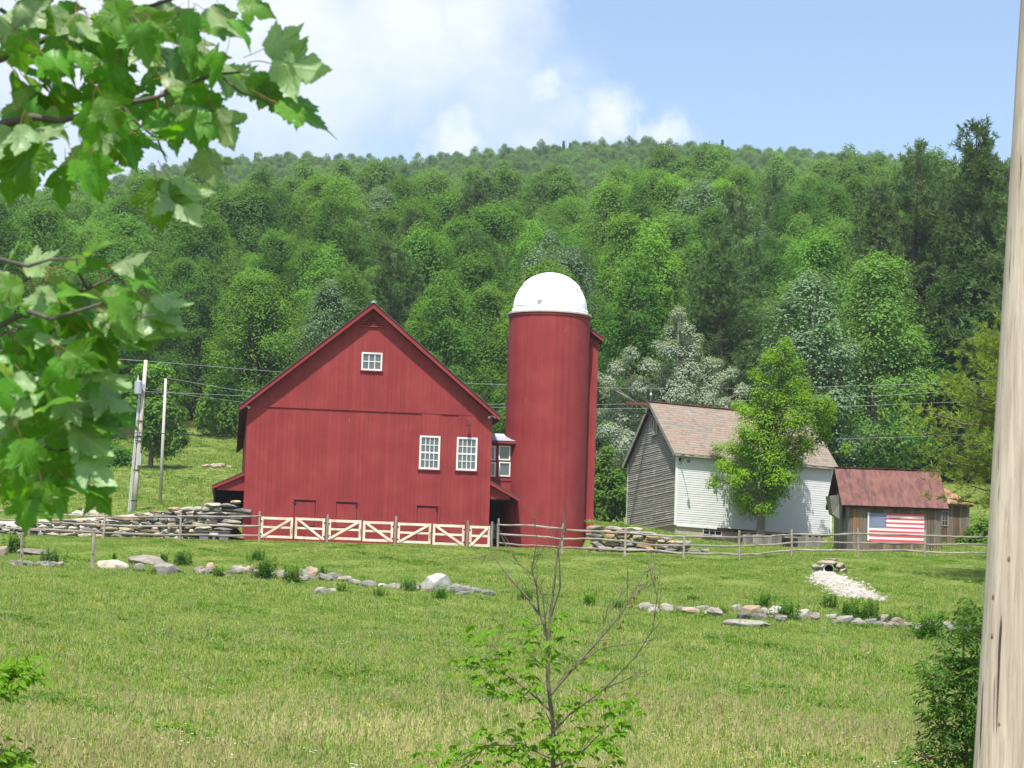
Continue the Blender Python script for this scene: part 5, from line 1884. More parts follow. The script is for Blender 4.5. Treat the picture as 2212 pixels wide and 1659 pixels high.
def pine(seed, H, R, base=.15, whorl=.75, per=6, tufts=16, needles=6, nl=.34, mat='needle', spruce=False, nw=.16, droop=0.0, rise=.18):
    rg = np.random.default_rng(seed)
    b = MB()
    b.tube([(0, 0, -.3), (rg.normal(0, .1), 0, H * .5), (0, 0, H)], [H * .013 + .05, H * .008 + .03, .02], 7, cap=False)
    pos, tip, nrm, size = [], [], [], []
    z = H * base
    while z < H * .985:
        f = (z - H * base) / (H * (1 - base))
        if spruce:
            L0 = R * (1 - f) ** .9
        else:
            L0 = R * (np.sin(np.pi * (0.16 + .80 * f)) ** .8) * (1 - .45 * f)
        for k in range(per):
            if not spruce and rg.random() < .2: continue
            a = rg.uniform(0, 6.283)
            L = max(.25, L0 * rg.uniform(.55, 1.2))
            up = (rise + .5 * f - droop) * L if not spruce else (-.25 + .5 * f) * L
            e = np.array([math.cos(a) * L, math.sin(a) * L, up])
            p0 = np.array([0, 0, z + rg.uniform(-.2, .2)])
            mid = p0 + e * .5 + np.array([0, 0, -.08 * L])
            if L > .8: b.tube([p0, mid, p0 + e], [.012 * L + .012, .007 * L + .008, .006], 4, cap=False)
            nt = max(3, int(tufts * L / R + 2))
            for q in range(nt):
                g = rg.uniform(.28, 1.02) if not spruce else rg.uniform(.1, 1.0)
                c = (p0 * (1 - g) ** 2 + 2 * mid * g * (1 - g) + (p0 + e) * g * g) + rg.normal(0, .075 * L + .05, 3) * np.array([1, 1, .45])
                out = unit((e + np.array([0, 0, .25 * L]))[None])[0]
                for w in range(needles):
                    dvec = out * .8 + rg.normal(0, .6, 3)
                    pos.append(c); tip.append(dvec); nrm.append(rg.normal(0, 1, 3) + np.array([0, 0, .6])); size.append(nl * rg.uniform(.6, 1.25))
        z += whorl * rg.uniform(.7, 1.3) * (1 - .35 * f)
    V, F = leaf_quads(np.array(pos), np.array(tip), np.array(nrm), np.array(size), nw * 2, .03)
    return b.mesh('trunk', M['bark'], True), fast_mesh('crown', V, F, M[mat])


# species library
LIB = {}
LIB['round'] = [broadleaf(11, 17, 5.6, .05, 30, 27000, .225, pr=(.26, .44), shell=.25), broadleaf(12, 17, 5.0, .04, 28, 24000, .225, pr=(.26, .44), shell=.25), broadleaf(13, 17, 6.0, .06, 36, 28000, .23, pr=(.22, .40), shell=.25), broadleaf(15, 17, 5.4, .05, 40, 27000, .22, pr=(.2, .36), shell=.28), broadleaf(16, 17, 5.2, .04, 46, 26000, .21, pr=(.16, .32), shell=.3)]
LIB['tall'] = [broadleaf(21, 17, 3.9, .04, 32, 20000, .22, pr=(.26, .46), shell=.25), broadleaf(22, 17, 4.2, .05, 34, 21000, .22, pr=(.24, .42), shell=.25), broadleaf(23, 17, 3.6, .04, 40, 20000, .21, pr=(.22, .38), shell=.28)]
LIB['silver'] = [broadleaf(31, 17, 4.8, .05, 40, 20000, .22, 'leaf_silver', 'bark_pale', pr=(.18, .34), shell=.3), broadleaf(32, 17, 4.2, .05, 42, 19000, .22, 'leaf_silver', 'bark_pale', pr=(.18, .34), shell=.3)]
LIB['pine'] = [pine(41, 20, 4.8, .08, .6, 7, 26, 11, .38, nw=.075), pine(42, 20, 4.4, .1, .6, 7, 26, 11, .38, nw=.075)]
LIB['spruce'] = [pine(43, 17, 3.2, .08, .55, 7, 14, 5, .3, spruce=True)]


def place_tree(kind, g, H, label, group=None, col=(1, 1, 1), var=None, wide=1.0, name=None, cat='tree'):
    i = var if var is not None else random.randrange(len(LIB[kind]))
    tm, cm_ = LIB[kind][i]
    t = thing(name or {'pine': 'pine_tree', 'spruce': 'spruce_tree', 'silver': 'silver_leaved_tree'}.get(kind, 'broadleaf_tree'), g, label, cat, random.uniform(0, 6.28), group)
    s = H / (20 if kind == 'pine' else 17)
    sx_, sy_ = random.uniform(.85, 1.25), random.uniform(.85, 1.25)
    t.scale = (s * wide * sx_, s * wide * sy_, s)
    t.rotation_euler = (random.uniform(-.06, .06), random.uniform(-.06, .06), t.rotation_euler.z)
    link('trunk', tm, t)
    link('crown', cm_, t, col)
    return t


def tone():
    r = random.random()
    v = random.uniform(.8, 1.2)
    if r < .38: c = (.95, 1.0, .95); w = 'mid green'
    elif r < .66: c = (.66, .78, .76); w = 'dark green'
    elif r < .88: c = (1.15, 1.1, .92); w = 'light green'
    else: c = (1.05, .98, 1.1); w = 'grey green'
    return tuple(x * v for x in c), w


ZONES = [(160, 'at the left picture edge'), (330, 'behind the near maple leaves'), (450, 'above the far poles'), (560, 'left of the barn roof'), (720, 'above the barn left roof'), (880, 'above the barn peak'), (1080, 'left of the silo'), (1280, 'above the silo dome'),
         (1420, 'right of the silo'), (1540, 'above the silver poplar'), (1680, 'above the white house roof'), (1830, 'above the bright maple'), (1980, 'above the flag shed'), (2090, 'above the back shed'), (9999, 'beside the roadside pole')]


def zone(px):
    return next(z for lim, z in ZONES if px < lim)


# ------------------------------------------------------------------ forest: every tree near enough to tell apart is a thing, the wood beyond is one mass
ind, mass = [], []
rows = []
Y = 0.0
d = 0.0
rg = np.random.default_rng(99)
for r in range(70):
    dY = r * 9.2 + 2.0
    px = -420.0
    while px < 2680:
        Ye = float(edge_row(px)) + dY + rg.uniform(-4.0, 4.0)
        if Ye > 470: break
        step = (8.2 + rg.uniform(-2.4, 2.4)) / Ye * FPX
        if not (r == 0 and 300 < px < 520): rows.append((px + rg.uniform(-20, 20), Ye, r))
        px += step
cand = [q for q in rows if q[1] < 470]
cand.sort(key=lambda q: q[1])
nind = 0
for px, Y, r in cand:
    x = (px - W_ / 2) / FPX * Y
    inview = -60 < px < 2270
    H = (rg.uniform(16, 23) if r < 2 else rg.uniform(13, 23)) * (1.0 if Y < 330 else .9)
    if 560 < px < 1050 and r < 2: H *= .85
    if px > 1350 and r < 3: H *= 1.06
    p_con = .04 + .03 * (px > 1500) + .16 * (px > 1880)
    u = rg.random()
    kind = 'pine' if u < p_con * .6 else 'spruce' if u < p_con else 'silver' if u < p_con + (.16 if 980 < px < 1250 or 1620 < px < 1800 else .035) else 'tall' if u < .62 else 'round'
    if kind == 'pine': H *= 1.2
    if nind < 270 and inview:
        col, w = tone()
        if kind == 'silver': col = (.42, .58, .38); w = 'silvery'
        if kind in ('pine', 'spruce'): col = (1.0, 1.0, 1.0); w = 'dark'
        row = 'at forest edge' if r == 0 else 'in second row' if r == 1 else 'in third row' if r == 2 else 'in fourth row' if r == 3 else 'upslope'
        nm = {'pine': 'pine', 'spruce': 'spruce', 'silver': 'pale leaved tree', 'tall': 'narrow broadleaf tree', 'round': 'round broadleaf tree'}[kind]
        lab = '%s %s %s, %s' % (w, nm, row, zone(px))
        z = tz(x, Y)
        ind.append((lab, px, place_tree(kind, (x - ROLL * z, Y, z - .2), H, lab, 'forest trees behind the farm', col)))
        nind += 1
    else:
        mass.append((x, Y, H, kind))

ORD = ['leftmost', 'second from left', 'third from left', 'fourth from left', 'fifth from left', 'sixth from left', 'seventh from left', 'eighth from left', 'ninth from left']
by_label = {}
for lab, px, t in ind: by_label.setdefault(lab, []).append((px, t))
for lab, lst in by_label.items():
    if len(lst) > 1:
        for i, (px, t) in enumerate(sorted(lst, key=lambda q: q[0])): t['label'] = lab + ', ' + ORD[min(i, 8)]


def gn_scatter(name, pts, rot, scl, idx, coll, label, cat):
    """one object: instances of the collection's members on the given points"""
    me = bpy.data.meshes.new(name)
    me.vertices.add(len(pts))
    me.vertices.foreach_set('co', np.asarray(pts, np.float32).ravel())
    for an, ty, arr in (('rot', 'FLOAT', rot), ('scl', 'FLOAT', scl), ('idx', 'INT', idx)):
        a = me.attributes.new(an, ty, 'POINT')
        a.data.foreach_set('value', np.asarray(arr, np.float32 if ty == 'FLOAT' else np.int32))
    o = link(name, me)
    ng = bpy.data.node_groups.new(name, 'GeometryNodeTree')
    ng.interface.new_socket('Geometry', in_out='INPUT', socket_type='NodeSocketGeometry')
    ng.interface.new_socket('Geometry', in_out='OUTPUT', socket_type='NodeSocketGeometry')
    nb = NB(ng)
    gi = nb.add('NodeGroupInput'); go = nb.add('NodeGroupOutput')
    ci = nb.add('GeometryNodeCollectionInfo', {'Collection': coll, 'Separate Children': True, 'Reset Children': True})
    at = {}
    for an, ty in (('rot', 'FLOAT'), ('scl', 'FLOAT'), ('idx', 'INT')):
        n = nb.add('GeometryNodeInputNamedAttribute', data_type=ty); n.inputs['Name'].default_value = an
        at[an] = n.outputs['Attribute']
    cx = nb.add('ShaderNodeCombineXYZ', {'Z': at['rot']})
    ip = nb.add('GeometryNodeInstanceOnPoints', {'Points': gi.outputs[0], 'Instance': ci.outputs[0], 'Pick Instance': True, 'Instance Index': at['idx'], 'Rotation': cx.outputs[0], 'Scale': at['scl']})
    nb.l.new(ip.outputs[0], go.inputs[0])
    md = o.modifiers.new('scatter', 'NODES'); md.node_group = ng
    tag(o, label, cat, kind='stuff')
    return o


# far wood: simpler crowns
fc_ = bpy.data.collections.new('far_tree_kinds')
far_defs = []
for i, (H, R, n, lf, col, sd) in enumerate([(15, 5.4, 10500, 0.36, (1, 1, 1), 51), (15, 5.0, 9800, 0.35, (.74, .85, .88), 52), (15, 6.0, 11500, 0.36, (1.3, 1.2, .95), 53), (16, 4.4, 9000, 0.33, (1.1, 1.1, .95), 54), (14, 5.6, 10500, 0.35, (.88, .97, 1.0), 55), (15, 4.6, 9000, 0.33, (1.6, 1.5, 1.6), 56), (15, 5.2, 10500, 0.33, (.95, 1.0, .85), 57)]):
    _, cm_ = broadleaf(sd, H, R, .08, 26, n, lf, 'leaf_far', pr=(.24, .44), shell=.25)
    o = bpy.data.objects.new('far_%02d' % i, cm_); o.color = (*col, 1); fc_.objects.link(o)
_, cm_ = pine(58, 16, 3.0, .06, .9, 6, 8, 4, .7, 'needle', True, .2)
o = bpy.data.objects.new('far_07', cm_); fc_.objects.link(o)
pts, rot, scl, idx = [], [], [], []
for x, Y, H, kind in mass:
    z = tz(x, Y)
    pts.append((x, Y, z - .2)); rot.append(rg.uniform(0, 6.28)); scl.append(H / 15); idx.append(7 if kind == 'spruce' else 5 if kind == 'silver' else int(rg.integers(0, 7)) if rg.random() < .95 else 6)
# crest and far hill
Y = 474.0
while Y < 1130:
    stepY = 8.5 if Y < 520 else 10.0
    px = -360.0
    while px < 2560:
        yy_ = Y + rg.uniform(-5, 5)
        x = (px - W_ / 2) / FPX * yy_
        if not (530 < Y < 640):
            H = rg.uniform(11.5, 16)
            pts.append((x, yy_, 0)); rot.append(rg.uniform(0, 6.28)); scl.append(H / 15); idx.append(7 if rg.random() < .03 else int(rg.integers(0, 7)))
        px += rg.uniform(4.6, 8.2) / yy_ * FPX
    Y += stepY
pts = np.array(pts)
far_ = pts[:, 2] == 0
pts[far_, 2] = terrain(pts[far_, 0], pts[far_, 1]) - .2
gn_scatter('far_forest', pts, rot, scl, idx, fc_, 'unbroken green woodland covering the hill behind the farm', 'forest')

# ------------------------------------------------------------------ trees that stand out
def px_tree(name, label, base_px, Y, puffs, n, leaf, mat, bark, trunk_r, seed, col=(1, 1, 1), depth=.8, limbs=16, cat='tree', extra=0, deep=0.0, **kw):
    g = G(base_px, Y)
    rg2 = np.random.default_rng(seed)
    cs, rs = [], []
    puffs = list(puffs) + [(a + rg2.normal(0, 22), c + rg2.normal(0, 16), r * rg2.uniform(.45, .75)) for a, c, r in puffs for _ in range(extra)]
    for (px, py, r) in puffs:
        p = P(px, py, Y + 0)
        rr = r / FPX * Y
        cs.append((p.x - g.x, rg2.uniform(-1, 1) * (depth * rr + deep), p.z - g.z)); rs.append(rr)
    tm, cm2 = puff_tree(seed, None, cs, rs, n, leaf, mat, bark, trunk_r, limbs=limbs, **kw)
    t = thing(name, g, label, cat)
    link('trunk', tm, t); link('crown', cm2, t, col)
    return t


rgp = np.random.default_rng(5)
px_tree('young_maple', 'bright green maple standing in front of the white house', 1641, 146.8, [
    (1692, 762, 26), (1668, 790, 28), (1712, 795, 30), (1650, 826, 24), (1690, 830, 34), (1735, 835, 30), (1640, 860, 26), (1680, 872, 36), (1728, 880, 36), (1770, 885, 30), (1785, 905, 20), (1625, 900, 32), (1665, 915, 40), (1712, 925, 42),
    (1757, 925, 36), (1605, 945, 34), (1645, 960, 40), (1690, 970, 42), (1738, 965, 38), (1778, 950, 26), (1580, 975, 30), (1618, 995, 36), (1660, 1005, 40), (1705, 1005, 36), (1560, 1015, 24), (1592, 1030, 30), (1630, 1040, 36), (1675, 1045, 32),
    (1612, 1070, 34), (1648, 1080, 36), (1682, 1070, 28), (1622, 1100, 26), (1655, 1105, 22), (1700, 1040, 28), (1580, 1050, 24)], 44000, .16, 'leaf_young', 'bark_grey', .24, 301, limbs=24, shell=.5, extra=2, deep=1.3)
px_tree('silver_poplar', 'silvery white poplar rising behind the white house roof', 1455, 176, [
    (1465, 690, 22), (1455, 725, 28), (1480, 720, 22), (1445, 765, 30), (1490, 765, 30), (1420, 750, 16), (1400, 800, 26), (1440, 810, 34), (1490, 810, 34), (1530, 790, 22), (1540, 830, 26), (1580, 810, 18), (1600, 850, 20), (1360, 770, 20), (1335, 800, 26),
    (1375, 840, 34), (1325, 850, 30), (1420, 860, 36), (1470, 860, 36), (1520, 870, 34), (1565, 880, 24), (1340, 905, 34), (1310, 940, 28), (1380, 920, 34), (1335, 970, 30), (1320, 1000, 26), (1360, 990, 26), (1310, 830, 18)], 40000, .17, 'leaf_silver', 'bark_pale', .24, 302, (1.15, 1.2, 1.12), limbs=26, shell=.5, extra=1, deep=1.0)
px_tree('apple_tree', 'small spreading tree on the upper meadow behind the far poles', 325, 186, [(315, 815, 30), (350, 810, 28), (330, 850, 38), (365, 855, 30), (300, 860, 26), (345, 895, 40), (380, 900, 28), (310, 905, 34), (290, 880, 22), (340, 940, 38), (385, 940, 26), (375, 970, 24), (310, 955, 30), (350, 975, 24), (395, 958, 14)],
        7000, .32, 'leaf_forest', 'bark', .2, 303, (1.0, 1.0, .9))
px_tree('leafy_bush', 'round dark bush at the meadow edge left of the far poles', 245, 190, [(240, 985, 36), (270, 1000, 34), (215, 1005, 36), (250, 1025, 36), (285, 1020, 22), (190, 1015, 26)], 3600, .3, 'leaf_forest', 'bark', .1, 304, (.75, .9, .8), cat='bush')
px_tree('leafy_bush', 'dense green bush filling the gap between silo and white house', 1305, 158, [(1305, 1010, 24), (1300, 1045, 30), (1325, 1040, 28), (1310, 1075, 34), (1335, 1075, 26), (1300, 1105, 34), (1328, 1105, 30), (1290, 1070, 26), (1345, 1100, 18), (1312, 980, 18)], 5200, .26, 'leaf_forest', 'bark', .1, 305, (1.15, 1.1, .9), cat='bush')
px_tree('leafy_bush', 'light green bushy sapling at the forest edge left of the barn roof', 465, 224, [(470, 860, 34), (500, 850, 36), (450, 890, 30), (485, 895, 36), (515, 890, 30), (440, 920, 26), (500, 920, 26), (530, 870, 24)], 4200, .36, 'leaf_forest', 'bark', .1, 306, (1.4, 1.35, 1.0), cat='bush')
px_tree('leafy_bush', 'weedy green bush beside the small back shed', 2105, 144, [(2105, 1160, 26), (2135, 1150, 34), (2080, 1172, 18), (2160, 1165, 34), (2120, 1178, 22)], 3200, .22, 'weed_leaf', 'bark', .06, 307, (1.1, 1.1, .9), cat='bush')
for k, (px, top, Y, R, lab) in enumerate([(2132, 262, 209, 6.0, 'tallest dark pine at the right edge of the forest'), (2088, 330, 213, 5.5, 'big dark pine left of the tallest one'), (1958, 302, 214, 5.2, 'tall dark pine standing well above the sheds'), (2175, 330, 206, 5.5, 'dark pine partly hidden by the roadside pole'),
                                          (2020, 350, 220, 5.0, 'dark pine between the two tallest pines'), (1590, 395, 226, 5.2, 'dark pine above the white house ridge'), (1920, 400, 216, 5.0, 'lower dark pine over the rusty shed roof')]):
    g = G(px, Y, -.2)
    # the top stands at the measured row
    topz = P(px, top, Y).z
    place_tree('pine', g, topz - g.z, lab, None, (1.05, 1.05, 1.0), k % 2, .85)
g = G(2205, 110)
tm, cm3 = pine(61, 13.0, 6.4, .30, .5, 8, 56, 12, .30, 'needle_young', False, .06, .12, .12)
t = thing('white_pine', g, 'yellow green pine spreading in from the right behind the roadside pole', 'tree')
link('trunk', tm, t); link('crown', cm3, t)
g = G(2226, 122)
tm, cm3 = pine(62, 25, 4.0, .25, .9, 5, 14, 6, .4, 'needle', False, .06)
t = thing('white_pine', g, 'slender dark pine at the right edge with a sprig beside the pole top', 'tree')
link('trunk', tm, t); link('crown', cm3, t, (1.3, 1.3, 1.2))

# ------------------------------------------------------------------ meadow grass (one mass), wild flowers
def tuft(seed, n, h, spread, mat, bend=.5, w=.012, seg=2, heads=0):
    rg = np.random.default_rng(seed)
    b = MB()
    for i in range(n):
        a = rg.uniform(0, 6.283); r = spread * math.sqrt(rg.random())
        x, y = r * math.cos(a), r * math.sin(a)
        hh = h * rg.uniform(.5, 1.15); la = rg.uniform(0, 6.283); ln = hh * bend * rg.uniform(.2, 1.0)
        wx, wy = math.cos(la + 1.57) * w, math.sin(la + 1.57) * w
        mx_, my_ = x + math.cos(la) * ln * .35, y + math.sin(la) * ln * .35
        tx, ty = x + math.cos(la) * ln, y + math.sin(la) * ln
        b.add([(x - wx, y - wy, -.02), (x + wx, y + wy, -.02), (mx_ + wx * .8, my_ + wy * .8, hh * .6), (mx_ - wx * .8, my_ - wy * .8, hh * .6), (tx, ty, hh)], [(0, 1, 2, 3), (3, 2, 4)])
    for i in range(heads):
        a = rg.uniform(0, 6.283); r = spread * rg.random()
        x, y = r * math.cos(a), r * math.sin(a); hh = h * rg.uniform(1.15, 1.6)
        lx_, ly_ = rg.normal(0, .12 * hh, 2)
        b.add([(x - .004, y, 0), (x + .004, y, 0), (x + lx_ + .004, y + ly_, hh), (x + lx_ - .004, y + ly_, hh)], [(0, 1, 2, 3)], 1)
        b.add([(x + lx_ - .016, y + ly_, hh * .93), (x + lx_, y + ly_ - .016, hh), (x + lx_ + .016, y + ly_, hh * .93), (x + lx_ * 1.1, y + ly_ * 1.1, hh * 1.18)], [(0, 1, 3), (1, 2, 3), (0, 3, 2)], 1)
    return b.mesh('tuft', [M[mat], M['hay_stalk']])


gc = bpy.data.collections.new('grass_kinds')
specs = [(20, .13, .2, 0), (20, .16, .22, 0), (18, .18, .2, 1), (22, .10, .24, 0), (16, .20, .2, 2), (18, .14, .24, 0), (14, .22, .18, 3)]
for i, (n, h, sp, hd) in enumerate(specs):
    o = bpy.data.objects.new('grass_%02d' % i, tuft(70 + i, n, h, sp, 'grass_blade', 1.1, .011 + .003 * (i % 2), 2, hd)); gc.objects.link(o)
for i in range(3):      # clover and dock rosettes
    r2 = np.random.default_rng(170 + i)
    n = 46
    a = r2.uniform(0, 6.283, n); rr = .2 * np.sqrt(r2.random(n))
    ps = np.stack([rr * np.cos(a), rr * np.sin(a), r2.uniform(.01, .13, n) * (1.2 - rr / .25)], 1)
    tp = np.stack([np.cos(a), np.sin(a), r2.normal(.1, .3, n)], 1)
    V, F = leaf_quads(ps, tp, r2.normal(0, .3, (n, 3)) + np.array([0, 0, 1.0]), r2.uniform(.06, .14, n), .5 if i else .9, .05)
    o = bpy.data.objects.new('grass_%02d' % (7 + i), fast_mesh('rosette', V, F, M['weed_leaf'])); o.color = [(.9, 1, .8, 1), (.7, .85, .75, 1), (1.2, 1.15, .9, 1)][i]; gc.objects.link(o)
rg = np.random.default_rng(17)
P_, R_, S_, I_ = [], [], [], []


def scatter(n, y0, y1, pxa, pxb, smin, smax, kinds, power=1.0):
    u = rg.random(n)
    Y = (y0 ** (2) + (y1 ** 2 - y0 ** 2) * u) ** .5
    Y = y0 + (Y - y0) ** power / (y1 - y0) ** (power - 1) if power != 1 else Y
    px = rg.uniform(pxa, pxb, n)
    x = (px - W_ / 2) / FPX * Y
    return x, Y


def inside_build(x, y):
    """no grass inside the buildings"""
    m = np.zeros(len(x), bool)
    for o, U, Wd, L, D in ((BA, BU, BW, WB, DEP), (HC, HU, HWd, HL, HD), (FC, FU, FW, FL, FD), (KC, KU, KW, kl, 3.6)):
        dx, dy = x - o.x, y - o.y
        u = dx * U.x + dy * U.y; w = dx * Wd.x + dy * Wd.y
        m |= (u > -.1) & (u < L + .1) & (w > -.05) & (w < D)
    m |= (x - SX) ** 2 + (y - SY) ** 2 < (SR + .1) ** 2
    return m


def vnoise(x, y, s, seed):
    return np.sin(x / s + seed) * np.cos(y / s * .7 + seed * 1.7) + .6 * np.sin(x / s * 2.3 + y / s * 1.1 + seed * 2.1)


for (n, y0, y1, pxa, pxb, smin, smax) in [(46000, 30, 48, -60, 2280, .8, 1.3), (44000, 48, 72, -60, 2280, .75, 1.25), (40000, 72, 104, -60, 2280, .7, 1.2), (34000, 104, 132, -60, 2280, .45, .85),
                                          (9000, 134, 226, -60, 640, .9, 1.7), (9000, 128, 206, 1280, 2280, .8, 1.4),
                                          (26000, 24, 80, -800, -60, .8, 1.3), (26000, 24, 80, 2280, 3000, .8, 1.3), (15000, 80, 132, -600, -60, .7, 1.2), (15000, 80, 132, 2280, 2850, .7, 1.2)]:
    x, Y = scatter(n, y0, y1, pxa, pxb, smin, smax, None)
    keep = ~inside_build(x, Y)
    px = W_ / 2 + FPX * x / Y
    keep &= ~((Y > 131) & (Y < 139) & (px < 560) & (rg.random(len(x)) < .93))
    fg = (113.2 - Y) / 18.5
    cg = np.interp(fg, [0, .2, .5, 1], [1790, 1803, 1838, 1893]); wg = np.interp(fg, [0, .15, .5, .85, 1], [14, 26, 44, 40, 20])
    keep &= ~((fg > -.01) & (fg < 1.02) & (np.abs(px + 1.5 - cg) < wg * .95) & (rg.random(len(x)) < .95))
    x, Y = x[keep], Y[keep]
    z = terrain(x, Y)
    patch = vnoise(x, Y, 3.1, 1.0) + vnoise(x, Y, 1.1, 4.0) * .7
    s = rg.uniform(smin, smax, len(x)) * (1 + .22 * np.clip(patch, -1.5, 1.8))
    nearf = np.clip((60 - Y) / 28, 0, 1)
    k = np.where(rg.random(len(x)) < .05 + .2 * nearf, rg.choice([2, 4, 6], len(x)), rg.choice([0, 1, 3, 5], len(x)))
    k = np.where(Y > 104, rg.choice([0, 1, 3, 3], len(x)), k)
    ros = (vnoise(x, Y, 1.7, 7.0) + vnoise(x, Y, .6, 2.5) * .8 > 1.3) & (rg.random(len(x)) < .35)
    k = np.where(ros, rg.choice([7, 8, 9], len(x)), k)
    s = np.where(ros, s * 1.25, s)
    P_.append(np.stack([x, Y, z], 1)); R_.append(rg.uniform(0, 6.28, len(x))); S_.append(s); I_.append(k)
gn_scatter('meadow_grass', np.concatenate(P_), np.concatenate(R_), np.concatenate(S_), np.concatenate(I_), gc, 'rough green pasture grass with ripe tan seed heads', 'grass')


def flower(seed, mat, r, n, h):
    rg2 = random.Random(seed)
    b = MB()
    for i in range(n):
        x, y = rg2.gauss(0, .16), rg2.gauss(0, .16); hh = h * rg2.uniform(.7, 1.2)
        b.add([(x - .003, y, 0), (x + .003, y, 0), (x, y, hh)], [(0, 1, 2)], 1)
        ring = [(x + r * math.cos(k * 1.0472) * rg2.uniform(.8, 1.1), y + r * math.sin(k * 1.0472) * rg2.uniform(.8, 1.1), hh + r * .35) for k in range(6)]
        b.add(ring + [(x, y - r * .3, hh)], [(k, (k + 1) % 6, 6) for k in range(6)], 0)
    return b.mesh('flower', [M[mat], M['weed_leaf']])


flc = bpy.data.collections.new('flower_kinds')
for i, (mt, r, n, h) in enumerate([('petal_white', .03, 4, .26), ('petal_white', .04, 3, .28), ('petal_yellow', .024, 4, .24), ('petal_yellow', .03, 3, .26)]):
    o = bpy.data.objects.new('flower_%02d' % i, flower(90 + i, mt, r, n, h)); flc.objects.link(o)
fx, fy, fk = [], [], []
for n, y0, y1, kinds in ((700, 31, 60, (2, 3, 2, 0)), (700, 60, 78, (0, 1, 2)), (700, 76, 106, (0, 1, 1, 2)), (60, 104, 124, (2, 3))):
    x, Y = scatter(n, y0, y1, -40, 2250, 1, 1, None)
    fx.append(x); fy.append(Y); fk.append(rg.choice(kinds, n))
# daisies thick along the tumbled wall
px = rg.uniform(300, 2150, 520); Y = np.interp(px, *zip(*WLINE)) + rg.normal(0, 1.6, 520) - .6
keep = vnoise(px / 60, Y * 0, 1.0, 2.0) > -.3
fx.append(((px - W_ / 2) / FPX * Y)[keep]); fy.append(Y[keep]); fk.append(rg.choice([0, 1, 1, 2], keep.sum()))
fx, fy, fk = map(np.concatenate, (fx, fy, fk))
gn_scatter('wild_flowers', np.stack([fx, fy, terrain(fx, fy)], 1), rg.uniform(0, 6.28, len(fx)), rg.uniform(.7, 1.2, len(fx)), fk, flc, 'white daisies and yellow buttercups dotted through the meadow', 'flowers')

# ------------------------------------------------------------------ tall weeds by the tumbled wall
def weed_meshes(seed, h, n, spread):
    rg2 = np.random.default_rng(seed)
    b = MB(); pos, tip, nrm, sz = [], [], [], []
    for i in range(n):
        x, y = rg2.normal(0, spread, 2); hh = h * rg2.uniform(.55, 1.1)
        lx_, ly_ = rg2.normal(0, .12 * hh, 2)
        b.tube([(x, y, -.05), (x + lx_ * .4, y + ly_ * .4, hh * .5), (x + lx_, y + ly_, hh)], [.008, .006, .003], 4, cap=False)
        for q in range(46):
            f = rg2.uniform(.08, 1.0); a = rg2.uniform(0, 6.283)
            pos.append((x + lx_ * f, y + ly_ * f, hh * f)); tip.append((math.cos(a), math.sin(a), .5 * rg2.normal() + .15)); nrm.append((0, 0, 1)); sz.append(.17 * (1.15 - .5 * f) * rg2.uniform(.7, 1.2))
    V, F = leaf_quads(np.array(pos), np.array(tip), np.array(nrm, float) + rg2.normal(0, .3, (len(nrm), 3)), np.array(sz), .34, .05)
    return b.mesh('stems', M['weed_leaf']), fast_mesh('foliage', V, F, M['weed_leaf'])


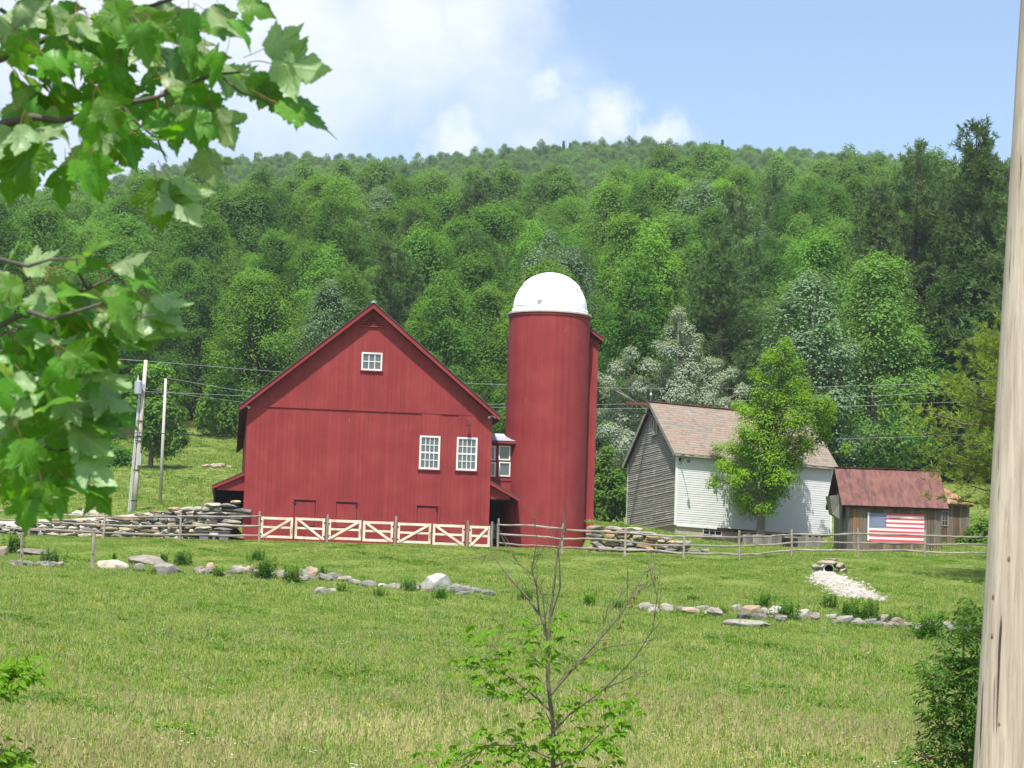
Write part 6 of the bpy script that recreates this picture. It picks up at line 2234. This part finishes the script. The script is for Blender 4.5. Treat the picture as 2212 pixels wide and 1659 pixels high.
WEEDS = [weed_meshes(200 + i, 1.0, n, s) for i, (n, s) in enumerate([(30, .2), (38, .3), (14, .12)])]
for k, (px, base, h, lab, c) in enumerate([
        (569, 1256, 52, 'tallest leafy weed clump behind the field wall, below the second gate', (.75, .95, .8)), (554, 1212, 26, 'small round weed tuft in the grass below the gates', (.7, .85, .8)), (632, 1262, 42, 'feathery weed clump left of the pinkish field stones', (1, 1, 1)),
        (396, 1224, 36, 'tall weed clump above the grey boulders on the left', (.9, 1, .9)), (352, 1215, 22, 'low weed tuft behind the long flat boulder', (.9, 1, .9)), (243, 1213, 26, 'single thin weed stalk above the cream boulder', (1.1, 1.1, .9)), (700, 1252, 36, 'narrow weed clump between field stones under the third gate', (.8, .95, .85)),
        (878, 1280, 32, 'dark weed clump left of the big grey boulder', (.75, .9, .8)), (952, 1300, 36, 'leafy weeds growing at the foot of the big grey boulder', (.8, 1, .8)), (112, 1222, 36, 'dark bushy weed beside the flat dark slab', (.7, .8, .7)), (470, 1250, 28, 'pale weeds among small stones left of the tall clump', (1.2, 1.15, 1)),
        (1130, 1298, 30, 'weed clump in the gap of the field wall behind the sapling', (1, 1, .9)), (1270, 1312, 34, 'weed clump right of the sapling top', (1.1, 1.1, .9)), (1340, 1318, 26, 'low weeds left of the right-hand field stones', (1.1, 1.1, .9)), (1652, 1318, 38, 'upright weed clump behind the brown field stone', (.8, 1, .8)), (1698, 1342, 44, 'dense weed clump right of the small white boulder', (.7, .9, .7)),
        (1793, 1318, 36, 'tall thin weeds below the gravel spill', (1.1, 1.1, .9)), (1861, 1348, 52, 'tall spreading weed clump right of the gravel spill', (.9, 1, .8)), (1830, 1335, 36, 'weeds left of the tall spreading clump', (1, 1, .9)), (1940, 1352, 30, 'weed clump behind the small round field stone', (1, 1, .9)), (2002, 1386, 66, 'bright upright weed clump near the right end of the field wall', (.85, 1.1, .75)), (2090, 1378, 50, 'weed clump at the right end of the field wall', (.8, .9, .8)),
        (30, 1195, 44, 'tall weeds under the near maple at far left', (.9, 1, .8)), (1500, 1304, 22, 'low weeds behind the tan field stone', (1.1, 1.1, .9)), (1560, 1334, 24, 'weeds beside the wide low slab', (1, 1.05, .9)), (820, 1292, 22, 'low weeds before the thin field slabs', (.9, 1, .85)), (740, 1282, 24, 'low weeds beside the sunken pale slab', (1.1, 1.1, .9))]):
    Y = row_Y(px, base)
    g = G(px, Y)
    t = thing('weed_clump', g, lab, 'weeds', random.uniform(0, 6), 'weeds along the tumbled wall')
    s = h / FPX * Y
    st, fo = WEEDS[2 if 'single' in lab or 'narrow' in lab else k % 2]
    t.scale = (s * 1.1, s * 1.1, s)
    link('stems', st, t, c); link('foliage', fo, t, c)

# ------------------------------------------------------------------ foreground sapling
SAPY = 20.0
sb = G(1190, SAPY, -.05)
sap = thing('bare_sapling', sb, 'thin half-bare sapling with green lower leaves in the centre foreground', 'tree')
rgs = np.random.default_rng(77)
twig = MB()
STEMS = [([(1192, 1760), (1196, 1659), (1190, 1560), (1186, 1470), (1184, 1385)], 8.0, 5.5, 0), ([(1184, 1385), (1168, 1330), (1140, 1290), (1100, 1245), (1062, 1195), (1034, 1208)], 4.6, 1.0, .3), ([(1168, 1330), (1158, 1270), (1148, 1230), (1160, 1170), (1152, 1120)], 3.4, .8, -.2),
         ([(1184, 1385), (1192, 1330), (1196, 1260), (1204, 1190), (1222, 1140), (1219, 1100)], 4.6, 1.2, .1), ([(1192, 1330), (1210, 1270), (1208, 1200), (1198, 1150)], 2.8, .8, -.3), ([(1190, 1500), (1240, 1440), (1290, 1385), (1340, 1330), (1372, 1275), (1392, 1240), (1400, 1232)], 4.6, .9, .35),
         ([(1340, 1330), (1362, 1290), (1400, 1262), (1420, 1240)], 2.0, .7, .3), ([(1188, 1590), (1230, 1545), (1300, 1490), (1370, 1420), (1410, 1360), (1420, 1290), (1412, 1250)], 4.2, .8, -.3), ([(1300, 1490), (1350, 1470), (1400, 1440)], 2.2, .7, -.4), ([(1190, 1540), (1140, 1490), (1090, 1455), (1030, 1440), (960, 1448)], 3.6, .9, .2),
         ([(1090, 1455), (1060, 1400), (1030, 1365)], 2.2, .7, .25), ([(1188, 1450), (1150, 1420), (1110, 1370), (1070, 1350)], 2.6, .8, -.1), ([(1194, 1640), (1130, 1610), (1050, 1610), (980, 1640), (930, 1650)], 3.4, .8, .15), ([(1050, 1610), (1010, 1650), (960, 1690)], 2.0, .7, .2), ([(1192, 1660), (1260, 1620), (1320, 1560), (1370, 1520)], 3.4, .8, .25),
         ([(1200, 1680), (1260, 1660), (1330, 1680)], 2.4, .7, .1), ([(1200, 1740), (1215, 1659), (1200, 1580), (1180, 1540)], 4.0, 1.6, .1), ([(1186, 1430), (1178, 1360), (1172, 1290), (1150, 1240), (1120, 1215), (1085, 1170)], 2.6, .7, -.25), ([(1290, 1385), (1310, 1330), (1352, 1270), (1360, 1235)], 1.8, .6, .5), ([(1240, 1440), (1300, 1400), (1380, 1390), (1420, 1380)], 1.8, .6, .2)]
pxm = SAPY / FPX
tips = []
for pts, r0, r1, dep in STEMS:
    pp = []
    n = len(pts)
    for i, (a, c) in enumerate(pts):
        p = P(a + rgs.normal(0, 1.5), c, SAPY + dep * i / n)
        pp.append(p - sb)
    twig.tube(pp, [(r0 + (r1 - r0) * i / (n - 1)) * pxm * .66 for i in range(n)], 6, cap=False)
    for i in range(1, n):
        for q in range(3):
            f = rgs.random(); p = pp[i - 1].lerp(pp[i], f)
            d = (pp[i] - pp[i - 1]).normalized()
            e = p + (d + Vector(rgs.normal(0, .7, 3)) + Vector((0, 0, .3))).normalized() * rgs.uniform(.10, .34)
            m_ = p.lerp(e, .5) + Vector(rgs.normal(0, .012, 3))
            twig.tube([p, m_, e], [.0032, .0024, .0015], 4, cap=False)
            tips.append((p, m_, e))
twig.build('branches', M['twig'], sap, smooth=True)
pos, tip, nrm, sz = [], [], [], []
LEAFZ = [(1130, 1400, 75, 70, 34), (1060, 1440, 70, 40, 26), (1000, 1440, 55, 26, 20), (1190, 1400, 60, 60, 22), (1040, 1365, 45, 26, 16), (1215, 1350, 26, 30, 12), (1110, 1480, 60, 45, 24), (980, 1640, 85, 40, 40), (1060, 1610, 75, 45, 40), (1130, 1590, 60, 60, 36), (1230, 1580, 60, 60, 36), (1300, 1560, 60, 55, 36), (1330, 1510, 50, 35, 22), (1180, 1640, 90, 40, 46), (1280, 1640, 70, 40, 36), (1360, 1540, 30, 30, 14), (1240, 1500, 40, 40, 14), (1290, 1420, 20, 24, 5)]
for (cx, cy, rx, ry, n) in LEAFZ:
    for i in range(int(n * .85)):
        a, r = rgs.uniform(0, 6.283), math.sqrt(rgs.random())
        p = P(cx + rx * r * math.cos(a), cy + ry * r * math.sin(a), SAPY + rgs.uniform(-.5, .5)) - sb
        az_ = rgs.uniform(0, 6.283)
        for q in range(4):     # compound leaf: drooping leaflets from one stalk
            aa = az_ + (q - 2) * .55
            pos.append(p + Vector((math.cos(aa), math.sin(aa), 0)) * .012); tip.append((math.cos(aa), math.sin(aa), -.45 + rgs.normal(0, .2))); nrm.append((rgs.normal(0, .25), -.15 + rgs.normal(0, .25), 1)); sz.append(rgs.uniform(.065, .11))


def leaf6(pos, tip, nrm, size, width=.42):
    tip = unit(np.asarray(tip, float)); nrm = np.asarray(nrm, float); pos = np.asarray(pos, float); s = np.asarray(size)[:, None]
    side = unit(np.cross(tip, nrm)); nn = np.cross(side, tip)
    A = [pos, pos + tip * s * .3 + side * s * width * .42 + nn * s * .06, pos + tip * s * .62 + side * s * width * .38 + nn * s * .04, pos + tip * s - nn * s * .12, pos + tip * s * .62 - side * s * width * .38 + nn * s * .04, pos + tip * s * .3 - side * s * width * .42 + nn * s * .06]
    V = np.stack(A, 1).reshape(-1, 3)
    b = np.arange(len(pos))[:, None] * 6
    F = np.concatenate([np.concatenate([b, b + 1, b + 2, b + 3], 1), np.concatenate([b, b + 3, b + 4, b + 5], 1)])
    return V, F


V, F = leaf6(pos, tip, nrm, sz)
o = link('foliage', fast_mesh('foliage', V, F, M['sapling_leaf']), sap); o['kind'] = 'stuff'
# a few withered seed clusters on the upper right shoots
pos, tip, nrm, sz = [], [], [], []
for (cx, cy) in [(1372, 1290), (1385, 1262), (1398, 1240), (1365, 1305), (1355, 1322), (1345, 1340), (1416, 1246), (1380, 1275), (1340, 1352), (1306, 1388), (1218, 1140)]:
    p = P(cx, cy, SAPY + .3) - sb
    for i in range(5):
        pos.append(p + Vector(rgs.normal(0, .008, 3))); tip.append((rgs.normal(0, .4), rgs.normal(0, .4), -1)); nrm.append(rgs.normal(0, 1, 3)); sz.append(rgs.uniform(.025, .045))
V, F = leaf6(pos, tip, nrm, sz)
o = link('seed_clusters', fast_mesh('seed_clusters', V, F, M['dry_leaf']), sap); o['kind'] = 'stuff'


def leafy_shrub(name, label, base_px, Y, zones, leaf, mat, width, seed, stems, cat='shrub', below=.0):
    rg2 = np.random.default_rng(seed)
    g = G(base_px, Y, -.05)
    t = thing(name, g, label, cat)
    b = MB()
    for s_ in stems:
        pp = [P(a, c, Y) - g for a, c in s_]
        pp = [Vector((pp[0].x * .5, 0, -.02))] + pp
        b.tube(pp, [.02 - .015 * i / len(pp) for i in range(len(pp))], 6, cap=False)
    pos, tip, nrm, sz = [], [], [], []
    for (cx, cy, rx, ry, n) in zones:
        for i in range(n):
            a, r = rg2.uniform(0, 6.283), math.sqrt(rg2.random())
            p = P(cx + rx * r * math.cos(a), cy + ry * r * math.sin(a), Y + rg2.normal(0, .3)) - g
            az_ = rg2.uniform(0, 6.283)
            e = p + Vector((math.cos(az_) * .12, math.sin(az_) * .12, .05 + rg2.normal(0, .06)))
            if i % 3 == 0: b.tube([p, e], [.004, .002], 4, cap=False)
            for q in range(6):
                f = q / 5; aa = az_ + (1 if q % 2 else -1) * rg2.uniform(.5, 1.2)
                pos.append(p.lerp(e, f)); tip.append((math.cos(aa), math.sin(aa), rg2.normal(-.35, .3))); nrm.append((rg2.normal(0, .35), rg2.normal(-.2, .3), 1)); sz.append(leaf * rg2.uniform(.7, 1.25))
    b.build('stems', M['twig'], t, smooth=True)
    V, F = leaf6(pos, tip, nrm, sz, width)
    o = link('foliage', fast_mesh('foliage', V, F, M[mat]), t); o['kind'] = 'stuff'
    return t


leafy_shrub('willow_shrub', 'dark narrow-leaved shrub hugging the left side of the roadside pole', 2095, 22, [(2080, 1345, 36, 36, 26), (2068, 1400, 40, 40, 36), (2060, 1450, 50, 40, 48), (2050, 1500, 60, 45, 60), (2055, 1555, 65, 45, 70), (2060, 1610, 66, 45, 76), (2050, 1660, 80, 45, 80), (2110, 1420, 40, 80, 60), (2110, 1560, 50, 110, 110), (1985, 1640, 40, 24, 18), (2010, 1460, 34, 16, 12), (2100, 1320, 20, 20, 10)],
            .085, 'shrub_leaf', .30, 401, [[(2090, 1659), (2080, 1500), (2082, 1330)], [(2085, 1659), (2040, 1560), (2000, 1470)], [(2100, 1659), (2110, 1500), (2112, 1360)], [(2060, 1680), (2020, 1640), (1975, 1630)]])
leafy_shrub('maple_seedling', 'bright green seedling leaves poking in at the lower left edge', -25, 15, [(25, 1450, 44, 22, 26), (10, 1480, 40, 22, 26), (45, 1462, 24, 10, 10), (-40, 1490, 50, 50, 30), (20, 1642, 40, 14, 22), (-10, 1660, 50, 30, 30)], .075, 'sapling_leaf', .55, 402, [[(-20, 1600), (-10, 1500), (20, 1450)], [(-30, 1700), (10, 1650)]])

# ------------------------------------------------------------------ near maple boughs, top left
m, nb, bs, out = new_mat('maple_leaf')
uv = nb.add('ShaderNodeUVMap')
su = nb.add('ShaderNodeSeparateXYZ'); nb.l.new(uv.outputs[0], su.inputs[0])
X_ = nb.math('ABSOLUTE', nb.math('SUBTRACT', su.outputs[0], .5)); Y_ = su.outputs[1]
geo = nb.add('ShaderNodeNewGeometry'); oi = nb.add('ShaderNodeObjectInfo')
v1 = nb.map(X_, .004, .013, 1, 0)
v2 = nb.map(nb.math('ABSOLUTE', nb.math('SUBTRACT', nb.math('MULTIPLY', X_, .82), nb.math('SUBTRACT', Y_, .12))), .004, .013, 1, 0)
v3 = nb.map(nb.math('ABSOLUTE', nb.math('SUBTRACT', nb.math('MULTIPLY', X_, .6), nb.math('MODULO', nb.math('ADD', nb.math('SUBTRACT', Y_, .45), 1.0), .13))), .003, .009, .5, 0)
vein = nb.math('MAXIMUM', nb.math('MAXIMUM', v1, v2), v3)
t = nb.add('ShaderNodeTexCoord')
nz = nb.noise(t.outputs['Object'], 22.0, 4.0, .6)
top_c = nb.mix(nz, (.058, .165, .010), (.12, .275, .02))
top_c = nb.mix(nb.math('MULTIPLY', vein, .45), top_c, (.26, .36, .10))
bot_c = nb.mix(nz, (.19, .28, .12), (.29, .39, .19))
bot_c = nb.mix(nb.math('MULTIPLY', vein, .6), bot_c, (.46, .46, .26))
hs = nb.add('ShaderNodeHueSaturation', {'Value': nb.map(oi.outputs['Random'], 0, 1, .8, 1.25), 'Hue': nb.map(oi.outputs['Random'], 0, 1, .49, .515)})
cc = nb.mix(geo.outputs['Backfacing'], top_c, bot_c)
nb.l.new(cc, hs.inputs['Color'])
spot = nb.noise(t.outputs['Object'], 60.0, 2.0, .5)
cc2 = nb.mix(nb.map(spot, .73, .76), hs.outputs[0], (.06, .04, .02))
setc(nb, bs, cc2, .42, .45)
bump(nb, bs, nb.math('MULTIPLY', vein, -1.0), .5, .002)
tr = nb.add('ShaderNodeBsdfTranslucent', {'Color': nb.mix(1.0, nb.mix(.5, top_c, hs.outputs[0]), (2.0, 2.2, .55), 'MULTIPLY')})
mx = nb.add('ShaderNodeMixShader', {0: .38})
nb.l.new(bs.outputs[0], mx.inputs[1]); nb.l.new(tr.outputs[0], mx.inputs[2]); nb.l.new(mx.outputs[0], out.inputs[0])
plain('leaf_stalk', (.34, .12, .06), .6, .4, 20)
plain('maple_bark', (.10, .085, .075), .9, .5, 40)

HALF = [(.0, .0), (.07, -.035), (.16, -.03), (.25, .02), (.30, .035), (.29, .10), (.36, .13), (.40, .20), (.46, .22), (.47, .29), (.56, .34), (.60, .42), (.70, .55), (.58, .53), (.53, .57), (.45, .54), (.41, .57), (.33, .54), (.26, .55), (.27, .62), (.33, .67), (.29, .71), (.31, .77), (.24, .79), (.23, .85), (.15, .88), (.10, .95), (.0, 1.12)]


def maple_leaf(seed):
    rg2 = np.random.default_rng(seed)
    out_ = [(x * rg2.uniform(.9, 1.1), y + rg2.normal(0, .012)) for x, y in HALF]
    outl = out_ + [(-x * rg2.uniform(.92, 1.08), y + rg2.normal(0, .015)) for x, y in HALF[1:-1]][::-1]
    fine = []
    for i in range(len(outl)):       # small teeth along the margin
        a, b_ = np.array(outl[i]), np.array(outl[(i + 1) % len(outl)])
        fine.append(a)
        d_ = b_ - a; L_ = np.linalg.norm(d_)
        if L_ > .06:
            nrm_ = np.array([d_[1], -d_[0]]) / L_
            fine.append(a + d_ * .45 + nrm_ * rg2.uniform(.0, .012)); fine.append(a + d_ * .62 - nrm_ * rg2.uniform(.004, .014))
    outl = np.array(fine)
    c = np.array([0, .34])
    rings = [0.3, .6, .82, 1.0]
    V = [c]
    n = len(outl)
    for f in rings:
        for p in outl: V.append(c + (p - c) * f)
    V = np.array(V)
    fold, droop, wav, ph = rg2.uniform(.05, .45), rg2.uniform(.1, .75), rg2.uniform(.02, .05), rg2.uniform(0, 6)
    twist = rg2.normal(0, .25)
    x, y = V[:, 0], V[:, 1]
    z = fold * np.abs(x) - droop * (y - .2) ** 2 * .6 - .25 * x ** 2 + wav * np.sin(9 * x + ph) * np.cos(7 * y + ph) + twist * x * y
    co = np.stack([x, y, z], 1)
    F = []
    for k in range(n): F.append((0, 1 + k, 1 + (k + 1) % n))
    for r in range(len(rings) - 1):
        a = 1 + r * n; b = a + n
        for k in range(n):
            k2 = (k + 1) % n
            F.append((a + k, b + k, b + k2)); F.append((a + k, b + k2, a + k2))
    for _ in range(int(rg2.integers(0, 3))):     # insect holes
        del F[int(rg2.integers(n, len(F) - 2 * n))]
    # stalk
    mi = [0] * len(F)
    L = rg2.uniform(.3, .6)
    b0 = len(co)
    st = []
    for i in range(5):
        f = i / 4
        cx, cy, cz = .08 * math.sin(f * 2 + ph) * f, -L * f, .12 * f * f
        for k in range(4):
            a = k * 1.5708
            st.append((cx + .010 * math.cos(a), cy, cz + .010 * math.sin(a)))
    co = np.concatenate([co, np.array(st)])
    quads = []
    for i in range(4):
        for k in range(4):
            a, b_, c_, d_ = b0 + i * 4 + k, b0 + i * 4 + (k + 1) % 4, b0 + (i + 1) * 4 + (k + 1) % 4, b0 + (i + 1) * 4 + k
            quads += [(a, b_, c_), (a, c_, d_)]
    F += quads; mi += [1] * len(quads)
    me = fast_mesh('leaf', co, F, [M['maple_leaf'], M['leaf_stalk']], mi, smooth=True)
    ul = me.uv_layers.new(name='UVMap')
    li = np.empty(len(me.loops), np.int32); me.loops.foreach_get('vertex_index', li)
    ul.data.foreach_set('uv', np.stack([co[li, 0] + .5, co[li, 1]], 1).astype(np.float32).ravel())
    return me


LEAVES = [maple_leaf(500 + i) for i in range(10)]
MY = 4.3
mb0 = Vector((-2.2, MY + .2, tz(-2.2, MY) - .1))
mt_ = thing('maple_tree', mb0, 'near maple whose leafy boughs hang in at the upper left', 'tree')
bm_ = MB()
bm_.tube([Vector((0, 0, 0)), Vector((.02, 0, 1.6)), Vector((-.05, .05, 3.2)), Vector((0, .1, 5.0))], [.17, .14, .11, .06], 12)
bm_.build('trunk', M['maple_bark'], mt_, smooth=True)
BOUGHS = [([(-900, 420), (-300, 330), (0, 268), (70, 252), (130, 262), (260, 226), (340, 210), (410, 178), (470, 160), (520, 156)], 11, 2.5, .0), ([(-900, 300), (-200, 190), (0, 128), (60, 105), (150, 55), (250, 30), (330, 12), (420, -20)], 11, 4, .25), ([(150, 55), (190, 85), (230, 95), (260, 120)], 5, 2, .2),
          ([(-900, 860), (-300, 760), (0, 704), (60, 672), (130, 640), (190, 625), (250, 595)], 9, 2.5, .05), ([(60, 672), (110, 690), (170, 672), (220, 655), (280, 690), (340, 680)], 5, 2, -.1), ([(-900, 1000), (-300, 900), (0, 840), (70, 850), (130, 830), (200, 800)], 8, 2.5, .2), ([(-300, 1000), (0, 960), (60, 950), (120, 975), (170, 965)], 6, 2, .0),
          ([(260, 226), (300, 270), (340, 300), (360, 350)], 4, 1.6, .1), ([(0, 20), (60, 60), (120, 80)], 6, 3, .3), ([(470, 160), (520, 200), (570, 215), (600, 238)], 3, 1.5, 0), ([(0, 560), (60, 575), (110, 560), (170, 560)], 5, 2, -.15), ([(190, 625), (170, 590), (165, 560)], 4, 2, 0)]
NODES = []
for k, (pts, r0, r1, dy) in enumerate(BOUGHS):
    pp = [P(a, c, MY + dy + random.uniform(-.04, .04)) - mb0 for a, c in pts]
    if pts[0][0] <= -900: pp[0] = Vector((0, .05, pp[0].z - .1))
    b = MB(); b.tube(pp, [(r0 + (r1 - r0) * i / (len(pp) - 1)) / FPX * MY for i in range(len(pp))], 7, wob=.08)
    b.build('bough', M['maple_bark'], mt_, smooth=True)


def put_leaf(px, py, Lpx, ang, face, dY=0.0, var=None, back=False, lean=0.0):
    """Lpx length in picture units, ang: direction of the tip in the picture (0 = right, 90 = down), face: how much the blade looks at the viewer"""
    p = P(px, py, MY + dY)
    s = .84 * Lpx / FPX * (MY + dY) / 1.12
    a = math.radians(ang)
    tip = (RIGHT * math.cos(a) - UP * math.sin(a) + Vector((0, 1, 0)) * lean).normalized()
    n = Vector((0, -1, 0)) * face + Vector((0, 0, 1)) * (1 - abs(face)) + Vector((random.gauss(0, .25), random.gauss(0, .2), random.gauss(0, .2)))
    if back: n = -n
    n = (n - tip * n.dot(tip)).normalized()
    sx = tip.cross(n).normalized()
    n = sx.cross(tip)
    o = link('leaf', LEAVES[var if var is not None else random.randrange(len(LEAVES))], mt_)
    o.matrix_local = Matrix(((sx.x, tip.x, n.x, p.x - mb0.x), (sx.y, tip.y, n.y, p.y - mb0.y), (sx.z, tip.z, n.z, p.z - mb0.z), (0, 0, 0, 1))) @ Matrix.Diagonal((s, s, s, 1)) @ Matrix.Translation((0, -.1, 0))
    return o


# leaves that shape the outline
for q in [(600, 140, 165, 8, .8, 0, 0, True), (580, 100, 125, -25, .6, 0, 1, True), (615, 230, 180, 25, .5, 0, 2), (570, 190, 110, 50, .5, .05, 3), (545, 170, 100, 35, .5, .05, 5), (525, 5, 105, 20, .4, .1, 4), (450, 30, 130, 40, .6, .1, 5, True), (470, 250, 120, 60, .6, 0, 6, True), (445, 330, 110, 75, .7, 0, 7, True), (375, 400, 150, 65, .6, -.05, 8, True),
          (340, 400, 140, 85, .8, -.05, 9), (200, 235, 130, 95, .85, -.2, 0), (225, 215, 110, 60, .7, -.2, 1), (300, 60, 120, 75, .8, -.2, 2), (330, 45, 100, 40, .7, -.15, 3), (400, 110, 120, 30, .5, 0, 4), (90, 130, 120, 50, .4, 0, 5), (40, 250, 120, 80, .6, 0, 6), (60, 310, 160, 95, .7, -.05, 7), (30, 350, 130, 100, .7, 0, 8), (200, 340, 140, 80, .6, 0, 9),
          (140, 370, 120, 100, .7, 0, 0), (380, 240, 120, 50, .5, 0, 1, True), (420, 200, 120, 70, .4, .05, 2), (360, 170, 100, 10, .6, 0, 3, True), (10, 580, 120, -55, .4, -.1, 4, True), (60, 580, 110, -25, .5, -.1, 5, True), (150, 575, 130, -12, .3, 0, 6), (190, 550, 90, -30, .4, 0, 7), (270, 590, 130, 15, .3, 0, 8), (250, 570, 110, -15, .5, 0, 9, True),
          (340, 640, 110, 20, .5, 0, 0, True), (330, 660, 130, 45, .6, 0, 1, True), (250, 650, 130, 60, .7, -.15, 2), (230, 640, 110, 20, .6, -.1, 3), (280, 700, 110, 30, .5, 0, 4, True), (330, 690, 95, 15, .4, 0, 5), (130, 780, 120, 70, .8, -.2, 6), (150, 760, 110, 30, .7, -.2, 7), (200, 770, 110, 30, .5, 0, 8, True), (210, 840, 130, 35, .5, 0, 9, True),
          (200, 910, 120, 20, .4, 0, 0), (170, 930, 130, 40, .5, 0, 1, True), (50, 960, 130, 75, .8, -.15, 2), (40, 990, 110, 95, .7, -.15, 3), (180, 1000, 120, 40, .5, 0, 4, True), (160, 1040, 130, 25, .4, 0, 5), (90, 1050, 110, 80, .7, -.1, 6), (60, 1080, 100, 95, .7, -.1, 7), (200, 1060, 90, 50, .5, 0, 8), (30, 1020, 100, 110, .6, 0, 9), (140, 880, 130, 10, .5, 0, 4, True), (240, 890, 100, 30, .4, .05, 2)]:
    put_leaf(*q)
MASS = [(110, 60, 130, 75, 26), (270, 40, 130, 50, 18), (420, 40, 80, 40, 7), (330, 140, 110, 70, 18), (120, 180, 140, 80, 26), (60, 290, 80, 60, 12), (270, 260, 120, 60, 16), (410, 225, 60, 60, 11), (170, 330, 110, 30, 5), (470, 130, 50, 36, 6),
        (70, 640, 100, 40, 16), (220, 655, 110, 38, 14), (110, 720, 130, 60, 28), (280, 690, 75, 35, 9), (80, 820, 110, 65, 24), (170, 840, 70, 50, 10), (80, 930, 100, 65, 20), (140, 980, 55, 50, 10), (70, 1030, 70, 40, 12)]
for cx, cy, rx, ry, n in MASS:
    for i in range(n):
        a, r = random.uniform(0, 6.283), math.sqrt(random.random())
        px, py = cx + rx * r * math.cos(a), cy + ry * r * math.sin(a)
        put_leaf(px, py, random.uniform(75, 128), random.gauss(55, 35), random.uniform(.05, .8), random.uniform(-.1, .5), None, random.random() < .38, random.uniform(-.5, .3))

# the crown overhead, out of the picture: it shades most of the hanging boughs
rgu = np.random.default_rng(808)
nU = 560
pu = np.stack([rgu.uniform(-1.5, .35, nU), rgu.uniform(-.55, .5, nU), rgu.uniform(.0, 1.0, nU)], 1)
kp = (vnoise(pu[:, 0], pu[:, 1], .16, 3.0) > -.35)
pu = pu[kp]
ctrU = np.array([P(150, 0, MY).x + .3, MY, P(150, 0, MY).z + .35])
posU = ctrU + pu - np.array(mb0)
tU = rgu.normal(size=(len(pu), 3)); tU[:, 2] -= .4
V, F = leaf_quads(posU, tU, rgu.normal(0, .4, (len(pu), 3)) + np.array([0, -.2, 1.0]), rgu.uniform(.09, .14, len(pu)), .9, .05)
o = link('upper_foliage', fast_mesh('upper_foliage', V, F, M['leaf_young']), mt_); o['kind'] = 'stuff'

# ------------------------------------------------------------------ summer haze
hz = MB().box(-1215, -75, -75, 1215, 2415, 262).mesh('haze', [])
mh = bpy.data.materials.new('haze_air'); mh.use_nodes = True
nb = NB(mh.node_tree); nb.n.clear()
ho = nb.add('ShaderNodeOutputMaterial')
pvn = nb.add('ShaderNodeVolumePrincipled', {'Color': (.80, .88, 1.0, 1), 'Density': HAZE_D, 'Anisotropy': 0.0})
nb.l.new(pvn.outputs[0], ho.inputs['Volume'])
hz.materials.append(mh)
ho_ = link('haze', hz)
tag(ho_, 'thin summer haze in the air over the valley', 'haze', kind='stuff')
